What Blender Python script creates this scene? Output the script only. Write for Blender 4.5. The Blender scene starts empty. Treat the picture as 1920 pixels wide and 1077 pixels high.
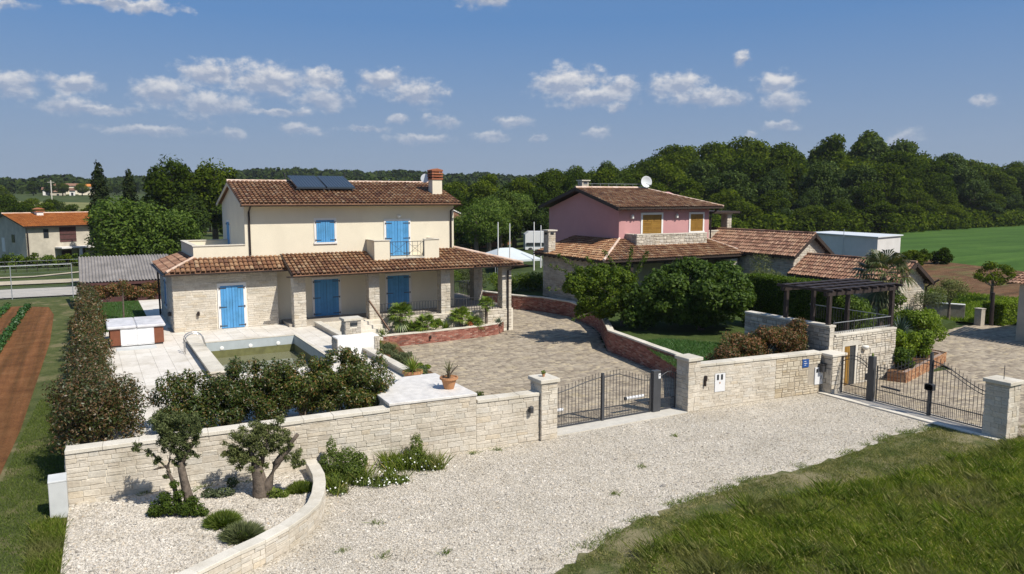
import bpy, math, random
import numpy as np
from mathutils import Vector, Matrix, noise
rnd = random.Random(11)
S = bpy.context.scene
COL = S.collection
rad = math.radians

# ------------------------------------------------------------------ camera, sky, sun, exposure
CAM = (0.0, 0.0, 7.7)
cd = bpy.data.cameras.new('camera'); cam = bpy.data.objects.new('camera', cd); COL.objects.link(cam)
cam.location = CAM; cam.rotation_euler = (rad(90 - 6.783), 0, rad(-29.2))
cd.sensor_width = 36; cd.lens = 26.725; cd.clip_start = 0.3; cd.clip_end = 20000
S.camera = cam
SUNV = Vector((0.32, -0.80, 1.0)).normalized()          # towards the sun
SUN_EL = math.asin(SUNV.z); SUN_AZ = math.atan2(SUNV.x, SUNV.y)
S.view_settings.view_transform = 'Standard'; S.view_settings.look = 'None'
S.view_settings.gamma = 1; S.view_settings.use_curve_mapping = False
S.view_settings.exposure = 0.42
S.cycles.max_bounces = 6; S.cycles.diffuse_bounces = 3; S.cycles.glossy_bounces = 3
S.cycles.transmission_bounces = 4; S.cycles.transparent_max_bounces = 4; S.cycles.volume_bounces = 0
S.cycles.caustics_reflective = False; S.cycles.caustics_refractive = False
S.cycles.use_fast_gi = False

sl = bpy.data.lights.new('sun', 'SUN'); sl.energy = 4.2; sl.angle = rad(0.53); sl.color = (1.0, 0.945, 0.85)
so = bpy.data.objects.new('sun', sl); COL.objects.link(so); so.location = (0, 0, 60)
so.rotation_euler = (-SUNV).to_track_quat('-Z', 'Y').to_euler()

W = bpy.data.worlds.new('World'); S.world = W; W.use_nodes = True
wn, wl = W.node_tree.nodes, W.node_tree.links
wn.clear()
wo = wn.new('ShaderNodeOutputWorld'); wb = wn.new('ShaderNodeBackground'); wb.inputs[1].default_value = 0.085
sky = wn.new('ShaderNodeTexSky'); sky.sky_type = 'NISHITA'; sky.sun_disc = False
sky.sun_elevation = SUN_EL; sky.sun_rotation = SUN_AZ; sky.air_density = 1.0; sky.dust_density = 1.6; sky.ozone_density = 2.0
tc = wn.new('ShaderNodeTexCoord')
def wm(op, a, b=None, c=None):
    n = wn.new('ShaderNodeMath'); n.operation = op
    for i, v in enumerate((a, b, c)):
        if v is None: continue
        if isinstance(v, (int, float)): n.inputs[i].default_value = v
        else: wl.new(v, n.inputs[i])
    return n.outputs[0]
def wv(op, a, b=None, c=None, out=0):
    n = wn.new('ShaderNodeVectorMath'); n.operation = op
    for i, v in enumerate((a, b, c)):
        if v is None: continue
        if isinstance(v, tuple): n.inputs[i].default_value = v
        else: wl.new(v, n.inputs[i])
    return n.outputs[out]
sep = wn.new('ShaderNodeSeparateXYZ'); wl.new(tc.outputs['Generated'], sep.inputs[0])
az = wm('MULTIPLY', wm('ARCTAN2', sep.outputs[0], sep.outputs[1]), 57.2958)
el = wm('MULTIPLY', wm('ARCSINE', sep.outputs[2]), 57.2958)
cmb = wn.new('ShaderNodeCombineXYZ'); wl.new(az, cmb.inputs[0]); wl.new(el, cmb.inputs[1])
def wnoise(vec, scale, detail, rough=0.55):
    n = wn.new('ShaderNodeTexNoise'); n.inputs['Scale'].default_value = scale; n.inputs['Detail'].default_value = detail
    n.inputs['Roughness'].default_value = rough; wl.new(vec, n.inputs['Vector']); return n
n1 = wnoise(wv('MULTIPLY', cmb.outputs[0], (0.8, 1.15, 1)), 0.9, 6.0, 0.6)
n2 = wnoise(wv('ADD', wv('MULTIPLY', cmb.outputs[0], (0.8, 1.15, 1)), (0.22, 0.5, 0.0)), 0.9, 4.0, 0.6)
# (azimuth, elevation, half width, half height) of each cumulus, in degrees
CL = [(33.3, 8.1, 2.5, 1.3), (36.9, 7.9, 1.7, .95), (35, 7.2, 3.2, .7),
      (41.2, 7.8, 1.9, 1.0), (43.2, 7.0, 2.9, .7), (44.9, 6.8, 1.2, .6), (48.1, 7.6, 1.4, .9), (48.4, 6.7, 1.4, .8), (45.6, 9.5, .7, .45),
      (8.1, 8.3, 2.4, .8), (11.6, 8.0, 3.0, 1.15), (15.5, 8.2, 1.6, .8), (15.6, 6.9, 2.0, .8),
      (19.8, 8.3, 1.9, .8), (22.2, 7.5, 2.0, .95), (20.9, 5.6, .8, .4), (5.2, 6.9, 2.1, 1.0), (8.0, 6.3, 2.6, .9),
      (-.2, 7.1, 1.8, .6), (-3.5, 6.9, 1.7, .8), (-.5, 5.7, 1.8, .6), (3.0, 12.3, 3.2, .45), (-4.5, 11.6, 2.0, .35),
      (29.2, 5.5, 1.4, .45), (27.8, 4.4, 1.4, .4), (35.6, 4.7, 1.1, .45), (31.0, 4.3, .7, .3), (37, 6.4, .7, .3),
      (26.9, 14.3, 2.2, .9), (9.4, 4.3, .9, .45), (14.0, 4.7, 1.5, .4), (24, 5.4, 1.5, .4), (22.5, 4.2, 2.2, .35), (56.0, 3.8, 1.1, .7),
      (48.3, 4.9, 1.2, .35), (60.5, 6.0, .8, .4), (46.5, 4.4, .5, .3), (.8, 5.6, 3.2, .35), (4, 4.4, 3.5, .3), (12.5, 5.9, 2.2, .3), (18.4, 4.9, 1.6, .25), (-12, 8, 3, 1.2), (70, 7, 3, 1.1), (80, 9, 2.5, 1), (-25, 7, 4, 1.2),
      (110, 8, 4, 1.5), (140, 10, 5, 2), (175, 8, 4, 1.4), (-60, 9, 4, 1.6), (-100, 8, 5, 1.7), (-150, 10, 4, 1.5)]
warp = wv('MULTIPLY', wv('SUBTRACT', wnoise(cmb.outputs[0], 1.3, 3.0).outputs['Color'], (.5, .5, .5)), (1.1, 0.9, 0))
pw = wv('ADD', cmb.outputs[0], warp)
sp2 = wn.new('ShaderNodeSeparateXYZ')
dmin = None; tmin = None
for (ca, ce, rx, ry) in CL:
    d = wv('LENGTH', wv('MULTIPLY_ADD', pw, (.76 / rx, .76 / ry, 0), (-ca * .76 / rx, -ce * .76 / ry, 0)), out=1)
    dmin = d if dmin is None else wm('MINIMUM', dmin, d)
    t = wv('LENGTH', wv('MULTIPLY_ADD', pw, (.76 / rx, .76 / ry, 0), (-ca * .76 / rx, -(ce + ry * .5) * .76 / ry, 0)), out=1)
    tmin = t if tmin is None else wm('MINIMUM', tmin, t)
dens = wm('ADD', wm('SUBTRACT', 1.0, dmin), wm('MULTIPLY', wm('SUBTRACT', n1.outputs[0], 0.5), 1.7))
mr = wn.new('ShaderNodeMapRange'); mr.interpolation_type = 'SMOOTHSTEP'
wl.new(dens, mr.inputs[0]); mr.inputs[1].default_value = 0.0; mr.inputs[2].default_value = 0.72
# lower clouds are seen through more air: fainter towards the horizon
lo = wn.new('ShaderNodeMapRange'); wl.new(el, lo.inputs[0]); lo.inputs[1].default_value = 2.0; lo.inputs[2].default_value = 9.0
lo.inputs[3].default_value = 0.28; lo.inputs[4].default_value = 0.95
alpha = wm('MULTIPLY', mr.outputs[0], lo.outputs[0])
lit = wm('ADD', wm('ADD', wm('MULTIPLY', wm('SUBTRACT', n1.outputs[0], n2.outputs[0]), 1.6), 0.55), wm('MULTIPLY', wm('SUBTRACT', dmin, tmin), 0.9))
mr2 = wn.new('ShaderNodeMapRange'); wl.new(lit, mr2.inputs[0]); mr2.inputs[1].default_value = 0.2; mr2.inputs[2].default_value = 1.0
ccol = wn.new('ShaderNodeMix'); ccol.data_type = 'RGBA'; wl.new(mr2.outputs[0], ccol.inputs[0])
ccol.inputs[6].default_value = (3.1, 3.6, 4.7, 1); ccol.inputs[7].default_value = (7.0, 6.9, 6.9, 1)
# summer haze low over the horizon
hz = wn.new('ShaderNodeMapRange'); hz.interpolation_type = 'SMOOTHSTEP'; wl.new(el, hz.inputs[0]); hz.inputs[1].default_value = -2; hz.inputs[2].default_value = 26
hz.inputs[3].default_value = 0.95; hz.inputs[4].default_value = 0.6
hmix = wn.new('ShaderNodeMix'); hmix.data_type = 'RGBA'; wl.new(hz.outputs[0], hmix.inputs[0]); wl.new(sky.outputs[0], hmix.inputs[6])
hcol = wn.new('ShaderNodeMix'); hcol.data_type = 'RGBA'
h2 = wn.new('ShaderNodeMapRange'); wl.new(el, h2.inputs[0]); h2.inputs[1].default_value = 0; h2.inputs[2].default_value = 12.5
wl.new(h2.outputs[0], hcol.inputs[0]); hcol.inputs[6].default_value = (2.8, 3.45, 4.40, 1); hcol.inputs[7].default_value = (.78, 2.05, 4.55, 1)
wl.new(hcol.outputs[2], hmix.inputs[7])
skm = wn.new('ShaderNodeMix'); skm.data_type = 'RGBA'
wl.new(alpha, skm.inputs[0]); wl.new(hmix.outputs[2], skm.inputs[6]); wl.new(ccol.outputs[2], skm.inputs[7])
wl.new(skm.outputs[2], wb.inputs[0]); wl.new(wb.outputs[0], wo.inputs[0])
W.cycles.sampling_method = 'MANUAL'; W.cycles.sample_map_resolution = 512

# ------------------------------------------------------------------ materials
MATS = {}
def nodes_of(name):
    m = bpy.data.materials.new(name); m.use_nodes = True
    nt = m.node_tree; return m, nt, nt.nodes, nt.links, nt.nodes['Principled BSDF']
def ramp(nt, fac, cols):
    r = nt.nodes.new('ShaderNodeValToRGB'); e = r.color_ramp.elements
    while len(e) < len(cols): e.new(0.5)
    for i, c in enumerate(cols):
        p, col = c if isinstance(c[1], tuple) else (i / max(1, len(cols) - 1), c)
        e[i].position = p; e[i].color = (*col, 1)
    nt.links.new(fac, r.inputs[0]); return r.outputs[0]
def tex(nt, kind, scale, detail=4.0, vec=None, rough=0.55, mult=None):
    t = nt.nodes.new({'noise': 'ShaderNodeTexNoise', 'vor': 'ShaderNodeTexVoronoi'}[kind])
    t.inputs['Scale'].default_value = scale
    if kind == 'noise': t.inputs['Detail'].default_value = detail; t.inputs['Roughness'].default_value = rough
    g = nt.nodes.new('ShaderNodeNewGeometry') if vec is None else None
    v = g.outputs['Position'] if g else vec
    if mult:
        mp = nt.nodes.new('ShaderNodeVectorMath'); mp.operation = 'MULTIPLY'; mp.inputs[1].default_value = mult
        nt.links.new(v, mp.inputs[0]); v = mp.outputs[0]
    nt.links.new(v, t.inputs['Vector']); return t
def math_n(nt, op, a, b=None, c=None):
    n = nt.nodes.new('ShaderNodeMath'); n.operation = op
    for i, v in enumerate((a, b, c)):
        if v is None: continue
        if isinstance(v, (int, float)): n.inputs[i].default_value = v
        else: nt.links.new(v, n.inputs[i])
    return n.outputs[0]
def mixc(nt, f, a, b, mode='MIX'):
    n = nt.nodes.new('ShaderNodeMix'); n.data_type = 'RGBA'; n.blend_type = mode
    for i, v in ((0, f), (6, a), (7, b)):
        if isinstance(v, (int, float)): n.inputs[i].default_value = v
        elif isinstance(v, tuple): n.inputs[i].default_value = (*v, 1)
        else: nt.links.new(v, n.inputs[i])
    return n.outputs[2]
def piece_random(nt):          # one value per object and per loose piece
    o = nt.nodes.new('ShaderNodeObjectInfo'); g = nt.nodes.new('ShaderNodeNewGeometry')
    return math_n(nt, 'FRACT', math_n(nt, 'ADD', math_n(nt, 'MULTIPLY', o.outputs['Random'], 7.31), g.outputs['Random Per Island']))
def bump(nt, b, h, strength, dist=0.02):
    n = nt.nodes.new('ShaderNodeBump'); n.inputs['Strength'].default_value = strength; n.inputs['Distance'].default_value = dist
    nt.links.new(h, n.inputs['Height']); nt.links.new(n.outputs[0], b.inputs['Normal'])

def mat_plain(name, col, rough=0.6, var=0.12, scale=3.0, bmp=0.15, bscale=60, metal=0.0, spec=0.4, dirt=None):
    m, nt, N, L, b = nodes_of(name)
    t = tex(nt, 'noise', scale, 5)
    lo_ = tuple(c * (1 - var) for c in col); hi_ = tuple(min(1, c * (1 + var)) for c in col)
    c = ramp(nt, t.outputs[0], [(.3, lo_), (.7, hi_)])
    if dirt:
        t2 = tex(nt, 'noise', 0.9, 6, rough=.7, mult=(1, 1, .35))
        c = mixc(nt, math_n(nt, 'MULTIPLY', math_n(nt, 'SMOOTH_MIN', math_n(nt, 'MAXIMUM', math_n(nt, 'MULTIPLY', math_n(nt, 'SUBTRACT', t2.outputs[0], .52), 5), 0), 1.0, .1), dirt[0]), c, dirt[1])
    L.new(c, b.inputs['Base Color']); b.inputs['Roughness'].default_value = rough
    b.inputs['Metallic'].default_value = metal; b.inputs['Specular IOR Level'].default_value = spec
    if bmp: bump(nt, b, tex(nt, 'noise', bscale, 3).outputs[0], bmp)
    return m
def mat_pieces(name, cols, rough=0.8, var=0.25, scale=14, bmp=0.5, bdist=.015, spec=0.3, streak=None):
    m, nt, N, L, b = nodes_of(name)
    c = ramp(nt, piece_random(nt), cols)
    w0 = tex(nt, 'noise', .9, 8, rough=.75); c = mixc(nt, 1.0, c, ramp(nt, w0.outputs[0], [(.3, (.76, .735, .68)), (.55, (1.02, 1.02, 1.02)), (.75, (1.06, 1.05, 1.03))]), 'MULTIPLY')
    t = tex(nt, 'noise', scale, 6, rough=.65, mult=streak)
    g = ramp(nt, t.outputs[0], [(.25, (1 - var,) * 3), (.75, (1 + var * .6,) * 3)])
    c = mixc(nt, 1.0, c, g, 'MULTIPLY')
    L.new(c, b.inputs['Base Color']); b.inputs['Roughness'].default_value = rough; b.inputs['Specular IOR Level'].default_value = spec
    if bmp: bump(nt, b, t.outputs[0], bmp, bdist)
    return m
def mat_leaf(name, cols, rough=0.5, trans=0.25, spec=0.35, patch=None, objvar=0.25):
    m, nt, N, L, b = nodes_of(name)
    g = N.new('ShaderNodeNewGeometry'); o = N.new('ShaderNodeObjectInfo')
    c = ramp(nt, g.outputs['Random Per Island'], cols)
    ov = ramp(nt, o.outputs['Random'], [(0.0, (1 - objvar, 1 - objvar * .8, 1 - objvar)), (1.0, (1 + objvar * .9, 1 + objvar * .7, 1 - objvar * .1))])
    c = mixc(nt, 1.0, c, ov, 'MULTIPLY')
    if patch:
        pt_ = tex(nt, 'noise', patch[0], 4, rough=.6); c = mixc(nt, ramp(nt, pt_.outputs[0], [(patch[1], (0, 0, 0)), (patch[1] + .14, (.75, .75, .75))]), c, patch[2])
        pd_ = tex(nt, 'noise', patch[0] * 2.7, 3); c = mixc(nt, 1.0, c, ramp(nt, pd_.outputs[0], [(.3, (.72, .78, .7)), (.7, (1.3, 1.28, 1.25))]), 'MULTIPLY')
    L.new(c, b.inputs['Base Color']); b.inputs['Roughness'].default_value = rough; b.inputs['Specular IOR Level'].default_value = spec
    tr = N.new('ShaderNodeBsdfTranslucent'); c2 = mixc(nt, 1.0, c, (1.25, 1.35, .6), 'MULTIPLY'); L.new(c2, tr.inputs[0])
    mx = N.new('ShaderNodeMixShader'); mx.inputs[0].default_value = trans
    L.new(b.outputs[0], mx.inputs[1]); L.new(tr.outputs[0], mx.inputs[2]); L.new(mx.outputs[0], N['Material Output'].inputs[0])
    return m

M = {}
STONE = [(0, (.50, .445, .365)), (.3, (.585, .525, .435)), (.6, (.63, .57, .475)), (.85, (.55, .51, .44)), (1, (.57, .49, .375))]
M['stone'] = mat_pieces('limestone', STONE, .85, .22, 16, .6, .02)
M['stone_warm'] = mat_pieces('warm_limestone', [(0, (.45, .38, .28)), (.35, (.55, .48, .37)), (.7, (.60, .54, .43)), (1, (.50, .41, .28))], .85, .25, 16, .6, .02)
M['stone_grey_and_shaded'] = mat_pieces('grey_and_shaded_limestone', [(0, (.36, .32, .27)), (.5, (.46, .42, .36)), (1, (.52, .47, .39))], .85, .25, 16, .6, .02)  # grey stone; also paints shade onto left faces of pale walls
M['mortar'] = mat_plain('pale_mortar', (.70, .64, .53), .9, .1, 8, .3, 80)
M['mortar_dark'] = mat_plain('dark_joint_mortar', (.36, .315, .25), .9, .15, 8, .3, 80)  # mortar of a darker colour for the dark-jointed walls
M['cap'] = mat_pieces('bush_hammered_cap_stone', [(0, (.56, .52, .44)), (1, (.68, .63, .54))], .85, .15, 30, .6, .012)
M['deck'] = mat_pieces('cream_deck_tile', [(0, (.62, .575, .505)), (.5, (.66, .615, .55)), (1, (.69, .65, .585))], .7, .08, 6, .15, .004, streak=(1, 1, 1))
M['deck_joint'] = mat_plain('deck_joint', (.36, .32, .26), .9, .1)
M['slab'] = mat_plain('white_marble_slab', (.62, .59, .55), .6, .14, 4, .2, 20)
M['plaster'] = mat_plain('cream_render', (.70, .635, .50), .9, .035, 1.2, .2, 140, dirt=(.22, (.52, .46, .35)))
M['plaster_grey'] = mat_plain('weathered_render', (.46, .42, .34), .92, .16, 1.2, .2, 60, dirt=(.5, (.30, .27, .22)))
M['pink'] = mat_plain('pink_render', (.51, .268, .262), .9, .04, 1.2, .2, 120, dirt=(.10, (.42, .2, .21)))
M['white'] = mat_plain('white_paint', (.72, .70, .67), .6, .05, 3, .1)
M['white_bright'] = mat_plain('bright_white_paint', (.78, .77, .74), .55, .05, 2, .1)
M['shed_white'] = mat_plain('white_shed_panel', (.62, .60, .57), .7, .06, 1.0, .1, dirt=(.25, (.42, .40, .37)))
M['blue'] = mat_pieces('blue_painted_plank', [(0, (.075, .265, .52)), (.5, (.085, .29, .56)), (1, (.10, .315, .59))], .5, .10, 8, .1, .003, streak=(9, 9, 1))
M['ochre'] = mat_pieces('ochre_louvre', [(0, (.27, .145, .028)), (1, (.34, .19, .038))], .5, .1, 8, .1, .003)
M['iron'] = mat_plain('dark_grey_iron', (.045, .045, .048), .45, .15, 8, 0, spec=.5)
M['post'] = mat_plain('anthracite_post', (.055, .057, .062), .5, .12, 4, .1)
M['gutter'] = mat_plain('brown_gutter', (.026, .017, .015), .45, .15, 4, 0)
M['darkwood'] = mat_plain('dark_stained_wood', (.032, .022, .019), .6, .25, 6, .2, 40)
M['soffit'] = mat_plain('dark_rafter_wood', (.040, .026, .019), .7, .2, 6, .2, 40)
M['trunk'] = mat_plain('bark', (.135, .105, .080), .9, .4, 9, .8, 30)
M['trunk_olive'] = mat_plain('olive_bark', (.125, .098, .075), .9, .45, 9, 1.0, 24)
M['terra'] = mat_plain('terracotta', (.44, .215, .10), .8, .1, 6, .1)
M['steel'] = mat_plain('stainless_steel', (.62, .62, .62), .25, .05, 4, 0, metal=1.0)
M['galv'] = mat_plain('galvanised_steel', (.42, .44, .46), .45, .1, 5, 0, metal=.5)
M['asphalt'] = mat_plain('pale_worn_asphalt', (.40, .37, .33), .9, .1, 1.5, .2)
M['dirt'] = mat_plain('pale_dirt_track', (.42, .36, .26), .95, .2, .9, .3)
M['liner'] = mat_plain('pool_liner', (.40, .44, .45), .6, .08, 3, 0)
M['liner_algae'] = mat_plain('algae_stained_liner', (.135, .135, .052), .7, .25, 3, 0)
M['concrete'] = mat_plain('light_concrete', (.52, .49, .43), .85, .1, 4, .3)
M['concrete_box'] = mat_plain('grey_white_cabinet', (.52, .53, .52), .7, .08, 3, .1)
M['sheet'] = mat_plain('pale_roof_sheet', (.62, .64, .65), .5, .04, 2, 0)
M['asbestos'] = mat_plain('weathered_fibre_cement', (.235, .215, .20), .9, .25, 1.5, .3, 25, dirt=(.4, (.15, .135, .12)))
M['chimbrick'] = mat_pieces('chimney_brick', [(0, (.30, .10, .05)), (1, (.42, .17, .085))], .8, .2, 12, .3)
M['brick'] = mat_pieces('red_clinker_brick', [(0, (.20, .072, .050)), (.35, (.30, .115, .082)), (.7, (.37, .16, .115)), (.92, (.42, .26, .20)), (1, (.16, .075, .06))], .85, .25, 18, .4)
M['brick_orange'] = mat_pieces('orange_clinker_brick', [(0, (.28, .12, .055)), (.5, (.38, .19, .095)), (1, (.46, .27, .15))], .85, .25, 18, .4)
M['brickmortar'] = mat_plain('brick_mortar', (.30, .22, .18), .9, .1, 8, .2)
M['tile'] = mat_pieces('clay_barrel_tile', [(0, (.17, .083, .050)), (.2, (.26, .128, .068)), (.5, (.32, .172, .090)), (.8, (.38, .225, .122)), (.95, (.45, .31, .19)), (1, (.20, .11, .078))], .85, .3, 10, .5, .01)
M['tile_red'] = mat_pieces('reddish_barrel_tile', [(0, (.15, .078, .053)), (.3, (.235, .122, .080)), (.6, (.295, .166, .108)), (.88, (.36, .225, .15)), (1, (.20, .118, .085))], .85, .3, 10, .5, .01)
M['tile_pan'] = mat_plain('roof_tile_channel', (.20, .105, .06), .9, .3, 8, .3)
M['tile_orange'] = mat_pieces('orange_roof_tile', [(0, (.47, .155, .030)), (.5, (.56, .20, .042)), (1, (.62, .25, .065))], .85, .15, 6, .3, .01)
M['ridge'] = mat_pieces('mortared_ridge_tile', [(0, (.52, .36, .27)), (1, (.66, .52, .43))], .85, .2, 10, .4)
M['paver'] = mat_pieces('driveway_paver', [(0, (.235, .195, .15)), (.2, (.295, .245, .185)), (.5, (.345, .29, .22)), (.8, (.395, .335, .25)), (1, (.44, .365, .25))], .85, .22, 5, .3, .006)
M['paver_joint'] = mat_plain('sandy_joint', (.17, .145, .11), .95, .2)
M['plumbwhite'] = mat_plain('white_plastic', (.70, .70, .70), .35, .03, 3, 0)
M['foil'] = mat_plain('silver_insulation_film', (.76, .76, .77), .28, .10, 3.5, .8, 3.0, spec=.8)
M['tub_cover'] = mat_plain('grey_white_tub_cover', (.58, .57, .58), .55, .18, 3, .4, 5)
M['tub_wood'] = mat_plain('brown_tub_cladding', (.20, .070, .035), .5, .12, 6, .1)
M['canvas'] = mat_plain('pale_canvas', (.50, .54, .55), .8, .05, 1, 0)
M['solar_glass'] = mat_plain('solar_absorber', (.032, .045, .062), .25, .1, 4, 0, spec=.6)
M['blueplate'] = mat_plain('blue_enamel', (.02, .075, .25), .4, .03, 4, 0)
M['glass_dark'] = mat_plain('dark_glass', (.03, .035, .04), .1, .05, 4, 0, spec=.7)
M['lampglass'] = mat_plain('opal_glass', (.74, .72, .66), .3, .03, 4, 0)
M['redpaint'] = mat_plain('red_vehicle_paint', (.40, .02, .02), .35, .03, 3, 0)
M['maroon'] = mat_plain('maroon_shutter', (.085, .035, .032), .7, .2, 6, .1)
M['rope'] = mat_plain('brown_timber', (.16, .10, .065), .8, .2)

# water
m, nt, N, L, b = nodes_of('pool_water'); b.inputs['Base Color'].default_value = (.17, .17, .105, 1); b.inputs['Roughness'].default_value = .035
b.inputs['IOR'].default_value = 1.33; b.inputs['Specular IOR Level'].default_value = 1.0
bump(nt, b, tex(nt, 'noise', 1.2, 2).outputs[0], .04, .05); M['water'] = m
# gravel (pale crushed limestone)
def mat_gravel(name, scale, cols):
    m, nt, N, L, b = nodes_of(name)
    v = tex(nt, 'vor', scale); v2 = tex(nt, 'vor', scale * 2.3)
    sepc = N.new('ShaderNodeSeparateColor'); L.new(v.outputs['Color'], sepc.inputs[0])
    c = ramp(nt, sepc.outputs[0], cols)
    big = tex(nt, 'noise', .35, 6, rough=.6); c = mixc(nt, 1.0, c, ramp(nt, big.outputs[0], [(.3, (.84, .83, .80)), (.7, (1.10, 1.08, 1.04))]), 'MULTIPLY')
    dst = math_n(nt, 'MULTIPLY', v.outputs['Distance'], scale * .0 + 1.0)
    dp = tex(nt, 'noise', .55, 7, rough=.7, mult=(.55, 1.3, 1)); c = mixc(nt, ramp(nt, dp.outputs[0], [(.52, (0, 0, 0)), (.68, (.42, .42, .42))]), c, (.36, .30, .22))
    edge = ramp(nt, v.outputs['Distance'], [(.0, (1.08, 1.08, 1.08)), (.55, (.95, .95, .95)), (.9, (.50, .48, .45))])
    c = mixc(nt, 1.0, c, edge, 'MULTIPLY')
    L.new(c, b.inputs['Base Color']); b.inputs['Roughness'].default_value = .9; b.inputs['Specular IOR Level'].default_value = .2
    h = math_n(nt, 'SUBTRACT', 1.0, v.outputs['Distance']); h = math_n(nt, 'ADD', h, math_n(nt, 'MULTIPLY', math_n(nt, 'SUBTRACT', 1.0, v2.outputs['Distance']), .4))
    bump(nt, b, h, .7, .02); return m
GC = [(0, (.27, .245, .205)), (.15, (.45, .41, .35)), (.5, (.53, .485, .415)), (.85, (.61, .565, .49)), (1, (.50, .425, .32))]
M['gravel'] = mat_gravel('crushed_limestone_gravel', 24, GC)
M['pebble_bed'] = mat_gravel('pale_pebble_bed', 14, GC)
M['chip'] = mat_pieces('limestone_chipping', [(0, (.25, .225, .19)), (.2, (.46, .415, .355)), (.6, (.57, .52, .445)), (.9, (.67, .62, .54)), (1, (.49, .40, .29))], .85, .15, 20, 0)
# grass ground
def mat_grass(name, cols, dry=None, s1=1.6, s2=22, bm=.8, rows=None):
    m, nt, N, L, b = nodes_of(name)
    t1 = tex(nt, 'noise', s1, 6, rough=.7); t2 = tex(nt, 'noise', s2, 4, rough=.7)
    f = math_n(nt, 'ADD', math_n(nt, 'MULTIPLY', t1.outputs[0], .55), math_n(nt, 'MULTIPLY', t2.outputs[0], .45))
    c = ramp(nt, f, [(.36, cols[0]), (.5, cols[1]), (.64, cols[2])])
    if dry:
        t3 = tex(nt, 'noise', dry[0], 5, rough=.65)
        mk = ramp(nt, t3.outputs[0], [(dry[1], (0, 0, 0)), (dry[1] + .12, (1, 1, 1))])
        c = mixc(nt, mk, c, dry[2])
    if rows: tr_ = tex(nt, 'noise', 1.0, 3, mult=rows); c = mixc(nt, 1.0, c, ramp(nt, tr_.outputs[0], [(.35, (.72, .76, .7)), (.65, (1.2, 1.16, 1.15))]), 'MULTIPLY')
    L.new(c, b.inputs['Base Color']); b.inputs['Roughness'].default_value = .95; b.inputs['Specular IOR Level'].default_value = .15
    bump(nt, b, t2.outputs[0], bm, .06); return m
M['soil'] = mat_grass('red_soil', [(.105, .045, .018), (.165, .072, .027), (.215, .105, .045)], s1=1.1, s2=14, bm=1, rows=(3.2, .10, 1))
M['soil2'] = mat_grass('dry_red_soil', [(.085, .045, .022), (.130, .070, .036), (.19, .12, .065)], dry=(.35, .55, (.11, .115, .04)), s1=.6, s2=6, bm=1, rows=(.12, 1.4, 1))
M['terrain'] = mat_grass('meadow_terrain', [(.030, .045, .014), (.050, .070, .020), (.080, .098, .030)], dry=(.03, .56, (.13, .12, .05)), s1=.15, s2=2.5)
M['lawn'] = mat_grass('garden_lawn', [(.030, .050, .012), (.050, .076, .018), (.080, .108, .028)], s1=1.2)
M['verge'] = mat_grass('verge_grass', [(.045, .062, .018), (.085, .100, .030), (.17, .155, .065)], dry=(.55, .46, (.23, .20, .11)), s1=1.2)
M['strip'] = mat_grass('mown_strip', [(.045, .060, .018), (.075, .092, .028), (.14, .14, .055)], dry=(.5, .54, (.20, .17, .09)), s1=1.4)
M['field'] = mat_grass('green_crop_field', [(.036, .078, .013), (.050, .104, .016), (.066, .125, .022)], s1=.12, s2=1.8, bm=.5, rows=(.03, .55, 1))
M['field2'] = mat_grass('bright_meadow', [(.060, .095, .016), (.090, .130, .024), (.13, .165, .04)], s1=.3, s2=4)
M['drygrass'] = mat_grass('dry_meadow', [(.10, .12, .035), (.16, .165, .06), (.22, .20, .09)], s1=.1, s2=1)
M['hill'] = mat_grass('wooded_hill', [(.010, .022, .008), (.018, .036, .012), (.030, .052, .018)], s1=.02, s2=.25, bm=1)
# leaves
G = lambda r, g, b_: (r, g, b_)
M['lf_forest'] = mat_leaf('forest_leaves', [(0, G(0.027, 0.046, 0.006)), (.5, G(0.056, 0.085, 0.010)), (1, G(0.110, 0.144, 0.017))], .9, .36, .03, objvar=.50)
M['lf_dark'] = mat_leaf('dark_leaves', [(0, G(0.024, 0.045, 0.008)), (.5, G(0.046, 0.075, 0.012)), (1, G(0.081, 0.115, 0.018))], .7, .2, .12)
M['lf_green'] = mat_leaf('fresh_leaves', [(0, G(0.033, 0.066, 0.008)), (.5, G(0.078, 0.125, 0.012)), (1, G(0.145, 0.198, 0.022))], .6, .35, .18)
M['lf_fig'] = mat_leaf('fig_leaves', [(0, G(0.035, 0.068, 0.009)), (.5, G(0.068, 0.114, 0.014)), (1, G(0.123, 0.179, 0.027))], .6, .3, .2)
M['lf_bright'] = mat_leaf('bright_leaves', [(0, G(0.079, 0.127, 0.010)), (.5, G(0.153, 0.220, 0.016)), (1, G(0.249, 0.319, 0.035))], .55, .38, .2)
M['lf_olive'] = mat_leaf('olive_leaves', [(0, G(0.052, 0.068, 0.024)), (.5, G(0.106, 0.127, 0.047)), (1, G(0.214, 0.226, 0.098))], .7, .25, .15)
M['lf_photinia'] = mat_leaf('photinia_leaves', [(0, G(0.032, 0.053, 0.010)), (.42, G(0.064, 0.078, 0.018)), (.65, G(0.113, 0.069, 0.027)), (.88, G(0.167, 0.083, 0.037)), (1, G(0.287, 0.207, 0.124))], .42, .25, .4)
M['lf_photinia_dark'] = mat_leaf('dark_photinia_leaves', [(0, G(0.029, 0.053, 0.010)), (.6, G(0.071, 0.104, 0.018)), (.80, G(0.118, 0.104, 0.026)), (.93, G(0.184, 0.098, 0.038)), (1, G(0.279, 0.238, 0.119))], .42, .25, .4)
M['lf_photinia_red'] = mat_leaf('reddish_photinia_leaves', [(0, G(0.033, 0.064, 0.012)), (.35, G(0.083, 0.083, 0.020)), (.65, G(0.204, 0.094, 0.040)), (1, G(0.360, 0.170, 0.100))], .5, .3, .3)
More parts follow.
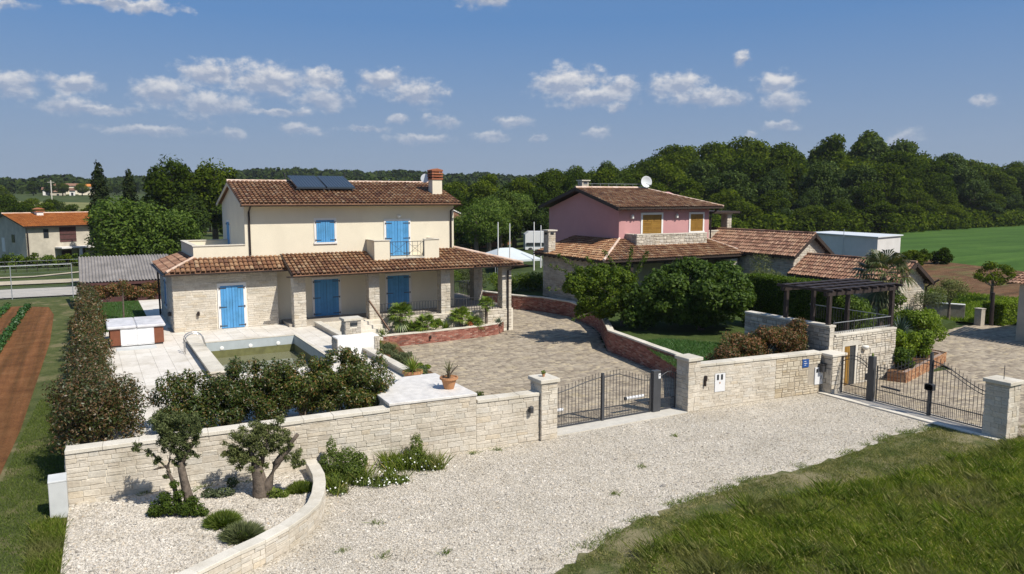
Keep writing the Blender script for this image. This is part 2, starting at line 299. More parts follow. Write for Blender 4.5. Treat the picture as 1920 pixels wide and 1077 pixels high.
M['lf_grey'] = mat_leaf('grey_green_leaves', [(0, G(.055, .072, .036)), (.5, G(.095, .118, .062)), (1, G(.165, .185, .095))], .75, .2, .12)
M['lf_far'] = mat_leaf('far_wood_foliage', [(0, G(0.014, 0.026, 0.007)), (.5, G(0.026, 0.042, 0.009)), (1, G(0.046, 0.065, 0.015))], .95, .1, .03, objvar=0)
M['lf_cypress'] = mat_leaf('cypress_foliage', [(0, G(.010, .020, .009)), (.5, G(.024, .036, .012)), (1, G(.050, .062, .02))], .9, .1, .05)
M['lf_palm'] = mat_leaf('palm_fronds', [(0, G(0.072, 0.130, 0.019)), (.5, G(0.122, 0.189, 0.026)), (1, G(0.215, 0.260, 0.041))], .45, .2, .5)
M['lf_palmdry'] = mat_leaf('dusty_palm_fronds', [(0, G(.060, .085, .025)), (.6, G(.10, .115, .045)), (1, G(.24, .18, .09))], .5, .2, .4)
M['lf_yucca'] = mat_leaf('blue_green_spikes', [(0, G(.045, .080, .060)), (1, G(.09, .13, .095))], .5, .1, .5)
M['lf_grass'] = mat_leaf('long_grass_blades', [(0, G(0.098, 0.137, 0.021)), (.55, G(0.168, 0.221, 0.035)), (.82, G(0.176, 0.208, 0.042)), (.95, G(0.309, 0.273, 0.105)), (1, G(0.534, 0.442, 0.222))], .8, .42, .08, patch=(.5, .50, (.20, .185, .085)))
M['lf_drygrass'] = mat_leaf('dry_grass_blades', [(0, G(.09, .12, .03)), (.45, G(.17, .17, .065)), (1, G(.36, .31, .17))], .85, .3, .08, patch=(.9, .50, (.085, .12, .028)))
M['lf_crop'] = mat_leaf('crop_leaves', [(0, G(.028, .085, .014)), (1, G(.055, .14, .026))], .5, .2, .4)
M['lf_weed'] = mat_leaf('weed_leaves', [(0, G(0.064, 0.097, 0.016)), (.6, G(0.113, 0.160, 0.028)), (1, G(0.208, 0.242, 0.069))], .65, .35, .15)
M['flower'] = mat_plain('white_daisy', (.75, .75, .7), .6, .02, 3, 0)
M['flower_red'] = mat_plain('red_blossom', (.40, .10, .03), .6, .2, 3, 0)

# ------------------------------------------------------------------ object helpers
def wloc(p):
    v = Vector((0, 0, 0))
    while p is not None: v += p.location; p = p.parent
    return v
def tag(o, label=None, cat=None, group=None, kind=None):
    if label: o['label'] = label
    if cat: o['category'] = cat
    if group: o['group'] = group
    if kind: o['kind'] = kind
    return o
def thing(name, label, cat, loc=(0, 0, 0), group=None):
    o = bpy.data.objects.new(name, None); COL.objects.link(o); o.location = loc; o.empty_display_size = .3
    return tag(o, label, cat, group)
def link(name, me, parent=None, loc=None):
    o = bpy.data.objects.new(name, me); COL.objects.link(o)
    if loc is not None: o.location = loc
    if parent is not None: o.parent = parent
    return o
class MB:
    def __init__(s): s.v = []; s.f = []
    def add(s, v, f):
        n = len(s.v); s.v += [tuple(p) for p in v]; s.f += [tuple(i + n for i in q) for q in f]; return s
    def box(s, x0, x1, y0, y1, z0, z1):
        return s.add([(x0, y0, z0), (x1, y0, z0), (x1, y1, z0), (x0, y1, z0), (x0, y0, z1), (x1, y0, z1), (x1, y1, z1), (x0, y1, z1)],
                     [(0, 3, 2, 1), (4, 5, 6, 7), (0, 1, 5, 4), (1, 2, 6, 5), (2, 3, 7, 6), (3, 0, 4, 7)])
    def bar(s, a, b, w, h=None, up=(0, 0, 1)):       # square bar from a to b
        a = Vector(a); b = Vector(b); d = (b - a).normalized(); up = Vector(up)
        if abs(d.dot(up)) > .95: up = Vector((1, 0, 0)) if abs(d.x) < .9 else Vector((0, 1, 0))
        r = d.cross(up).normalized() * w / 2; u = r.cross(d).normalized() * (h or w) / 2
        v = [p + i * r + j * u for p in (a, b) for i, j in ((-1, -1), (1, -1), (1, 1), (-1, 1))]
        return s.add(v, [(0, 3, 2, 1), (4, 5, 6, 7), (0, 1, 5, 4), (1, 2, 6, 5), (2, 3, 7, 6), (3, 0, 4, 7)])
    def tube(s, pts, rs, n=8, cap=True):
        pts = [Vector(p) for p in pts]
        if not isinstance(rs, (list, tuple)): rs = [rs] * len(pts)
        rings = []; ref = Vector((0, 0, 1))
        for i, p in enumerate(pts):
            d = (pts[min(i + 1, len(pts) - 1)] - pts[max(i - 1, 0)]).normalized()
            rf = ref if abs(d.dot(ref)) < .93 else Vector((1, 0, 0))
            a = d.cross(rf).normalized(); b_ = d.cross(a).normalized()
            rings.append([p + (a * math.cos(2 * math.pi * k / n) + b_ * math.sin(2 * math.pi * k / n)) * rs[i] for k in range(n)])
        v = [q for r in rings for q in r]; f = []
        for i in range(len(rings) - 1):
            for k in range(n): f.append((i * n + k, i * n + (k + 1) % n, (i + 1) * n + (k + 1) % n, (i + 1) * n + k))
        if cap: f.append(tuple(range(n))[::-1]); f.append(tuple((len(rings) - 1) * n + k for k in range(n)))
        return s.add(v, f)
    def lathe(s, prof, c, n=20):                      # profile (r, z)
        v = [(c[0] + r * math.cos(2 * math.pi * k / n), c[1] + r * math.sin(2 * math.pi * k / n), c[2] + z) for r, z in prof for k in range(n)]; f = []
        for i in range(len(prof) - 1):
            for k in range(n): f.append((i * n + k, i * n + (k + 1) % n, (i + 1) * n + (k + 1) % n, (i + 1) * n + k))
        f.append(tuple(range(n))[::-1]); f.append(tuple((len(prof) - 1) * n + k for k in range(n)))
        return s.add(v, f)
    def prism(s, poly, vec):                          # extrude a planar polygon of points
        n = len(poly); vec = Vector(vec); a = [Vector(p) for p in poly]
        return s.add(a + [p + vec for p in a], [tuple(range(n))[::-1], tuple(range(n, 2 * n))] + [(i, (i + 1) % n, n + (i + 1) % n, n + i) for i in range(n)])
    def build(s, name, mat, parent=None, smooth=False, bevel=0, fix=True):
        o_ = wloc(parent) if parent else Vector((0, 0, 0))
        me = bpy.data.meshes.new(name); me.from_pydata([(p[0] - o_.x, p[1] - o_.y, p[2] - o_.z) for p in s.v], [], s.f)
        me.materials.append(M[mat]); me.update()
        if fix:
            import bmesh
            bm = bmesh.new(); bm.from_mesh(me); bmesh.ops.recalc_face_normals(bm, faces=bm.faces)
            if bevel: bmesh.ops.bevel(bm, geom=[e for e in bm.edges], offset=bevel, segments=1, affect='EDGES', clamp_overlap=True)
            bm.to_mesh(me); bm.free()
        if smooth: me.polygons.foreach_set('use_smooth', [True] * len(me.polygons))
        return link(name, me, parent)
def single(name, mb, mat, label, cat, group=None, **k):
    return tag(mb.build(name, mat, **k), label, cat, group)
def npmesh(name, V, F, mat, smooth=False):            # numpy verts (n,3) and faces (m,3|4)
    V = np.asarray(V, np.float32); F = np.asarray(F, np.int32); k = F.shape[1]
    me = bpy.data.meshes.new(name); me.vertices.add(len(V)); me.vertices.foreach_set('co', V.ravel())
    me.loops.add(F.size); me.loops.foreach_set('vertex_index', F.ravel())
    me.polygons.add(len(F)); me.polygons.foreach_set('loop_start', np.arange(len(F), dtype=np.int32) * k)
    try: me.polygons.foreach_set('loop_total', np.full(len(F), k, np.int32))
    except Exception: pass
    if smooth: me.polygons.foreach_set('use_smooth', np.ones(len(F), bool))
    me.update(calc_edges=True); me.materials.append(M[mat]); return me

# ---- repeated pieces: stones, bricks, pavers, tiles
def unit_stone(seed, ch=.09, rough=.12, depth=.72):
    r = random.Random(seed); j = lambda a: (r.random() - .5) * a
    sq = [(-.5, -.5), (.5, -.5), (.5, .5), (-.5, .5)]
    o = [(x + j(rough * .5), z + j(rough * .9)) for x, z in sq]
    v = [(x, 0, z) for x, z in o] + [(x, -depth + j(.25), z) for x, z in o] + [(x * (1 - ch), -1 + j(.35), z * (1 - ch * 1.9)) for x, z in o] + [(j(.4), -1.02 + j(.4), j(.3))]
    f = [(a, b_, b_ + 4, a + 4) for a, b_ in ((0, 1), (1, 2), (2, 3), (3, 0))] + [(a + 4, b_ + 4, b_ + 8, a + 8) for a, b_ in ((0, 1), (1, 2), (2, 3), (3, 0))]
    f += [(8, 9, 12), (9, 10, 12), (10, 11, 12), (11, 8, 12)]
    return v, f
PIECE = {}
def piece_meshes(kind, mat):
    key = (kind, mat)
    if key in PIECE: return PIECE[key]
    out = []
    for i in range({'stone': 10, 'brick': 3, 'paver': 5}[kind]):
        if kind == 'stone': v, f = unit_stone(i + 3)
        elif kind == 'brick': v, f = unit_stone(i + 50, .05, .02, .8)
        else: v, f = unit_stone(i + 90, .05, .05, .7)
        me = bpy.data.meshes.new(kind + '_' + mat); me.from_pydata(v, [], f); me.materials.append(M[mat]); me.update()
        tri = []
        for q in f: tri += [q] if len(q) == 3 else [(q[0], q[1], q[2]), (q[0], q[2], q[3])]
        out.append((me, np.array(v, np.float32), np.array(tri, np.int32)))
    PIECE[key] = out; return out
def emit(items, parent, kind, mat, name, lim=300, stuffname=None, rot=None):
    """items: (x, y, z, angle, length, depth, height); unit piece lies along x, faces -y; rot='up' lays it flat"""
    ms = piece_meshes(kind, mat); o_ = wloc(parent)
    items = sorted(items, key=lambda t: (t[0] - CAM[0]) ** 2 + (t[1] - CAM[1]) ** 2 + (t[2] - CAM[2]) ** 2)
    VV = []; FF = []; n = 0
    for i, (x, y, z, a, l, d, h) in enumerate(items):
        me, v, f = ms[rnd.randrange(len(ms))]
        if i < lim:
            o = bpy.data.objects.new(name, me); o.parent = parent; o.location = (x - o_.x, y - o_.y, z - o_.z)
            o.rotation_euler = (rad(-90), 0, a) if rot == 'up' else (0, 0, a)
            o.scale = (l, d, h); COL.objects.link(o)
        else:
            w = v * np.array((l, d, h), np.float32)
            if rot == 'up': w = np.stack((w[:, 0], w[:, 2], -w[:, 1]), 1)
            c, s_ = math.cos(a), math.sin(a)
            w = np.stack((w[:, 0] * c - w[:, 1] * s_ + x - o_.x, w[:, 0] * s_ + w[:, 1] * c + y - o_.y, w[:, 2] + z - o_.z), 1)
            VV.append(w); FF.append(f + n); n += len(v)
    if VV:
        o = link(stuffname or name + '_facing', npmesh(name + 's', np.concatenate(VV), np.concatenate(FF), mat), parent); o['kind'] = 'stuff'
def cuts(L, holes, z0, z1, clip):
    u0, u1 = (0, L) if clip is None else clip((z0 + z1) / 2)
    iv = [(u0, u1)]
    for (a, b_, c, d) in holes:
        if z1 > c + .02 and z0 < d - .02:
            nv = []
            for (p, q) in iv:
                if b_ <= p or a >= q: nv.append((p, q)); continue
                if a > p: nv.append((p, a))
                if b_ < q: nv.append((b_, q))
            iv = nv
    return [(p, q) for p, q in iv if q - p > .04]
def stones(parent, A, B, z0, z1, mat='stone', ch=(.09, .17), ln=(.18, .5), proud=.022, lim=300, holes=(), clip=None, gap=.010, kind='stone', name='stone', sub=None, zf=None, irregular=.25, seed=1, facing=None):
    r = random.Random(seed); A = Vector((A[0], A[1])); B = Vector((B[0], B[1])); L = (B - A).length; d = (B - A) / L
    a = math.atan2(d.y, d.x); items = []; z = z0
    while z < z1 - .03:
        h = r.uniform(*ch); h = z1 - z if z1 - z - h < ch[0] * .6 else h
        for (p, q) in cuts(L, holes, z, z + h, clip):
            u = p
            while u < q - .01:
                l = r.uniform(*ln); l = q - u if q - u - l < ln[0] * .6 else l
                hh = [(z, h)]
                if r.random() < irregular and h > .12: k = r.uniform(.4, .6); hh = [(z, h * k), (z + h * k, h * (1 - k))]
                for zz, h2_ in hh:
                    zt = zf(u + l / 2) if zf else 1e9
                    if zz + h2_ / 2 < zt:
                        P = A + d * (u + l / 2); hb = min(h2_, zt - zz)
                        items.append((P.x, P.y, zz + hb / 2, a, max(.02, l - gap), proud * r.uniform(.6, 1.15), max(.02, hb - gap)))
                u += l
        z += h
    emit(items, sub or parent, kind, mat, name, lim, facing)
def bricks(parent, A, B, z0, z1, mat='brick', bl=.25, bh=.072, lim=0, proud=.012, gap=.012, zf=None):
    A = Vector((A[0], A[1])); B = Vector((B[0], B[1])); L = (B - A).length; d = (B - A) / L; a = math.atan2(d.y, d.x)
    items = []; k = 0; z = z0
    while z < z1 - .02:
        h = min(bh, z1 - z); u = -bl / 2 if k % 2 else 0
        while u < L - .01:
            p, q = max(u, 0), min(u + bl, L)
            if q - p > .03:
                P = A + d * ((p + q) / 2); items.append((P.x, P.y, z + h / 2, a, q - p - gap, proud, h - gap))
            u += bl
        z += bh; k += 1
    emit(items, parent, 'brick', mat, 'brick', lim, 'brick_facing')

# ---- barrel tile roofs
def plane_frame(O, U, V):
    O = Vector(O); U = Vector(U).normalized(); V = Vector(V).normalized(); return O, U, V, U.cross(V).normalized()
def roof_tiles(parent, O, U, Vd, Lu, Lv, mat='tile', pitch=.215, row=.34, clip=None, seed=1, name='roof_tiles', arch=.055, wid=.86, seg=5):
    """O = left end of the eave, U along the eave, Vd up the slope; clip(u, v) -> keep"""
    rg = np.random.default_rng(seed); O, U, Vd, N = plane_frame(O, U, Vd); o_ = wloc(parent)
    nc = int(Lu / pitch) + 1; nr = int(math.ceil(Lv / row)); VV = []
    ang = np.linspace(math.pi, 0, seg + 1)
    for c in range(nc):
        for r_ in range(nr):
            u = (c + .5) * pitch; v0 = r_ * row; v1 = min(v0 + row + .05, Lv)
            if u > Lu or (clip and not clip(u, (v0 + v1) / 2)): continue
            ju = rg.uniform(-.008, .008); tw = rg.uniform(-.006, .006); jn = rg.uniform(0, .01)
            for (v, w, lift) in ((v0 + rg.uniform(-.018, .018), pitch * wid / 2, .034 + jn), (v1, pitch * wid / 2 * .80, -.006 + jn)):
                x = u + ju + (tw if v == v1 else 0) + np.cos(ang) * w; h = np.sin(ang) * arch * (1 if lift > .012 else .75) + lift
                P = np.array(O)[None] + x[:, None] * np.array(U) + v * np.array(Vd) + h[:, None] * np.array(N)
                VV.append(P)
    n = len(VV) // 2; V = np.concatenate(VV).astype(np.float32) - np.array(o_, np.float32)
    k = seg + 1; base = (np.arange(n) * 2 * k)[:, None, None]
    q = np.array([[i, i + 1, k + i + 1, k + i] for i in range(seg)])[None]
    cap = np.array([[0, 1, k - 2, k - 1], [1, 2, k - 3, k - 2]])[None] if seg == 5 else np.array([[0, 1, k - 2, k - 1]])[None]
    F = np.concatenate(((base + q).reshape(-1, 4), (base + cap).reshape(-1, 4)))
    # closed lower ends give each tile its thickness at the eave
    o = link(name, npmesh(name, V, F, mat), parent); o['kind'] = 'stuff'; return o
def ridge_tiles(parent, A, B, mat='ridge', r_=.10, step=.36, name='ridge_tile', indiv=True, grp=None):
    A = Vector(A); B = Vector(B); L = (B - A).length; d = (B - A) / L; n = max(1, int(L / step))
    for i in range(n):
        mb = MB(); mb.tube([A + d * (L * i / n), A + d * (L * (i + 1.06) / n)], [r_ * 1.06, r_ * .93], 10)
        mb.build(name, mat, parent, fix=False)

# ---- foliage
def leaf_quads(P, Nn, size, rg, aspect=.5, jitter=.35):
    n = len(P); s_ = size * rg.uniform(1 - jitter, 1 + jitter, n)
    t = rg.normal(size=(n, 3)); t -= (t * Nn).sum(1)[:, None] * Nn; t /= np.linalg.norm(t, axis=1)[:, None] + 1e-9
    b_ = np.cross(Nn, t)
    t = t * (s_ / 2)[:, None]; b_ = b_ * (s_ * aspect / 2)[:, None]
    V = np.stack((P - t, P + b_ - t * .1, P + t, P - b_ - t * .1), 1).reshape(-1, 3)
    F = np.arange(n * 4).reshape(-1, 4); return V, F
def rand_dirs(rg, n):
    d = rg.normal(size=(n, 3)); return d / np.linalg.norm(d, axis=1)[:, None]
def crown_points(rg, lobes, n, shell=.55, flat=.25):
    """lobes: (cx, cy, cz, rx, ry, rz)"""
    lb = np.array(lobes, float); vol = (lb[:, 3] * lb[:, 4] * lb[:, 5]) ** .67; idx = rg.choice(len(lb), n, p=vol / vol.sum())
    d = rand_dirs(rg, n); rr = (shell + (1 - shell) * rg.random(n) ** .6)
    rr *= 1 + .10 * np.sin(d[:, 0] * 7 + idx) * np.cos(d[:, 1] * 6 + idx * 2)
    P = lb[idx, :3] + d * rr[:, None] * lb[idx, 3:6]
    Nn = d * .8 + rand_dirs(rg, n) * .75 + np.array((0, 0, flat)); Nn /= np.linalg.norm(Nn, axis=1)[:, None]
    return P, Nn
def lobes_in(rg, n, cx, cy, cz, rx, ry, rz, r0, r1, surf=.62):
    out = []
    for i in range(n):
        d = rand_dirs(rg, 1)[0]; k = surf + (1 - surf) * .6 * rg.random(); s_ = rg.uniform(r0, r1)
        out.append((cx + d[0] * rx * k, cy + d[1] * ry * k, cz + d[2] * rz * k, s_, s_, s_ * .8))
    return out
def crown_mesh(name, mat, lobes, n, size, seed, aspect=.5, shell=.5):
    rg = np.random.default_rng(seed); P, Nn = crown_points(rg, lobes, n, shell); V, F = leaf_quads(P, Nn, size, rg, aspect); return npmesh(name, V, F, mat)
def limb(mb, a, b_, r0, r1, r, n=6, wob=.12, k=4):
    a = Vector(a); b_ = Vector(b_); L = (b_ - a).length; pts = []
    for i in range(k + 1):
        t = i / k; p = a.lerp(b_, t); w = wob * L * math.sin(t * math.pi)
        pts.append(p + Vector((r.uniform(-1, 1), r.uniform(-1, 1), r.uniform(-.3, .6))) * w)
    mb.tube(pts, [r0 + (r1 - r0) * i / k for i in range(k + 1)], n)
def tree_mesh(seed, h, cr, cz, crz, lobes=14, leaves=2500, size=.35, lf='lf_forest', trunk_r=.22, lr=(.35, .55), nb=5, bark='trunk'):
    """meshes of a broadleaf tree in local coordinates, height h, crown radius cr centred at cz"""
    rg = np.random.default_rng(seed); r = random.Random(seed)
    lb = lobes_in(rg, lobes, 0, 0, cz, cr * .72, cr * .72, crz * .75, cr * lr[0], cr * lr[1])
    lb.append((0, 0, cz, cr * .6, cr * .6, crz * .7))
    cm = crown_mesh('crown', lf, lb, leaves, size, seed)
    mb = MB(); mb.tube([(0, 0, -.4), (r.uniform(-.1, .1), r.uniform(-.1, .1), cz * .4), (r.uniform(-.2, .2), r.uniform(-.2, .2), cz + crz * .3)], [trunk_r * 1.25, trunk_r, trunk_r * .35], 8)
    for i in range(nb):
        L = lb[i]; limb(mb, (0, 0, cz * r.uniform(.45, .8)), L[:3], trunk_r * .5, trunk_r * .12, r)
    me = bpy.data.meshes.new('trunk'); me.from_pydata(mb.v, [], mb.f); me.materials.append(M[bark]); me.polygons.foreach_set('use_smooth', [True] * len(me.polygons)); me.update()
    return me, cm
def place_tree(meshes, loc, sc, label, cat='tree', group=None, name='broadleaf_tree', rz=None, parts=('trunk', 'crown')):
    t = thing(name, label, cat, loc, group); t.rotation_euler = (0, 0, rnd.uniform(0, 6.28) if rz is None else rz)
    t.scale = sc if isinstance(sc, tuple) else (sc, sc, sc)
    for n_, me in zip(parts, meshes): link(n_, me, t)
    return t
def grass_mesh(name, pts, h, w, mat, rg, lean=.35, wind=(0, 0), seg=False):
    """one triangle pair per blade"""
    P = np.asarray(pts, float); n = len(P); a = rg.uniform(0, 2 * math.pi, n); hh = h * rg.uniform(.45, 1.2, n) if np.isscalar(h) else h * rg.uniform(.6, 1.15, n)
    dx = np.cos(a); dy = np.sin(a); ww = w * rg.uniform(.6, 1.3, n)
    lx = rg.normal(0, lean, n) * hh + wind[0] * hh; ly = rg.normal(0, lean, n) * hh + wind[1] * hh
    b0 = P + np.stack((dx * ww / 2, dy * ww / 2, 0 * a), 1); b1 = P - np.stack((dx * ww / 2, dy * ww / 2, 0 * a), 1)
    m0 = P + np.stack((lx * .52 - dx * ww * .4, ly * .52 - dy * ww * .4, hh * .58), 1); tp = P + np.stack((lx, ly, hh * .95), 1)
    V = np.stack((b0, b1, m0, tp), 1).reshape(-1, 3); F = np.arange(n * 4).reshape(-1, 4)[:, [0, 1, 2, 3]]
    return npmesh(name, V, F, mat)
def in_poly(x, y, poly):
    ins = np.zeros(len(x), bool); n = len(poly)
    for i in range(n):
        x0, y0 = poly[i]; x1, y1 = poly[(i + 1) % n]
        c = ((y0 > y) != (y1 > y)); t = (x1 - x0) * (y - y0) / ((y1 - y0) if y1 != y0 else 1e-9) + x0
        ins ^= c & (x < t)
    return ins
def scatter_poly(poly, n, rg):
    xs = [p[0] for p in poly]; ys = [p[1] for p in poly]; out = []
    got = 0
    while got < n:
        x = rg.uniform(min(xs), max(xs), n * 2); y = rg.uniform(min(ys), max(ys), n * 2); k = in_poly(x, y, poly)
        out.append(np.stack((x[k], y[k]), 1)); got += k.sum()
        if k.sum() == 0: break
    return np.concatenate(out)[:n]
def terrain(x, y):
    """ground height of the country round the plots"""
    d = math.hypot(x, y); a = math.degrees(math.atan2(x, y))
    s_ = lambda t: max(0, min(1, t)) ** 2 * (3 - 2 * max(0, min(1, t)))
    z = 0.0
    right = s_((a - 24) / 14); left = 1 - right
    z += right * (1.5 * s_((d - 54) / 46) + 2.5 * s_((d - 170) / 200) + 6 * s_((d - 350) / 500))
    z += left * (-.5 * s_((d - 50) / 50) + 9.3 * s_((d - 180) / 240) + 8 * s_((d - 450) / 300))
    mid = math.exp(-((a - 31) / 7) ** 2); z += mid * .9 * s_((d - 53) / 9) * (1 - s_((d - 120) / 80))
    return z - .06
def ground_patch(name, poly, off, mat, label=None, step=1.5, kind='structure'):
    """sheet that follows the terrain inside a polygon"""
    import bmesh
    bm = bmesh.new(); vs = [bm.verts.new((p[0], p[1], 0)) for p in poly]; bm.faces.new(vs)
    xs = [p[0] for p in poly]; ys = [p[1] for p in poly]
    for ax, lo_, hi_ in ((0, min(xs), max(xs)), (1, min(ys), max(ys))):
        k = lo_ + step
        while k < hi_:
            co = (k, 0, 0) if ax == 0 else (0, k, 0); no = (1, 0, 0) if ax == 0 else (0, 1, 0)
            bmesh.ops.bisect_plane(bm, geom=bm.verts[:] + bm.edges[:] + bm.faces[:], plane_co=co, plane_no=no, dist=1e-5); k += step
    for v in bm.verts: v.co.z = terrain(v.co.x, v.co.y) + off
    bmesh.ops.recalc_face_normals(bm, faces=bm.faces)
    me = bpy.data.meshes.new(name); bm.to_mesh(me); bm.free(); me.materials.append(M[mat])
    if me.polygons and me.polygons[0].normal.z < 0: me.flip_normals()
    o = link(name, me); o['kind'] = kind; return o
def flat_sheet(name, poly, z, mat, kind='structure', thick=0.0):
    mb = MB()
    if thick: mb.prism([(p[0], p[1], z - thick) for p in poly], (0, 0, thick))
    else: mb.add([(p[0], p[1], z) for p in poly], [tuple(range(len(poly)))])
    o = mb.build(name, mat); o['kind'] = kind
    if not thick and o.data.polygons[0].normal.z < 0: o.data.flip_normals()
    return o

# ------------------------------------------------------------------ the setting: ground, fields, roads
def country():
    rings = [0, 5, 10, 16, 22, 28, 34, 40, 46, 52, 58, 64, 72, 80, 90, 100, 112, 125, 140, 160, 180, 205, 235, 270, 310, 360, 420, 500, 600, 720, 900, 1200, 1700, 2600, 4200]
    n = 144; V = [(0, 0, terrain(0, 0))]; F = []
    for i, r_ in enumerate(rings[1:]):
        for k in range(n):
            a = 2 * math.pi * k / n; x, y = r_ * math.sin(a), r_ * math.cos(a); V.append((x, y, terrain(x, y)))
    for k in range(n): F.append((0, 1 + (k + 1) % n, 1 + k))
    for i in range(len(rings) - 2):
        for k in range(n):
            a = 1 + i * n + k; b_ = 1 + i * n + (k + 1) % n; F.append((a, b_, b_ + n, a + n))
    me = bpy.data.meshes.new('ground'); me.from_pydata(V, [], F); me.materials.append(M['terrain']); me.update()
    if me.polygons[10].normal.z < 0: me.flip_normals()
    o = link('ground', me); o['kind'] = 'structure'
country()
WL = lambda X: 21.0 - .0732 * (X + .78)                 # front wall face line
CURVE = [(5.12, 20.3), (5.10, 19.82), (5.03, 19.1), (4.9, 18.52), (4.68, 17.85), (4.41, 17.25), (4.0, 16.75), (3.48, 16.27), (2.9, 15.88), (2.36, 15.6), (1.48, 15.08), (.6, 14.6), (-.4, 14.1), (-1.6, 13.6)]
flat_sheet('gravel_forecourt', [(-1.7, 13.4), (.6, 14.6), (2.36, 15.6), (3.48, 16.27), (4.41, 17.25), (4.9, 18.52), (5.1, 20.6), (12.2, 20.4), (12.3, 20.8), (18.9, 20.8), (18.9, 20.4), (24.95, 19.7), (24.95, 12), (25, 5), (8, -14), (-1.7, -14)], 0.0, 'gravel')
flat_sheet('pebble_bed', [(-.95, 13.9)] + [(x - .15, y + .05) for x, y in CURVE[::-1][1:]] + [(5.0, 20.7), (-.75, 21.1), (-.85, 17)], 0.2, 'pebble_bed')
ground_patch('mown_strip', [(-60, -14), (-.86, -14), (-.95, 13), (-.82, 17), (-.74, 21.05), (-.72, 54), (-1.5, 68), (-60, 75)], .16, 'strip', step=4)
ground_patch('red_soil_field', [(-14, 14), (-3.3, 14), (-2.55, 22), (-2.25, 29), (-2.0, 46), (-2.15, 57), (-2.6, 61.5), (-4.3, 63), (-18, 64.5), (-20, 30)], .19, 'soil', step=2)
ground_patch('asphalt_road', [(-60, 72.5), (-1.0, 70.2), (3.2, 70.6), (3.2, 77.6), (-1.0, 77.8), (-60, 80.5)], .10, 'asphalt', step=4)
ground_patch('dirt_track', [(-60, 86), (-2, 82.5), (8, 83.5), (8, 87.0), (-2, 86.6), (-60, 90)], .10, 'dirt', step=4)
ground_patch('dirt_path', [(-40, 93), (-5, 91), (2, 97), (10, 98.5), (10, 99.6), (2, 98.3), (-5, 92.4), (-40, 94.6)], .10, 'dirt', step=4)
ground_patch('green_field', [(66, 58), (66.5, 47), (73.6, 43.2), (72.9, 36.2), (150, 74), (217, 106), (232, 118), (168, 96.5), (132, 85)], .12, 'field', step=4)
ground_patch('dry_meadow', [(80, 70), (95, 66), (132, 86), (168, 97.6), (232, 119), (260, 150), (150, 108), (112, 88)], .10, 'drygrass', step=5)
ground_patch('soil_strip', [(74.9, 48.4), (74, 43.2), (72.9, 36.0), (76, 34), (62, 28.6), (58.7, 29.6), (57.8, 35.9), (56, 40), (62, 46)], .13, 'soil2', step=2)
ground_patch('bright_meadow', [(56, 40.5), (57.9, 36), (58.8, 29.7), (62.2, 28.6), (58, 24), (51, 22.5), (46.9, 25.9), (45.5, 30), (47, 40)], .13, 'field2', step=2)
ground_patch('hillside_meadow', [(-22, 240), (-1, 236), (6, 262), (4, 318), (-28, 330), (-40, 290)], .35, 'drygrass', step=10)

# ------------------------------------------------------------------ face-oriented boxes (u along the face, o outwards, z up)
def face(kind, base):
    if kind == 'front': return lambda u, o, z: (u, base - o, z)          # faces -y
    if kind == 'left': return lambda u, o, z: (base - o, -u, z)          # faces -x, u = -y
    if kind == 'right': return lambda u, o, z: (base + o, u, z)          # faces +x
def fbox(mb, T, u0, u1, o0, o1, z0, z1):
    return mb.add([T(u0, o0, z0), T(u1, o0, z0), T(u1, o1, z0), T(u0, o1, z0), T(u0, o0, z1), T(u1, o0, z1), T(u1, o1, z1), T(u0, o1, z1)],
                  [(0, 3, 2, 1), (4, 5, 6, 7), (0, 1, 5, 4), (1, 2, 6, 5), (2, 3, 7, 6), (3, 0, 4, 7)])
def frame(parent, T, u0, u1, z0, z1, w=.12, proud=.035, sill=True, mat='white', off=0.0, name='frame'):
    mb = MB(); fbox(mb, T, u0 - w, u0, off, off + proud, z0, z1); fbox(mb, T, u1, u1 + w, off, off + proud, z0, z1)
    fbox(mb, T, u0 - w, u1 + w, off, off + proud, z1, z1 + w)
    if sill: fbox(mb, T, u0 - w - .03, u1 + w + .03, off, off + proud + .03, z0 - w * .8, z0)
    return mb.build(name, mat, parent)
def shutter(parent, T, u0, u1, z0, z1, nleaf=2, nh=3, mat='blue', off=0.0, np_=5, swing=0):
    L = (u1 - u0) / nleaf
    for k in range(nleaf):
        a = u0 + k * L; mb = MB(); fbox(mb, T, a + .004, a + L - .004, off + .004, off + .022, z0, z1); s_ = mb.build('shutter', mat, parent)
        pw_ = (L - .012) / np_
        for i in range(np_):
            p = MB(); fbox(p, T, a + .006 + i * pw_ + .005, a + .006 + (i + 1) * pw_ - .005, off + .020, off + .042, z0 + .005, z1 - .005); p.build('plank', mat, s_)
        for j in range(nh):
            zz = z0 + .12 + (z1 - z0 - .24) * j / max(1, nh - 1); p = MB()
            e = a - .045 if k == 0 else a + L + .045; q = a + L * .5 if k == 0 else a + L * .5
            fbox(p, T, min(e, q), max(e, q), off + .042, off + .056, zz - .018, zz + .018)
            fbox(p, T, e - .02, e + .02, off + .036, off + .066, zz - .05, zz + .05); p.build('hinge', 'iron', s_)
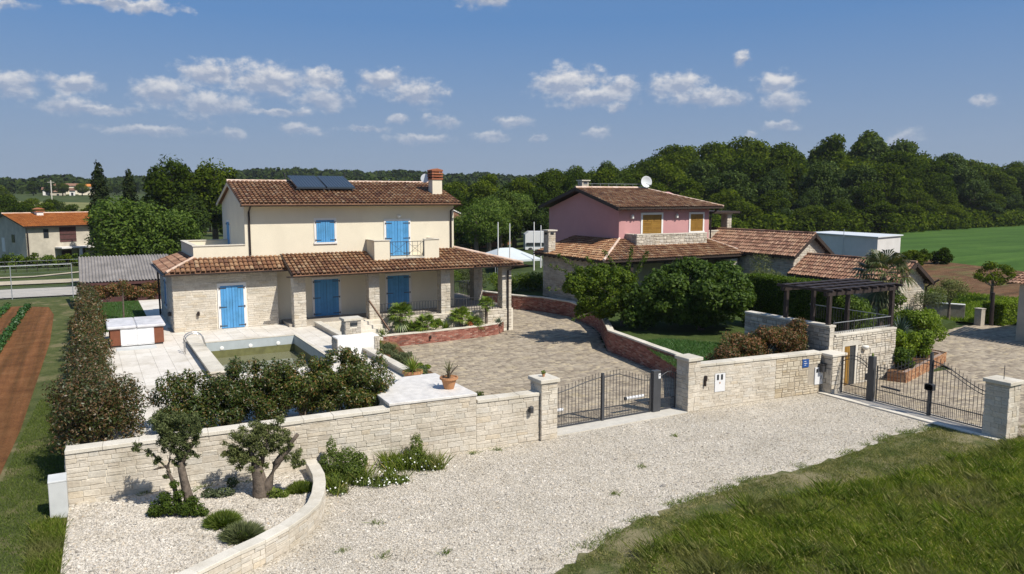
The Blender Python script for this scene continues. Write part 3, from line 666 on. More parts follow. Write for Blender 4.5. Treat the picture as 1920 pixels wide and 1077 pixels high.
def louvre(parent, T, u0, u1, z0, z1, off=0.0):
    L = (u1 - u0) / 2
    for k in range(2):
        a = u0 + k * L; mb = MB(); w = .06
        fbox(mb, T, a + .005, a + w, off + .005, off + .05, z0, z1); fbox(mb, T, a + L - w, a + L - .005, off + .005, off + .05, z0, z1)
        fbox(mb, T, a + w, a + L - w, off + .005, off + .05, z0, z0 + w); fbox(mb, T, a + w, a + L - w, off + .005, off + .05, z1 - w, z1)
        fbox(mb, T, a + w, a + L - w, off + .004, off + .012, z0 + w, z1 - w)
        s_ = mb.build('shutter', 'ochre', parent); n = 11; hh = (z1 - z0 - 2 * w) / n
        sm = MB()
        for i in range(n): fbox(sm, T, a + w, a + L - w, off + .015, off + .04, z0 + w + i * hh + .008, z0 + w + (i + 1) * hh - .012)
        sm.build('slat_set', 'ochre', s_)['kind'] = 'stuff'
def wall_lamp(parent, T, u, z, mat='iron', s_=1.0, name='wall_lamp'):
    mb = MB(); fbox(mb, T, u - .035 * s_, u + .035 * s_, 0, .03, z - .10 * s_, z + .05 * s_); c = T(u, .09 * s_, z)
    mb.lathe([(.0, -.09 * s_), (.055 * s_, -.085 * s_), (.06 * s_, .05 * s_), (.02 * s_, .085 * s_)], c, 8)
    mb.bar(T(u, .02, z + .02), T(u, .09 * s_, z + .02), .02)
    return mb.build(name, mat, parent)
def opal_lamp(parent, T, u, z, s_=1.0):
    mb = MB(); c = T(u, .07 * s_, z); mb.lathe([(.0, -.10 * s_), (.07 * s_, -.085 * s_), (.12 * s_, -.02 * s_), (.13 * s_, .04 * s_), (.11 * s_, .06 * s_), (.0, .07 * s_)], c, 14)
    return mb.build('wall_lamp', 'lampglass', parent, smooth=True)
def pipe(parent, pts, r_=.045, mat='gutter', name='downpipe'):
    mb = MB(); mb.tube(pts, r_, 8); return mb.build(name, mat, parent)
def gutter(parent, a, b_, r_=.065, mat='gutter'):
    a = Vector(a); b_ = Vector(b_); mb = MB(); d = (b_ - a).normalized(); side = d.cross(Vector((0, 0, 1))).normalized(); n = 6
    out = [(-math.cos(math.pi * k / n), -math.sin(math.pi * k / n)) for k in range(n + 1)]; v = []
    for p in (a, b_):
        for k in range(n + 1): v.append(p + side * out[k][0] * r_ + Vector((0, 0, out[k][1] * r_)))
        for k in range(n, -1, -1): v.append(p + side * out[k][0] * r_ * .85 + Vector((0, 0, out[k][1] * r_ * .85)))
    k2 = 2 * (n + 1); f = [(i, (i + 1) % k2, k2 + (i + 1) % k2, k2 + i) for i in range(k2)] + [tuple(range(k2))[::-1], tuple(range(k2, 2 * k2))]
    mb.add(v, f); return mb.build('gutter', mat, parent)
def caps(parent, A, B, z, w, th=.09, over=.04, step=.95, mat='cap', gap=.006, slope=0.0, name='cap_stone', back=None):
    """row of cap stones along A->B; the wall lies on the left of A->B, width w"""
    A = Vector((A[0], A[1])); B = Vector((B[0], B[1])); L = (B - A).length; d = (B - A) / L; nrm = Vector((-d.y, d.x)); n = max(1, round(L / step)); s_ = L / n
    for i in range(n):
        a = A + d * (i * s_ + gap / 2) - nrm * over; b_ = A + d * ((i + 1) * s_ - gap / 2) - nrm * over; c = b_ + nrm * (w + 2 * over); e = a + nrm * (w + 2 * over)
        z0 = z + slope * i * s_; z1 = z + slope * (i + 1) * s_; j = rnd.uniform(-.004, .004); mb = MB()
        v = [(a.x, a.y, z0 + j), (b_.x, b_.y, z1 + j), (c.x, c.y, z1 + j), (e.x, e.y, z0 + j)]
        mb.add(v + [(p[0], p[1], p[2] + th) for p in v], [(0, 3, 2, 1), (4, 5, 6, 7), (0, 1, 5, 4), (1, 2, 6, 5), (2, 3, 7, 6), (3, 0, 4, 7)])
        mb.build(name, mat, parent, bevel=.008)
def core(parent, A, B, w, z0, z1, mat='mortar', z1b=None, name='wall_core'):
    A = Vector((A[0], A[1])); B = Vector((B[0], B[1])); d = (B - A).normalized(); nrm = Vector((-d.y, d.x)); c = B + nrm * w; e = A + nrm * w; z1b = z1 if z1b is None else z1b
    v = [(A.x, A.y, z0), (B.x, B.y, z0), (c.x, c.y, z0), (e.x, e.y, z0), (A.x, A.y, z1), (B.x, B.y, z1b), (c.x, c.y, z1b), (e.x, e.y, z1)]
    return MB().add(v, [(0, 3, 2, 1), (4, 5, 6, 7), (0, 1, 5, 4), (1, 2, 6, 5), (2, 3, 7, 6), (3, 0, 4, 7)]).build(name, mat, parent)

# ------------------------------------------------------------------ terrace deck round the pool
deck = tag(MB().box(-.42, 10.0, 21.4, 29.0, -.05, 1.175).box(-.42, 4.2, 29.0, 36.0, -.05, 1.175).box(8.3, 10.0, 29.0, 36.0, -.05, 1.175)
           .box(-.42, 10.0, 36.0, 41.2, -.05, 1.175).build('pool_terrace', 'deck_joint', fix=False), kind='structure')
it = []
tw, tl = .60, .90
for i in range(17):
    for j in range(21):
        x0 = .30 + i * tw * .985; x1 = min(x0 + tw * .985, 9.78); y0 = 22.3 + j * tl; y1 = min(y0 + tl, 41.15)
        if x1 - x0 < .1: continue
        if x1 > 3.5 and y0 > 39.3: continue
        if x1 > 3.5: y1 = min(y1, 39.4)
        px0, px1, py0, py1 = 4.16, 8.34, 28.96, 36.04
        segs = [(x0, x1, y0, y1)]
        if x1 > px0 and x0 < px1 and y1 > py0 and y0 < py1:
            segs = []
            if x0 < px0: segs.append((x0, px0, y0, y1))
            if x1 > px1: segs.append((px1, x1, y0, y1))
            xa, xb = max(x0, px0), min(x1, px1)
            if y0 < py0: segs.append((xa, xb, y0, py0))
            if y1 > py1: segs.append((xa, xb, py1, y1))
        for a, b_, c, d in segs:
            if b_ - a > .05 and d - c > .05: it.append(((a + b_) / 2, (c + d) / 2, 1.175, 0, b_ - a - .006, .025, d - c - .006))
def unit_tile():
    v, f = unit_stone(1, .01, .0, .9); v = v[:12]; v = [(x, (-1 if y < -.9 else y), z) for x, y, z in v]
    v[8:12] = [(x * .99, -1.0, z * .99) for x, z in ((-.5, -.5), (.5, -.5), (.5, .5), (-.5, .5))]; v[4:8] = [(x, -.9, z) for x, z in ((-.5, -.5), (.5, -.5), (.5, .5), (-.5, .5))]
    me = bpy.data.meshes.new('deck_tile'); me.from_pydata(v, [], f[:8] + [(8, 9, 10, 11)]); me.materials.append(M['deck']); me.update(); return me
UT = unit_tile()
it.sort(key=lambda t: t[1])
for n_, (x, y, z, a, l, d, h) in enumerate(it):
    if n_ < 299:
        o = bpy.data.objects.new('deck_tile', UT); COL.objects.link(o); o.parent = deck; o.location = (x, y, z); o.rotation_euler = (rad(-90), 0, 0); o.scale = (l, d, h)
mb = MB()
for (x, y, z, a, l, d, h) in it[299:]: mb.box(x - l / 2, x + l / 2, y - h / 2, y + h / 2, z, z + .025)
mb.build('deck_tile_field', 'deck', deck)['kind'] = 'stuff'
tag(MB().box(.0, 2.62, 41.2, 53.2, -.05, 1.17).build('lawn_mound', 'lawn', fix=False), kind='structure')
tag(MB().box(2.62, 3.43, 41.2, 47.5, -.05, 1.185).box(2.62, 6, 47.5, 53.2, -.05, 1.165).build('house_path', 'deck', fix=False), kind='structure')
# planting bank between terrace and drive
pb = MB(); pb.add([(10.0, 23.2, 1.1), (12.8, 23.4, .05), (12.9, 31.5, .05), (13.5, 35.4, .05), (13.6, 37.0, .35), (10.0, 37.0, 1.1), (10.0, 20.4, .9), (11.6, 20.4, .05)], [(0, 1, 2), (0, 2, 5), (2, 3, 5), (3, 4, 5), (6, 7, 1, 0)])
o = pb.build('planting_bank', 'soil2'); o['kind'] = 'structure'
[setattr(p_, 'use_smooth', False) for p_ in o.data.polygons]
if o.data.polygons[0].normal.z < 0: o.data.flip_normals()

# pool
t = thing('swimming_pool', 'half-empty rectangular pool with murky green water in the pale terrace', 'pool', (4.2, 29, 0))
mb = MB(); mb.box(4.2, 8.3, 29.0, 36.0, -.04, -.01); mb.build('basin_floor', 'liner_algae', t)
for nm, z0, z1, mt in (('liner_band', .78, 1.165, 'liner'), ('algae_band', -.01, .78, 'liner_algae')):
    mb = MB(); mb.box(4.2, 4.215, 29.0, 36.0, z0, z1); mb.box(8.285, 8.3, 29.0, 36.0, z0, z1); mb.box(4.215, 8.285, 35.985, 36.0, z0, z1); mb.box(4.215, 8.285, 29.0, 29.015, z0, z1); mb.build(nm, mt, t)
MB().add([(4.215, 29.015, .44), (8.285, 29.015, .44), (8.285, 35.985, .44), (4.215, 35.985, .44)], [(0, 1, 2, 3)]).build('water', 'water', t, fix=False)
mb = MB(); mb.box(4.13, 8.37, 36.0, 36.12, 1.165, 1.212); mb.box(8.3, 8.42, 28.9, 36.0, 1.165, 1.212); mb.box(4.1, 8.42, 28.78, 28.9, 1.165, 1.212); mb.build('coping', 'cap', t)
for x in (5.05, 6.3, 7.55):
    mb = MB(); mb.lathe([(.09, 0), (.09, .02), (.05, .03), (.0, .03)], (0, 0, 0), 12); mb.v = [(x + p[0], 35.985 - p[2], .88 + p[1]) for p in mb.v]; mb.build('pool_light', 'white_bright', t)
t = thing('pool_cover_bench', 'long pale bench box along the left edge of the pool', 'bench', (3.6, 28.5, 1.2))
MB().box(3.62, 4.06, 28.55, 36.35, 1.2, 1.40).build('bench_body', 'deck_joint', t)
for k in range(8): MB().box(3.56, 4.12, 28.5 + k * .99, 28.5 + k * .99 + .982, 1.40, 1.47).build('bench_slab', 'cap', t, bevel=.008)
t = thing('pool_ladder', 'curved stainless steel pool handrail at the far end of the pale bench', 'handrail', (3.4, 34.3, 1.2))
for dy in (0, .42):
    mb = MB(); pts = [(3.30, 33.7 + dy, 1.2), (3.30, 33.72 + dy, 1.75)] + [(3.30 + .30 + .30 * -math.cos(math.pi * k / 8) * 1.0, 33.75 + dy, 1.75 + .28 * math.sin(math.pi * k / 8)) for k in range(9)]
    pts = [(3.30, 33.7 + dy, 1.2)] + [(3.66 - .36 * math.cos(math.pi * k / 10), 33.7 + dy, 1.78 + .26 * math.sin(math.pi * k / 10)) for k in range(11)] + [(4.35, 33.7 + dy, .6)]
    mb.tube(pts, .021, 8); mb.build('rail', 'steel', t, smooth=True)
# hot tub
t = thing('hot_tub', 'square brown hot tub wrapped in silver film with a grey-white cover', 'hot tub', (1.65, 37.9, 1.2))
MB().box(.66, 2.70, 36.66, 39.0, 1.2, 1.27).build('tub_base', 'iron', t)
MB().box(.62, 2.74, 36.62, 39.05, 1.27, 2.0).build('tub_shell', 'tub_wood', t, bevel=.02)
T_ = face('front', 36.62)
for k in range(6):
    for x0 in (.64, 2.34): mb = MB(); fbox(mb, T_, x0 + k * .064, x0 + k * .064 + .058, 0, .012, 1.29, 1.98); mb.build('cladding_board', 'tub_wood', t)
mb = MB(); n = 16
for (a, b_) in ((1.06, 1.66), (1.70, 2.32)):
    vv = []; 
    for i in range(n + 1):
        for j in range(9):
            u = a + (b_ - a) * i / n; z = 1.30 + .66 * j / 8; vv.append((u, 36.605 - .03 * abs(noise.noise(Vector((u * 4, z * 6, 2)))) - .012, z))
    mb.add(vv, [(i * 9 + j, (i + 1) * 9 + j, (i + 1) * 9 + j + 1, i * 9 + j + 1) for i in range(n) for j in range(8)])
mb.build('foil_window', 'foil', t, smooth=True, fix=False)
mb = MB()
for x in (1.03, 1.66, 2.31): fbox(mb, T_, x, x + .035, 0, .05, 1.27, 1.98)
fbox(mb, T_, 1.03, 2.345, 0, .05, 1.25, 1.29); fbox(mb, T_, 1.03, 2.345, 0, .05, 1.965, 2.0); mb.build('foil_frame', 'plumbwhite', t)
MB().box(.52, 1.66, 36.52, 39.15, 2.0, 2.13).build('cover', 'tub_cover', t, bevel=.035)
MB().box(1.67, 2.82, 36.52, 39.15, 2.0, 2.13).build('cover', 'tub_cover', t, bevel=.035)
t = single('loose_panel', MB().box(.82, 2.38, 35.66, 36.45, 1.2, 1.235), 'concrete_box', 'flat grey panel lying on the paving in front of the hot tub', 'panel')

# ------------------------------------------------------------------ front garden walls and pillars
t = thing('garden_wall', 'cream stone garden wall along the gravel below the dark hedge', 'wall', (-.78, 21.0, 0))
P0 = (-.78, WL(-.78)); P1 = (7.36, WL(7.36)); P2 = (10.04, WL(10.04)); P3 = (12.18, WL(12.18)); ang0 = math.atan2(P1[1] - P0[1], P1[0] - P0[0])
core(t, P0, P3, .33, -.05, 1.40, z1b=1.40); core(t, P0, P1, .33, 1.40, 1.44, z1b=1.53)
stones(t, P0, P1, 0.02, 1.56, zf=lambda u: 1.44 + .011 * u, lim=290, ch=(.10, .19), ln=(.22, .55), seed=5)
caps(t, P0, P1, 1.445, .33, slope=.0110, th=.10, over=.05, step=.8)
t = thing('garden_wall', 'raised cream stone block wall carrying the white slab with the potted palm', 'wall', (P1[0], P1[1], 0))
core(t, P1, P2, .33, 1.40, 1.70)
stones(t, P1, P2, 0.02, 1.70, lim=300, ch=(.10, .19), ln=(.22, .55), seed=6)
MB().prism([(P1[0], P1[1] + .33, 1.18), (P2[0], P2[1] + .33, 1.18), (10.0, 23.2, 1.18), (8.9, 23.2, 1.18), (7.4, 21.5, 1.18)], (0, 0, .52)).build('slab_base', 'mortar', t)
MB().prism([(7.32, WL(7.36) - .05, 1.70), (10.06, WL(10.06) - .05, 1.70), (10.02, 23.25, 1.70), (8.86, 23.25, 1.70), (7.36, 21.5, 1.70)], (0, 0, .08)).build('top_slab', 'slab', t, bevel=.01)
t = thing('garden_wall', 'low cream stone wall between the white slab and the left gate pillar', 'wall', (P2[0], P2[1], 0))
stones(t, P2, P3, 0.02, 1.46, lim=300, ch=(.10, .19), ln=(.22, .55), seed=7)
core(t, P2, P3, .33, 1.40, 1.455); caps(t, (P2[0] + .03, P2[1]), P3, 1.46, .33, th=.10, over=.05, step=.8)
T_ = face('front', WL(11.85)); l = wall_lamp(None, T_, 11.85, 1.08, s_=1.3); tag(l, 'small dark lamp on the cream wall left of the gate pillar', 'lamp')
def pillar(label, x0, x1, y0, y1, h, mat='stone', seed=1, capz=.12, over=.06, z0=0.0):
    t = thing('gate_pillar', label, 'pillar', ((x0 + x1) / 2, (y0 + y1) / 2, z0))
    MB().box(x0 + .02, x1 - .02, y0 + .02, y1 - .02, z0 - .05, h).build('pillar_core', 'mortar', t)
    for A, B, s_ in (((x0, y0 + .02), (x1, y0 + .02), 0), ((x0 + .02, y1), (x0 + .02, y0), 1), ((x1 - .02, y0), (x1 - .02, y1), 2)):
        stones(t, A, B, z0 + .01, h, mat, ch=(.13, .2), ln=(.2, .38), lim=60, seed=seed * 5 + s_)
    MB().box(x0 - over, x1 + over, y0 - over, y1 + over, h, h + capz).build('cap_stone', 'cap', t, bevel=.012); return t
pillar('cream stone pillar left of the double gate with a small pot on top', 12.2, 12.80, 19.92, 20.62, 1.86, seed=1)
pillar('cream stone pillar between the small gate and the long cream wall', 18.45, 19.02, 20.1, 20.75, 1.86, seed=2)
pillar('stone pillar at the far right with a rod on top', 25.05, 25.72, 12.75, 13.50, 1.78, 'stone', seed=3)
o = single('metal_rod', MB().tube([(25.35, 13.1, 1.9), (25.35, 13.1, 2.35)], .012, 6), 'iron', 'thin dark rod standing on the right gate pillar', 'rod')
t = thing('flower_pot', 'tiny yellow-green plant in a pot on the left gate pillar', 'pot', (12.5, 20.3, 1.98))
MB().lathe([(.035, 0), (.05, .09), (.055, .10), (.045, .10)], (12.5, 20.3, 1.98), 10).build('pot', 'terra', t)
rg = np.random.default_rng(3); P = np.array((12.5, 20.3, 2.12)) + rand_dirs(rg, 60) * .06; V, F = leaf_quads(P, rand_dirs(rg, 60), .07, rg)
link('leaves', npmesh('leaves', V - np.array((12.5, 20.3, 1.98)), F, 'lf_bright'), t)

# right-hand wall of the front: smooth jointed half and rough dark jointed half
A = (19.02, 20.32); Bm = (22.68, 19.94); B = (24.92, 19.70)
t = thing('garden_wall', 'long cream stone wall between the two gates in front of the reddish bushes', 'wall', (A[0], A[1], 0))
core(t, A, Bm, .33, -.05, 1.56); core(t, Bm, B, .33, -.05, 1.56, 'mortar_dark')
stones(t, A, Bm, .01, 1.56, ch=(.08, .13), ln=(.25, .6), lim=230, proud=.022, gap=.006, seed=11, holes=[(.80, 1.30, .55, 1.25)])
stones(t, Bm, B, .01, 1.56, ch=(.14, .26), ln=(.16, .42), lim=70, gap=.02, seed=12, irregular=.6, holes=[(1.62, 2.20, .35, 1.05)], mat='stone_warm')
caps(t, A, B, 1.56, .33, th=.10, over=.05, step=.85)
def on_wall(u): a = Vector(A); d = (Vector(B) - a).normalized(); return a + d * u, math.atan2(d.y, d.x)
def wbox(mb, u0, u1, o0, o1, z0, z1):
    a = Vector(A); d = (Vector(B) - a).normalized(); nn = Vector((d.y, -d.x))
    return fbox(mb, lambda u, o, z: (*(a + d * u + nn * o), z), u0, u1, o0, o1, z0, z1)
t = thing('meter_cabinet', 'white meter cabinet with two dark windows in the pale wall', 'cabinet', (19.9, 20.2, .5))
wbox(MB(), .82, 1.28, -.04, .035, .56, 1.24).build('cabinet_door', 'plumbwhite', t)
for a, b_ in ((.90, .99), (1.08, 1.17)): wbox(MB(), a, b_, .035, .042, 1.0, 1.2).build('window', 'glass_dark', t)
wbox(MB(), 1.02, 1.06, .035, .045, .86, .92).build('lock', 'terra', t)
l = MB(); wbox(l, .34, .42, 0, .10, 1.02, 1.22); wbox(l, .33, .37, 0, .12, .84, 1.02); tag(l.build('wall_lamp', 'gutter'), 'small dark lamp on the long wall beside the middle pillar', 'lamp')
t = thing('number_plate', 'blue house number plate near the top of the rough stone wall', 'sign', (24.1, 19.8, 1.1))
wbox(MB(), 4.98, 5.30, 0, .035, 1.10, 1.42).build('plate', 'blueplate', t)
for k, (u, z, l) in enumerate(((5.06, 1.33, .10), (5.05, 1.25, .16), (5.08, 1.18, .08))): wbox(MB(), u, u + l, .035, .038, z, z + .018).build('lettering', 'white_bright', t)
t = thing('meter_cabinet', 'white letterbox cabinet with three small windows at the right end of the wall', 'cabinet', (24.9, 19.8, .3))
wbox(MB(), 5.64, 5.90 + .30, -.04, .04, .36, 1.04).build('cabinet_door', 'plumbwhite', t)
for k in range(3): wbox(MB(), 5.69 + k * .17, 5.69 + k * .17 + .11, .04, .047, .84, .98).build('window', 'glass_dark', t)
wbox(MB(), 5.93, 5.96, .04, .05, .56, .70).build('slot', 'glass_dark', t)

# gate sills
MB().box(12.8, 18.45, 20.1, 20.95, -.03, .03).build('gate_sill', 'concrete')['kind'] = 'structure'
MB().box(24.78, 25.02, 12.9, 19.65, -.03, .05).build('gate_kerb', 'cap')['kind'] = 'structure'
MB().box(25.02, 25.9, 13.5, 19.5, -.03, .022).build('gate_channel', 'asphalt')['kind'] = 'structure'

# curved low wall round the olive bed
t = thing('curved_wall', 'low curved cream stone wall round the pebble bed with the olive trees', 'wall', (4.4, 17.2, 0))
for i in range(len(CURVE) - 1):
    a = CURVE[i + 1]; b_ = CURVE[i]
    core(t, a, b_, .24, -.05, .44)
    # stones on the outer (right-hand) side
    stones(t, a, b_, .0, .44, ch=(.09, .14), ln=(.2, .42), lim=18, seed=30 + i, facing=None)
    caps(t, a, b_, .445, .24, th=.085, over=.035, step=.9, gap=.002)

# left plot wall under the side hedge
t = thing('side_wall', 'shaded stone side wall under the left hedge beside the grass strip', 'wall', (-.78, 30, 0))
core(t, (-.78, 53.2), (-.78, 21.34), .3, -.1, 1.25); stones(t, (-.78, 29), (-.78, 21.05), .05, 1.25, lim=120, seed=40)
# low kerb wall between terrace and planting bank
t = thing('kerb_wall', 'low pale kerb wall along the right edge of the terrace', 'wall', (10, 31, 1.1))
for y0, y1 in ((23.3, 30.3), (31.4, 37.9)):
    MB().box(9.78, 10.08, y0, y1, 1.1, 1.38).build('wall_core', 'stone_grey_and_shaded', t); caps(t, (10.08, y0), (10.08, y1), 1.38, .30, th=.07, over=.02, step=.9)

# ------------------------------------------------------------------ cream house
H = thing('cream_house', 'cream two-storey house with blue shutters, stone ground floor and clay tile roofs', 'house', (3.43, 39.4, 0))
FR = face('front', 39.43); FU = face('front', 40.0); FLf = face('left', 3.43); FGl = face('left', 6.95)
MB().box(3.43, 8.34, 39.43, 46.2, 0, 4.02).build('stone_wing_wall', 'mortar', H, fix=False)
stones(H, (3.43, 39.43), (8.34, 39.43), 1.2, 3.98, ch=(.085, .15), ln=(.25, .6), lim=280, proud=.022, gap=.007, seed=51, holes=[(1.95, 3.42, 1.2, 3.46)])
stones(H, (3.43, 46.2), (3.43, 39.43), 1.2, 3.98, ch=(.085, .15), ln=(.25, .6), lim=0, proud=.022, gap=.007, seed=52, kind='stone')
MB().box(8.34, 18.5, 40.0, 46.9, 0, 4.6).build('ground_floor_wall', 'plaster', H, fix=False)
mb = MB(); mb.prism([(6.95, 40.0, 4.6), (6.95, 47.0, 4.6), (6.95, 47.0, 7.32), (6.95, 43.5, 8.36), (6.95, 40.0, 7.32)], (11.55, 0, 0)); mb.build('upper_wall', 'plaster', H)
MB().box(8.6, 21.3, 38.25, 40.0, .0, 1.35).box(18.5, 21.3, 40.0, 45.5, 0, 1.35).build('porch_floor', 'stone_grey_and_shaded', H)
MB().box(10.0, 21.3, 38.0, 38.25, .0, 1.30).build('porch_plinth', 'mortar', H)
stones(H, (13.3, 38.0), (21.2, 38.0), .2, 1.30, ch=(.12, .2), ln=(.25, .6), lim=20, seed=57)
# doors and windows
frame(H, FR, 5.57, 6.66, 1.22, 3.33, .13, .05, sill=False); shutter(H, FR, 5.57, 6.66, 1.22, 3.33, off=.02, np_=4)
frame(H, FU, 10.35, 11.66, 1.37, 3.33, .12, .04, sill=False); shutter(H, FU, 10.35, 11.66, 1.37, 3.33, np_=4)
frame(H, FU, 14.42, 15.70, 1.37, 3.33, .12, .04, sill=False); shutter(H, FU, 14.42, 15.70, 1.37, 3.33, np_=4)
frame(H, FU, 10.55, 11.52, 5.30, 6.47, .11, .04); shutter(H, FU, 10.55, 11.52, 5.30, 6.47, nh=2, np_=4)
frame(H, FU, 14.40, 15.72, 4.45, 6.36, .12, .04, sill=False); shutter(H, FU, 14.40, 15.72, 4.45, 6.36, np_=4)
frame(H, FLf, -43.45, -42.45, 2.05, 3.45, .10, .04); shutter(H, FLf, -43.45, -42.45, 2.05, 3.45, nh=2, np_=4)
frame(H, FGl, -45.35, -44.45, 4.95, 6.30, .10, .04, sill=False); shutter(H, FGl, -45.35, -44.45, 4.95, 6.30, nh=2, np_=4)
opal_lamp(H, FU, 15.15, 6.62); wall_lamp(H, FR, 4.52, 2.05, 'gutter', 1.2); wall_lamp(H, FLf, -40.3, 2.0, 'iron', 1.3)
# pillars of the porch
for i, (x0, x1, y0, y1, zb) in enumerate(((8.81, 9.42, 38.03, 38.6, 1.2), (12.70, 13.28, 38.03, 38.6, 1.25), (16.80, 17.36, 38.03, 38.6, 1.25), (20.62, 21.22, 38.03, 38.6, 0), (20.62, 21.22, 41.7, 42.3, 1.3))):
    pl = MB().box(x0 + .02, x1 - .02, y0 + .02, y1 - .02, zb, 3.85).build('porch_pillar', 'mortar', H)
    stones(H, (x0, y0 + .02), (x1, y0 + .02), zb, 3.84, ch=(.12, .18), ln=(.2, .4), lim=22, seed=60 + i, sub=pl, gap=.008, name='pillar_stone')
    stones(H, (x0 + .02, y1), (x0 + .02, y0), zb, 3.84, ch=(.12, .18), ln=(.2, .4), lim=0, seed=70 + i, sub=pl, gap=.008, name='pillar_stone')
MB().box(8.81, 21.22, 38.1, 38.5, 3.72, 3.86).box(20.7, 21.1, 38.5, 44.5, 3.72, 3.86).build('porch_beam', 'soffit', H)
# porch roof
mb = MB()
for xa, xb, yb_ in ((8.7, 13.27, 40.0), (13.27, 17.0, 38.71), (17.0, 18.5, 40.0)):
    q_ = (yb_ - 37.46) / 2.54 * .89; mb.prism([(xa, 37.46, 3.77), (xa, yb_, 3.77 + q_), (xa, yb_, 3.84 + q_), (xa, 37.46, 3.84)], (xb - xa, 0, 0))
mb.add([(18.5, 37.55, 3.87), (21.75, 37.55, 3.87), (18.5, 40.0, 4.73), (18.5, 37.55, 3.80), (21.75, 37.55, 3.80), (18.5, 40.0, 4.66)], [(0, 1, 2), (3, 5, 4), (0, 3, 4, 1), (1, 4, 5, 2)])
mb.add([(21.75, 37.55, 3.87), (21.75, 44.5, 3.87), (18.5, 44.5, 4.73), (18.5, 40.0, 4.73), (21.75, 37.55, 3.80), (21.75, 44.5, 3.80), (18.5, 44.5, 4.66), (18.5, 40.0, 4.66)], [(0, 1, 2, 3), (7, 6, 5, 4), (0, 4, 5, 1)])
mb.build('porch_roof', 'tile_pan', H)
V1 = (0, 2.5, .86); L1 = math.hypot(2.5, .86)
bal = lambda X, Y: 13.2 < X < 17.06 and Y > 38.68
roof_tiles(H, (8.68, 37.48, 3.89), (1, 0, 0), V1, 13.1, L1, clip=lambda u, v: 8.68 + u < 21.75 - 3.25 * v / L1 and not bal(8.68 + u, 37.48 + 2.5 * v / L1), seed=1)
V2 = (-3.25, 0, .86); L2 = math.hypot(3.25, .86)
roof_tiles(H, (21.8, 37.5, 3.89), (0, 1, 0), V2, 7.0, L2, clip=lambda u, v: u > 2.5 * v / L2, seed=2)
ridge_tiles(H, (21.72, 37.56, 3.95), (18.5, 40.0, 4.80), r_=.085)
mb = MB(); mb.bar((8.66, 37.55, 3.84), (8.66, 40.0, 4.70), .05, .14); mb.build('verge_board', 'gutter', H)
gutter(H, (8.35, 37.42, 3.83), (21.95, 37.42, 3.83)); gutter(H, (21.9, 37.4, 3.83), (21.9, 44.5, 3.83))
pipe(H, [(21.05, 37.45, 3.78), (21.0, 37.6, 3.62), (20.95, 37.95, 3.5), (20.95, 37.96, .05)], .05)
# lower left roof
mb = MB(); mb.add([(3.12, 38.92, 4.08), (8.75, 38.92, 4.08), (8.75, 40.0, 4.68), (4.5, 40.0, 4.68), (3.12, 38.92, 4.01), (8.75, 38.92, 4.01), (8.75, 40.0, 4.01), (4.5, 40.0, 4.01)], [(0, 1, 2, 3), (0, 4, 5, 1), (4, 7, 6, 5), (1, 5, 6, 2)])
mb.add([(3.12, 38.92, 4.08), (4.5, 40.0, 4.68), (4.5, 45.0, 4.68), (3.12, 46.3, 4.08), (3.12, 38.92, 4.01), (4.5, 40.0, 4.01), (4.5, 45.0, 4.01), (3.12, 46.3, 4.01)], [(0, 1, 2, 3), (0, 3, 7, 4), (4, 7, 6, 5), (2, 6, 7, 3)])
mb.build('lower_roof', 'tile_pan', H)
V3 = (0, 1.1, .60); L3 = math.hypot(1.1, .6)
roof_tiles(H, (3.1, 38.88, 4.10), (1, 0, 0), V3, 5.65, L3, clip=lambda u, v: u > 1.4 * v / L3, seed=3, pitch=.225)
V4 = (1.4, 0, .60); L4 = math.hypot(1.4, .6)
roof_tiles(H, (3.08, 46.2, 4.10), (0, -1, 0), V4, 7.25, L4, clip=lambda u, v: 1.3 * v / L4 < u < 7.25 - 1.1 * v / L4, mat='tile_red', seed=4, pitch=.225)
ridge_tiles(H, (3.15, 38.93, 4.16), (4.5, 40.0, 4.74), r_=.065)
gutter(H, (3.0, 38.80, 4.04), (8.78, 38.80, 4.04)); gutter(H, (3.0, 46.3, 4.04), (3.0, 38.8, 4.04)); mb = MB().box(3.1, 8.7, 38.9, 39.42, 3.97, 4.0); mb.build('soffit', 'soffit', H)
pipe(H, [(3.05, 45.9, 4.0), (3.3, 45.95, 3.7), (3.33, 46.0, 1.2)], .05)
# roof terrace over the wing
mb = MB(); mb.box(4.5, 6.95, 40.0, 40.18, 4.3, 5.27); mb.box(4.5, 4.68, 40.18, 45.3, 4.3, 5.27); mb.box(4.68, 6.95, 45.12, 45.3, 4.3, 5.27); mb.box(4.68, 6.95, 40.18, 45.12, 4.3, 4.8); mb.build('terrace_parapet', 'plaster', H)
mb = MB(); mb.box(4.46, 6.95, 39.96, 40.22, 5.27, 5.32); mb.box(4.46, 4.72, 40.22, 45.34, 5.27, 5.32); mb.box(4.72, 6.95, 45.08, 45.34, 5.27, 5.32); mb.build('parapet_cap', 'cap', H)
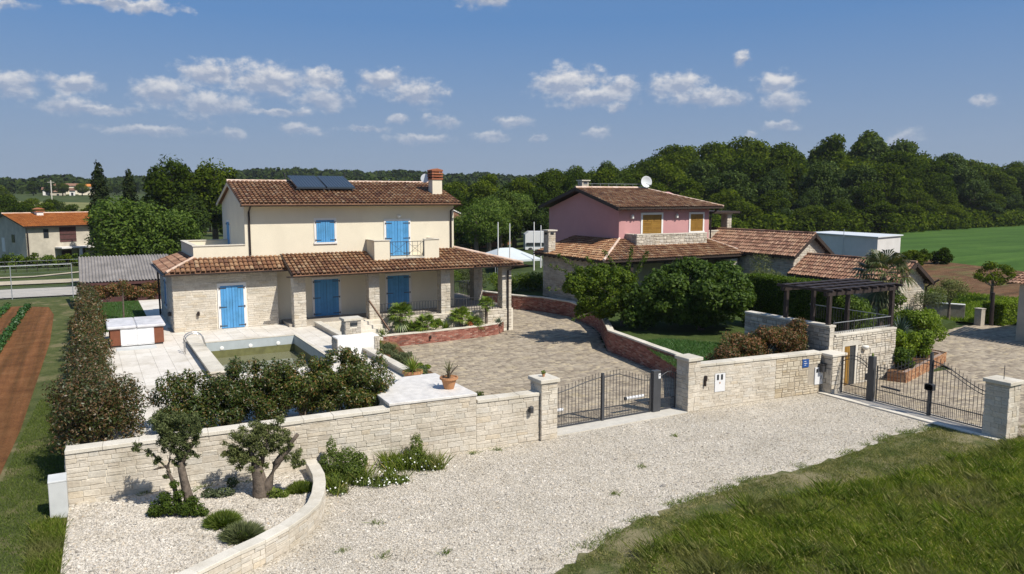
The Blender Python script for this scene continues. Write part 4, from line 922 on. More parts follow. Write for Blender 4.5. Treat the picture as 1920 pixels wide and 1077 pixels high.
# balcony over the porch
mb = MB(); mb.box(13.27, 14.13, 38.70, 38.85, 4.2, 5.36); mb.box(13.27, 13.42, 38.85, 40.0, 4.2, 5.36); mb.box(16.13, 17.0, 38.70, 38.85, 4.2, 5.36); mb.box(16.85, 17.0, 38.85, 40.0, 4.2, 5.36); mb.box(13.42, 16.85, 38.72, 40.0, 4.1, 4.42); mb.build('balcony', 'plaster', H)
mb = MB(); mb.box(13.23, 14.16, 38.66, 38.89, 5.36, 5.40); mb.box(16.10, 17.04, 38.66, 38.89, 5.36, 5.40); mb.box(13.23, 13.46, 38.89, 40.0, 5.36, 5.40); mb.box(16.81, 17.04, 38.89, 40.0, 5.36, 5.40); mb.box(14.13, 16.13, 38.64, 38.74, 4.38, 4.44); mb.build('balcony_cap', 'cap', H)
rl = MB().bar((14.13, 38.77, 5.28), (16.13, 38.77, 5.28), .03).bar((14.13, 38.77, 4.52), (16.13, 38.77, 4.52), .025).build('balcony_railing', 'iron', H)
for x in (14.17, 15.13, 16.09): MB().bar((x, 38.77, 4.44), (x, 38.77, 5.3), .035).build('rail_post', 'iron', rl)
for a in (14.2, 15.16):
    mb = MB(); b_ = a + .90
    for p, q in (((a, 4.55), (b_, 5.25)), ((a, 5.25), (b_, 4.55)), ((a + .12, 4.52), (a + .12, 5.28)), ((b_ - .12, 4.52), (b_ - .12, 5.28)), ((a + .3, 4.75), (b_ - .3, 4.75)), ((a + .3, 5.05), (b_ - .3, 5.05)), ((a + .3, 4.52), (a + .3, 5.28)), ((b_ - .3, 4.52), (b_ - .3, 5.28))):
        mb.bar((p[0], 38.77, p[1]), (q[0], 38.77, q[1]), .014)
    mb.build('lattice_panel', 'iron', rl)
# upper roof
mb = MB(); mb.prism([(6.73, 39.33, 7.245), (6.73, 43.5, 8.45), (6.73, 47.6, 7.27), (6.73, 47.6, 7.34), (6.73, 43.5, 8.52), (6.73, 39.33, 7.315)], (11.93, 0, 0)); mb.build('upper_roof', 'tile_pan', H)
mb = MB(); mb.prism([(6.72, 39.5, 7.17), (6.72, 43.5, 8.33), (6.72, 47.6, 7.15), (6.72, 47.6, 7.27), (6.72, 43.5, 8.45), (6.72, 39.5, 7.27)], (.06, 0, 0)); mb.build('verge_board', 'plaster', H)
V5 = (0, 4.08, 1.18); L5 = math.hypot(4.08, 1.18)
roof_tiles(H, (6.73, 39.36, 7.35), (1, 0, 0), V5, 11.95, L5 - .05, seed=5, pitch=.222)
ridge_tiles(H, (6.73, 43.5, 8.53), (18.66, 43.5, 8.53), r_=.10, step=.42)
gutter(H, (6.66, 39.31, 7.27), (18.75, 39.31, 7.27))
MB().box(6.95, 18.5, 39.40, 39.99, 7.235, 7.262).build('soffit', 'plaster', H)
pipe(H, [(7.15, 39.33, 7.22), (7.16, 39.6, 7.08), (7.17, 39.93, 6.95), (7.17, 39.94, 4.75)], .05)
pipe(H, [(18.5, 39.33, 7.22), (18.35, 39.6, 7.05), (18.3, 39.93, 6.9), (18.3, 39.94, 4.72)], .05)
# chimney
ch = MB().box(17.62, 18.22, 40.95, 41.55, 7.4, 8.68).build('chimney', 'plaster', H)
for k in range(4):
    MB().box(17.57, 18.27, 40.90, 41.60, 8.68 + k * .155, 8.68 + k * .155 + .085).build('chimney_course', 'chimbrick', ch)
    mb = MB()
    for x in (17.60, 18.14):
        for y in (40.93, 41.47): mb.box(x, x + .10, y, y + .10, 8.68 + k * .155 + .085, 8.68 + (k + 1) * .155)
    mb.box(17.72, 18.12, 41.05, 41.45, 8.68 + k * .155 + .085, 8.68 + (k + 1) * .155)
    if k < 3: mb.build('chimney_opening', 'maroon', ch)
mb = MB(); mb.prism([(17.56, 40.89, 9.23), (18.28, 40.89, 9.23), (17.92, 40.89, 9.32)], (0, .72, 0)); mb.build('chimney_cap', 'chimbrick', ch)
t = tag(MB().lathe([(.0, 0), (.12, .012), (.22, .045), (.27, .08)], (0, 0, 0), 20).build('satellite_dish', 'sheet'), 'small dish antenna behind the brick chimney of the cream house', 'satellite dish')
t.location = (17.5, 41.7, 8.75); t.rotation_euler = (rad(75), 0, rad(-40)); t['kind'] = 'thing'
# solar collector
s_ = lambda X, Y, o: (X, Y, 7.35 + (Y - 39.36) * 1.18 / 4.08 + o)
SP = thing('solar_collector', 'two dark solar water collectors on the cream house roof', 'solar panel', (12, 42, 8.2))
for x0 in (9.95, 11.58):
    x1 = x0 + 1.55; mb = MB(); a, b_, c, d = s_(x0, 41.35, .22), s_(x1, 41.35, .22), s_(x1, 43.45, .26), s_(x0, 43.45, .26)
    mb.add([a, b_, c, d] + [(p[0], p[1], p[2] + .08) for p in (a, b_, c, d)], [(0, 3, 2, 1), (4, 5, 6, 7), (0, 1, 5, 4), (1, 2, 6, 5), (2, 3, 7, 6), (3, 0, 4, 7)]); pn = mb.build('collector_panel', 'solar_glass', SP)
    for k in range(10):
        xx = x0 + .06 + k * (1.43 / 9); p = s_(xx, 41.38, .305); q = s_(xx, 43.42, .345); MB().bar(p, q, .014, .012).build('absorber_rib', 'post', pn)
mb = MB()
for x in (10.1, 11.4, 11.7, 13.0): mb.bar(s_(x, 41.4, .02), s_(x, 41.4, .24), .04); mb.bar(s_(x, 43.3, .02), s_(x, 43.3, .26), .04)
mb.bar(s_(9.9, 41.38, .2), s_(13.2, 41.38, .2), .04); mb.build('mounting_frame', 'iron', SP)
MB().tube([s_(9.85, 43.5, .1), s_(9.8, 43.5, .45)], .03, 8).tube([s_(13.2, 43.5, .1), s_(13.25, 43.5, .5)], .03, 8).build('valve', 'iron', SP)
# porch railing
t = thing('porch_railing', 'dark iron railing along the raised porch of the cream house', 'railing', (17, 38.1, 1.3))
mb = MB().bar((13.3, 38.12, 2.05), (16.8, 38.12, 2.05), .03).bar((17.4, 38.12, 2.05), (20.6, 38.12, 2.05), .03).bar((13.3, 38.12, 1.42), (16.8, 38.12, 1.42), .02).bar((17.4, 38.12, 1.42), (20.6, 38.12, 1.42), .02); mb.build('handrail', 'iron', t)
for i in range(44):
    x = 13.42 + i * .165
    if 16.75 < x < 17.42: continue
    MB().bar((x, 38.12, 1.32), (x, 38.12, 2.04), .022 if i % 10 else .045).build('baluster', 'iron', t)
t = thing('terrace_railing', 'iron railing behind the porch on the far side of the cream house', 'railing', (20, 45, 1.3))
mb = MB().bar((18.5, 45.3, 2.15), (23, 45.3, 2.15), .035).bar((18.5, 45.3, 1.45), (23, 45.3, 1.45), .03).bar((21.2, 42.2, 2.2), (21.2, 45.3, 2.15), .035); mb.build('handrail', 'iron', t)
for i in range(28): MB().bar((18.6 + i * .16, 45.3, 1.3), (18.6 + i * .16, 45.3, 2.14), .025 if i % 7 else .07).build('baluster', 'iron', t)
for i in range(14): MB().bar((21.2, 42.3 + i * .2, 1.3), (21.2, 42.3 + i * .2, 2.17), .025 if i % 7 else .06).build('baluster', 'iron', t)
single('stone_shed', MB().box(19.2, 23.6, 53.5, 58, .5, 3.3), 'white', 'pale wall of an outbuilding seen through the porch', 'outbuilding')
# steps and sloping handrail beside pillar two
t = thing('porch_steps', 'pale stone steps going down from the porch to the planting bed', 'steps', (12.3, 37.5, .9))
for k in range(5): MB().box(11.2 + k * .10, 13.2, 37.75 - k * .30, 38.02 - k * .30 + .02, .3, 1.25 - k * .17).build('step', 'cap', t, bevel=.01)
single('sloping_rail', MB().bar((12.55, 37.6, 2.35), (13.15, 36.3, .95), .07), 'rope', 'brown sloping timber rail leaning beside the second porch pillar', 'rail')

# outdoor fireplace at the end of the pool
t = thing('garden_fireplace', 'white rendered barbecue wall with a small stone chimney by the pool', 'fireplace', (9.6, 30.8, 1.1))
MB().box(8.72, 10.5, 30.25, 31.05, .9, 1.92).build('white_wall', 'white_bright', t, bevel=.03)
stones(t, (8.715, 31.05), (8.715, 30.25), 1.2, 1.9, 'stone_grey_and_shaded', lim=20, seed=81); stones(t, (10.28, 30.235), (10.5, 30.235), 1.0, 1.9, 'stone', lim=20, ln=(.1, .2), seed=82)
cb = MB().box(9.28, 9.95, 30.95, 31.5, 1.2, 2.52).build('chimney_stack', 'mortar', t)
stones(t, (9.28, 30.95), (9.95, 30.95), 1.9, 2.50, 'stone_grey_and_shaded', ch=(.1, .17), ln=(.14, .3), lim=30, seed=83, sub=cb, holes=[(.20, .50, 2.28, 2.42)]); stones(t, (9.28, 31.5), (9.28, 30.95), 1.7, 2.5, 'stone_grey_and_shaded', lim=30, seed=84, sub=cb, ln=(.14, .3))
MB().box(9.20, 10.03, 30.88, 31.58, 2.50, 2.60).build('chimney_slab', 'cap', t, bevel=.01); MB().box(9.48, 9.78, 30.90, 30.96, 2.28, 2.42).build('smoke_opening', 'glass_dark', t)

# brick planter in front of the porch
t = thing('brick_planter', 'long red brick planter with pale coping under the porch palms', 'planter', (16, 36.8, 0))
PL = [(12.9, 36.55), (16.2, 36.62), (18.9, 36.85), (19.9, 37.15), (20.55, 37.75)]
for a, b_ in zip(PL[:-1], PL[1:]):
    core(t, a, b_, .25, -.05, .60, 'brickmortar'); bricks(t, a, b_, .02, .60, lim=60); caps(t, a, b_, .60, .26, th=.06, over=.03, step=.6, gap=.004)
mb = MB(); mb.prism([(12.0, 38.0, .50)] + [(x, y + .2, .50) for x, y in PL] + [(20.6, 38.0, .50)], (0, 0, .02)); mb.build('planter_soil', 'pebble_bed', t)
T_ = face('front', 36.62); wall_lamp(t, T_, 15.5, .35, 'gutter', 1.0, 'planter_lamp')

# right-hand brick retaining wall with pale coping
t = thing('brick_retaining_wall', 'shaded red brick wall with pale coping on the right of the drive', 'wall', (22, 27, 0))
BR = [(27.6, 44.6), (25.45, 39.6), (24.95, 34.55), (22.55, 30.45), (21.65, 25.2), (19.15, 20.75)]
BR = [(24.4, 48.5), (25.35, 45.2), (26.5, 43.2), (26.9, 40.5), (26.0, 36.6), (25.05, 34.55), (22.5, 30.4), (21.38, 23.6), (18.98, 20.72)]
n_ = 0
for i, (a, b_) in enumerate(zip(BR[:-1], BR[1:])):
    core(t, a, b_, .25, -.05, 1.0 if i > 3 else .92, 'brickmortar'); h_ = 1.0 if i > 3 else .92
    bricks(t, a, b_, .02, h_, lim=(0, 0, 0, 0, 0, 40, 110, 150)[i]); caps(t, a, b_, h_, .27, th=.08, over=.03, step=.7, gap=.004)
# garden ground of the pink house
g = MB(); poly = [(19.3, 20.75), (21.6, 23.6), (22.75, 30.4), (25.3, 34.6), (26.2, 36.6), (27.1, 40.5), (26.7, 43.4), (25.55, 45.4), (24.6, 48.6), (27, 52), (60, 70), (60, 45), (38.5, 33), (38.3, 26), (30, 24), (26.1, 24), (25.9, 20.0), (24.9, 20.03)]
o = tag(MB().prism([(x, y, -.1) for x, y in poly], (0, 0, .98)).build('garden_lawn', 'lawn'), kind='structure')

# drives
def pave(name, poly, z, a, mat='paver', lim=300, far=None, cell=(.30, .17)):
    base = flat_sheet(name, poly, z, 'paver_joint'); xs = [p[0] for p in poly]; ys = [p[1] for p in poly]; items = []; r = random.Random(len(poly)); y = min(ys)
    while y < max(ys):
        h = cell[1] * r.uniform(.8, 1.25); x = min(xs) + r.uniform(-.3, 0)
        while x < max(xs):
            l = cell[0] * r.uniform(.6, 1.5); items.append((x + l / 2, y + h / 2, z, 0, l - .012, .02 * r.uniform(.75, 1.2), h - .012)); x += l
        y += h
    cx = np.array([i[0] for i in items]); cy = np.array([i[1] for i in items]); k = in_poly(cx, cy, poly); items = [i for i, q in zip(items, k) if q]
    if far: items = [i for i in items if far(i[0], i[1])]
    emit(items, base, 'paver', mat, 'paver', lim, 'paver_field', rot='up')
DR = [(12.0, 20.75), (18.7, 20.75), (21.3, 23.6), (22.4, 30.4), (24.9, 34.6), (25.9, 36.7), (26.8, 40.5), (26.4, 43.2), (25.3, 45.2), (24.3, 48.5), (23, 52), (19.5, 52), (20.6, 44), (20.6, 37.9), (19.0, 37.0), (12.9, 36.7), (13.3, 35.2), (12.8, 31.5), (12.7, 24), (12.0, 22)]
pave('paved_drive', DR, .0, 0)
DR2 = [(25.9, 13.2), (25.9, 19.9), (30.0, 19.95), (33.5, 19.5), (36.2, 23.3), (41, 25.2), (45.5, 26.0), (50, 25.2), (52, 20), (48, 8), (30, 8), (26, 12.8)]
pave('neighbour_drive', DR2, .0, 0)

# ------------------------------------------------------------------ pink house
H = thing('pink_house', 'pink upper storey on a stone house with brown louvred shutters and tile roofs', 'house', (30.4, 40, .9))
X0, X1, Y0, Y1 = 30.35, 38.2, 40.0, 48.6
MB().box(27.4, 38.0, 39.2, 44.6, .0, 3.85).build('stone_wall', 'stone_grey_and_shaded', H)
MB().box(30.4, 41, 44.0, 49, .0, 3.8).build('rear_wall', 'stone_grey_and_shaded', H)
stones(H, (27.4, 44.6), (27.4, 38.2), .9, 3.72, 'stone_grey_and_shaded', ch=(.1, .17), ln=(.2, .45), lim=0, proud=.03, seed=101)
MB().box(27.4, 27.7, 38.2, 39.2, 0, 3.7).build('side_wall', 'stone_grey_and_shaded', H)
mb = MB(); mb.prism([(X0, Y0, 3.8), (X0, Y1, 3.8), (X0, Y1, 6.85), (X0, (Y0 + Y1) / 2, 8.05), (X0, Y0, 6.85)], (X1 - X0, 0, 0)); mb.build('upper_wall', 'pink', H)
F1 = face('front', Y0)
frame(H, F1, 32.27, 33.88, 4.95, 6.50, .14, .05, sill=False, mat='white_bright'); louvre(H, F1, 32.27, 33.88, 4.95, 6.50)
frame(H, F1, 36.46, 37.60, 5.32, 6.50, .13, .05, mat='white_bright'); louvre(H, F1, 36.46, 37.60, 5.32, 6.50)
for u in (31.35, 35.15): wall_lamp(H, F1, u, 6.40, 'lampglass', 1.6)
# balcony parapet
MB().box(30.9, 36.95, 38.85, 39.1, 4.2, 5.22).box(30.9, 31.15, 39.1, 40.0, 4.2, 5.22).box(31.15, 36.95, 39.1, 40.0, 4.2, 4.6).build('balcony_parapet', 'mortar_dark', H)
stones(H, (30.9, 38.85), (36.95, 38.85), 4.25, 5.22, 'stone', ch=(.12, .24), ln=(.16, .42), lim=0, proud=.03, gap=.025, seed=103, irregular=.5); stones(H, (30.9, 40.0), (30.9, 38.85), 4.25, 5.22, 'stone_grey_and_shaded', lim=0, ch=(.12, .24), ln=(.16, .42), gap=.02, seed=104)  # parapet end in darker stone: its shade is in the colour
caps(H, (30.9, 38.85), (36.95, 38.85), 5.22, .25, th=.07, over=.05, step=1.0); caps(H, (30.9, 40.0), (30.9, 39.15), 5.22, .25, th=.07, over=.05, step=1.0)
# upper roof: gable on the left, hip on the right
rz, ez = 8.28, 6.98; ym = (Y0 + Y1) / 2; ye = Y0 - .62; yb = Y1 + .62; xl = X0 - .55; xr = X1 + .75; xh = 35.7
mb = MB(); top = [(xl, ye, ez), (xr, ye, ez), (xh, ym, rz), (xl, ym, rz), (xl, yb, ez), (xr, yb, ez)]; bot = [(p[0], p[1], p[2] - .10) for p in top]
mb.add(top + bot, [(0, 1, 2, 3), (3, 2, 5, 4), (1, 5, 2), (6, 9, 8, 7), (9, 10, 11, 8), (7, 8, 11), (0, 6, 7, 1), (1, 7, 11, 5), (5, 11, 10, 4), (4, 10, 9, 3), (3, 9, 6, 0)]); mb.build('upper_roof', 'soffit', H)
V_ = (0, ym - ye, rz - ez); L_ = math.hypot(V_[1], V_[2])
roof_tiles(H, (xl, ye - .03, ez + .02), (1, 0, 0), V_, xr - xl, L_, clip=lambda u, v: xl + u < xr - (xr - xh) * v / L_, seed=11, pitch=.20)
V_2 = (-(xr - xh), 0, rz - ez); L_2 = math.hypot(V_2[0], V_2[2]); hw = yb - ye
roof_tiles(H, (xr, ye, ez + .02), (0, 1, 0), V_2, hw, L_2, clip=lambda u, v: hw / 2 * v / L_2 < u < hw - hw / 2 * v / L_2, seed=12, pitch=.22)
ridge_tiles(H, (xl, ym, rz + .05), (xh, ym, rz + .05), r_=.10, step=.45); ridge_tiles(H, (xr, ye, ez + .06), (xh, ym, rz + .05), r_=.07, step=.45)
mb = MB(); mb.bar((xl + .02, ye - .02, ez - .08), (xl + .02, ym, rz - .06), .08, .22); mb.bar((xl + .02, yb, ez - .08), (xl + .02, ym, rz - .06), .08, .22); mb.build('barge_board', 'soffit', H)
for k in range(16): MB().bar((xl + .3 + k * .56, ye - .0, ez - .12), (xl + .3 + k * .56, Y0, ez + .06), .09, .10).build('rafter_end', 'soffit', H)
mb = MB(); mb.bar((xl + .7, ym, rz + .32), (xh, ym, rz + .32), .02)
for k in range(7): mb.bar((xl + 1.4 + k * .72, ym, rz + .05), (xl + 1.4 + k * .72, ym, rz + .32), .015)
mb.build('ridge_rail', 'galv', H)
c = MB().box(30.75, 31.3, ym + .55, ym + 1.10, 7.5, 8.78).build('chimney', 'stone', H); stones(H, (30.75, ym + 1.1), (30.75, ym + .55), 7.9, 8.78, 'stone_grey_and_shaded', lim=0, seed=106, sub=c)
c.parent = H; MB().box(30.66, 31.39, ym + .46, ym + 1.19, 8.80, 8.87).build('chimney_slab', 'cap', c); MB().box(30.86, 31.18, ym + .53, ym + .56, 8.58, 8.74).box(30.735, 30.76, ym + .68, ym + .95, 8.58, 8.74).build('smoke_opening', 'glass_dark', c)
# veranda roof (front slope and left slope meeting in a hip)
ez2, rz2 = 3.84, 4.92
A0 = (26.9, 36.9); A1 = (38.9, 36.9)
mb = MB(); top = [(26.9, 36.9, ez2), (39.0, 36.9, ez2), (37.3, 40.0, rz2), (30.4, 40.0, rz2 + .02), (26.9, 45.1, ez2), (28.6, 45.1, ez2 + .55), (30.4, 46.6, rz2), (30.4, 45.1, rz2), (39.0, 44, ez2), (37.3, 44, rz2)]; bot = [(p[0], p[1], p[2] - .10) for p in top]; n = len(top)
mb.add(top + bot, [(0, 1, 2, 3), (0, 3, 7, 5, 4), (1, 8, 9, 2), (n + 0, n + 3, n + 2, n + 1), (n, n + 4, n + 5, n + 7, n + 3), (0, n, n + 1, 1), (0, 4, n + 4, n), (4, 5, n + 5, n + 4), (5, 7, n + 7, n + 5)]); mb.build('veranda_roof', 'soffit', H)
V_ = (0, 3.1, rz2 - ez2); L_ = math.hypot(3.1, rz2 - ez2)
roof_tiles(H, (26.88, 36.87, ez2 + .02), (1, 0, 0), V_, 12.15, L_, clip=lambda u, v: u > 3.5 * v / L_ and u < 12.15 - 1.7 * v / L_ and not (30.85 < 26.9 + u < 37.0 and v / L_ > .63), seed=13, pitch=.20)
V_3 = (3.5, 0, rz2 - ez2); L_3 = math.hypot(3.5, rz2 - ez2)
roof_tiles(H, (26.87, 45.15, ez2 + .02), (0, -1, 0), V_3, 8.25, L_3, clip=lambda u, v: u < 8.25 - 3.1 * v / L_3, mat='tile', seed=14, pitch=.20)
V_4 = (-1.7, 0, rz2 - ez2); L_4 = math.hypot(1.7, rz2 - ez2)
roof_tiles(H, (39.0, 36.9, ez2 + .02), (0, 1, 0), V_4, 7, L_4, clip=lambda u, v: u > 3.1 * v / L_4, seed=15)
ridge_tiles(H, (26.95, 36.95, ez2 + .08), (30.4, 40.0, rz2 + .06), r_=.08, step=.42); ridge_tiles(H, (38.95, 36.95, ez2 + .08), (37.3, 40.0, rz2 + .06), r_=.07, step=.42)
for k in range(14): MB().bar((26.9, 44.8 - k * .56, ez2 - .13), (27.4, 44.8 - k * .56, ez2 - .02), .09, .10).build('rafter_end', 'soffit', H)
MB().box(27.4, 38.4, 37.2, 37.45, 3.55, 3.74).build('veranda_beam', 'soffit', H)
for x in (29.2, 32.0, 34.9): MB().box(x, x + .2, 37.22, 37.42, .9, 3.56).build('veranda_post', 'darkwood', H)
pl = MB().box(37.6, 38.2, 37.2, 37.8, .9, 3.56).build('stone_pillar', 'mortar', H); stones(H, (37.6, 37.2), (38.2, 37.2), 1, 3.5, 'stone', lim=10, seed=107, sub=pl)
c = MB().box(27.0, 27.55, 43.3, 43.9, 3.8, 5.40).build('chimney', 'mortar', H); stones(H, (27.0, 43.3), (27.55, 43.3), 4.0, 5.38, 'stone', ch=(.12, .18), ln=(.14, .3), lim=0, seed=108, sub=c, holes=[(.14, .40, 5.15, 5.32)]); stones(H, (27.0, 43.9), (27.0, 43.3), 4.0, 5.38, 'stone_grey_and_shaded', ch=(.12, .18), ln=(.14, .3), lim=0, seed=109, sub=c)
MB().box(26.9, 27.65, 43.2, 44.0, 5.40, 5.48).build('chimney_slab', 'cap', c); MB().box(27.14, 27.40, 43.262, 43.29, 5.16, 5.31).box(26.962, 26.99, 43.45, 43.75, 5.16, 5.31).build('smoke_opening', 'glass_dark', c)
pipe(H, [(38.55, 39.4, 6.9), (38.35, 39.7, 6.6), (38.3, 39.93, 6.5), (38.3, 39.93, 4.5)], .05)
# side loggia to the right of the upper storey
MB().box(38.2, 40.9, 40.9, 41.1, 4.0, 5.22).box(40.55, 40.95, 40.6, 41.2, 3.4, 6.42).build('loggia_wall', 'stone', H); stones(H, (38.25, 40.9), (40.55, 40.9), 4.3, 5.2, 'stone', lim=0, seed=110, ch=(.12, .24), ln=(.16, .42)); stones(H, (40.55, 40.6), (40.95, 40.6), 4.3, 6.4, 'stone', lim=0, seed=111, ln=(.13, .25))
stones(H, (40.55, 41.2), (40.55, 40.6), 5.2, 6.4, 'stone_grey_and_shaded', lim=0, seed=112, ln=(.13, .25))
MB().box(38.2, 40.55, 40.85, 41.15, 5.22, 5.29).box(40.5, 41.0, 40.55, 41.25, 6.42, 6.49).build('loggia_cap', 'cap', H); MB().box(38.2, 41.5, 40.3, 45, 6.50, 6.66).build('loggia_roof', 'soffit', H)
t = thing('satellite_dish', 'large white satellite dish on the ridge of the pink house', 'satellite dish', (35.75, 44.0, 8.75))
dm = MB().lathe([(.0, 0), (.15, .012), (.30, .05), (.42, .10), (.425, .115), (.40, .11), (.28, .06), (.12, .02), (.0, .012)], (0, 0, 0), 24); d = dm.build('dish', 'sheet', None, smooth=True); d.parent = t; d.rotation_euler = (rad(82), 0, rad(-15))
MB().bar((35.7, 43.9, 8.65), (35.66, 43.4, 8.5), .02).box(35.62, 35.72, 43.35, 43.45, 8.42, 8.55).tube([(35.75, 44.1, 8.2), (35.75, 44.1, 8.75)], .03, 6).build('receiver_arm', 'iron', t)

# ------------------------------------------------------------------ the two stone outbuildings
def annex(label, xl, xr, yf, yb, ze, zr, base, over=.42, seed=1, eave_l=.35, front_over=.34, win=None):
    xm = (xl + xr) / 2; H = thing('stone_annex', label, 'outbuilding', (xm, yf, base))
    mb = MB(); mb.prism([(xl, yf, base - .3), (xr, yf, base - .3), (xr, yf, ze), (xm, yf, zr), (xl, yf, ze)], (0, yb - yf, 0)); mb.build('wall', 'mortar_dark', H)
    cl = lambda z: (0, xr - xl) if z < ze else ((xm - xl) * (z - ze) / (zr - ze), (xr - xl) - (xm - xl) * (z - ze) / (zr - ze))
    stones(H, (xl, yf), (xr, yf), base, zr - .05, 'stone', ch=(.10, .19), ln=(.16, .42), lim=0, proud=.024, gap=.016, clip=cl, seed=seed, irregular=.5)
    stones(H, (xl, yb), (xl, yf), base, ze, 'stone_grey_and_shaded', ch=(.10, .19), ln=(.16, .42), lim=0, proud=.03, gap=.02, seed=seed + 1)  # left wall shaded by colour, darker stone than the gable
    sl_ = (zr - ze) / (xm - xl); e0 = xl - eave_l; e1 = xr + eave_l; ez = ze - sl_ * eave_l + .12; y0 = yf - front_over; y1 = yb + .2; zt = zr + .12
    mb = MB(); mb.prism([(e0, y0, ez), (xm, y0, zt), (e1, y0, ez), (e1, y0, ez - .10), (xm, y0, zt - .10), (e0, y0, ez - .10)], (0, y1 - y0, 0)); mb.build('roof_deck', 'soffit', H)
    w = math.hypot(xm - e0, zt - ez)
    roof_tiles(H, (e0 - .02, y1, ez + .02), (0, -1, 0), (xm - e0, 0, zt - ez), y1 - y0, w, mat='tile_red', seed=seed + 2, pitch=.20)
    roof_tiles(H, (e1 + .02, y0, ez + .02), (0, 1, 0), (xm - e1, 0, zt - ez), y1 - y0, w, mat='tile_red', seed=seed + 3, pitch=.20)
    ridge_tiles(H, (xm, y0, zt + .05), (xm, y1, zt + .05), mat='tile_red', r_=.09, step=.45)
    mb = MB(); mb.bar((e0, y0 - .02, ez - .06), (xm, y0 - .02, zt - .05), .07, .20); mb.bar((e1, y0 - .02, ez - .06), (xm, y0 - .02, zt - .05), .07, .20); mb.build('barge_board', 'soffit', H)
    for xx, zz in ((xm, zt - .22), (xl + .1, ze - .06), (xr - .1, ze - .06)): MB().bar((xx, y0 + .05, zz), (xx, yf, zz), .13, .16).build('purlin_end', 'soffit', H)
    k = 0
    while y0 + .5 + k * .62 < y1: MB().bar((e0 + .03, y0 + .5 + k * .62, ez - .13), (xl, y0 + .5 + k * .62, ez - .13 + sl_ * eave_l), .09, .11).build('rafter_end', 'soffit', H); k += 1
    return H
annex('larger stone outbuilding with a tiled gable roof beside the pink house', 38.75, 41.75, 33.0, 43.0, 4.10, 5.22, .9, seed=121)
A2 = annex('lower stone outbuilding with a tiled gable roof behind the fan palm', 38.65, 41.35, 26.0, 32.9, 2.98, 3.92, .3, seed=131)
FL2 = face('left', 38.65); frame(A2, FL2, -31.0, -29.6, 1.75, 2.35, .10, .04, mat='cap'); mb = MB(); fbox(mb, FL2, -31.0, -29.6, .0, .012, 1.75, 2.35); mb.build('window', 'glass_dark', A2)
pipe(A2, [(41.75, 25.4, 3.05), (41.5, 25.85, 2.7), (41.42, 25.93, 2.6), (41.42, 25.93, .3)], .05)
# white flat-roofed shed
t = thing('white_shed', 'plain white flat-roofed shed beyond the stone outbuildings', 'shed', (65, 46, 1))
MB().box(64.0, 67.4, 45.0, 52.6, .2, 3.95).build('wall', 'shed_white', t)
mb = MB(); mb.add([(63.85, 44.85, 3.92), (67.55, 44.85, 4.02), (67.55, 52.8, 4.06), (63.85, 52.8, 4.02)] + [(63.85, 44.85, 4.0), (67.55, 44.85, 4.12), (67.55, 52.8, 4.16), (63.85, 52.8, 4.12)], [(0, 3, 2, 1), (4, 5, 6, 7), (0, 1, 5, 4), (1, 2, 6, 5), (2, 3, 7, 6), (3, 0, 4, 7)]); mb.build('flat_roof', 'sheet', t)
MB().tube([(63.8, 48.5, 2.0), (63.8, 48.5, 4.6)], .03, 6).build('vent_pipe', 'galv', t)

# ------------------------------------------------------------------ raised terrace with the pergola
t = thing('terrace_building', 'jointed stone garden terrace wall with a brown door under the pergola', 'terrace', (28, 20, 0))
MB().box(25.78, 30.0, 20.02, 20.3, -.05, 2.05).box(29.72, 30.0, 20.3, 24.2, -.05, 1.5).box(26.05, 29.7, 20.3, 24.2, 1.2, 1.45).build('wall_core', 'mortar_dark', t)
MB().box(25.78, 26.04, 20.3, 24.5, -.05, 2.48).box(25.78, 26.04, 20.0, 20.3, 2.05, 2.48).build('side_core', 'mortar_dark', t)
stones(t, (26.0, 20.0), (30.0, 20.0), .0, 2.07, 'stone', ch=(.14, .25), ln=(.16, .42), lim=200, gap=.022, seed=141, irregular=.6, holes=[(.62, 1.36, 0, 1.62)], proud=.035)
stones(t, (25.74, 20.0), (26.0, 20.0), 0, 2.47, 'stone', ch=(.14, .22), ln=(.26, .3), lim=20, seed=142)
stones(t, (25.76, 24.5), (25.76, 20.0), .8, 2.47, 'stone_grey_and_shaded', ch=(.12, .22), ln=(.18, .42), lim=80, gap=.02, seed=143)  # side face takes the darkened stone as painted shade
caps(t, (26.1, 20.0), (30.0, 20.0), 2.07, .32, th=.09, over=.05, step=.95); caps(t, (25.76, 24.5), (25.76, 19.98), 2.48, .30, th=.09, over=.05, step=.95)
F3 = face('front', 20.0); mb = MB(); fbox(mb, F3, 26.52, 26.66, -.1, .05, 0, 1.64); fbox(mb, F3, 27.36, 27.50, -.1, .05, 0, 1.64); fbox(mb, F3, 26.52, 27.50, -.1, .05, 1.64, 1.84); mb.build('door_frame', 'cap', t)
mb = MB(); fbox(mb, F3, 26.66, 27.36, -.02, .01, 0, 1.64); mb.build('door_reveal', 'glass_dark', t)
d = thing('x', None, None); bpy.data.objects.remove(d)
mb = MB(); fbox(mb, F3, 26.66, 26.98, .01, .05, 0.02, 1.62); dr = mb.build('door', 'ochre', t)
for k in range(3): mb = MB(); fbox(mb, F3, 26.68 + k * .10, 26.765 + k * .10, .05, .065, .05, 1.6); mb.build('plank', 'ochre', dr)
opal_lamp(t, F3, 27.9, 1.50, 1.2)
t = thing('gate_pillar', 'stone pillar with a dark letterbox right of the small door', 'pillar', (25.4, 19.5, 0))
MB().box(25.06, 25.78, 19.28, 19.98, -.05, 1.50).build('pillar_core', 'mortar_dark', t)
stones(t, (25.04, 19.26), (25.78, 19.26), 0, 1.5, 'stone', ch=(.14, .22), ln=(.2, .4), lim=40, seed=151, gap=.018); stones(t, (25.04, 19.98), (25.04, 19.26), 0, 1.5, 'stone_grey_and_shaded', ch=(.14, .22), ln=(.2, .4), lim=40, seed=152, gap=.018)
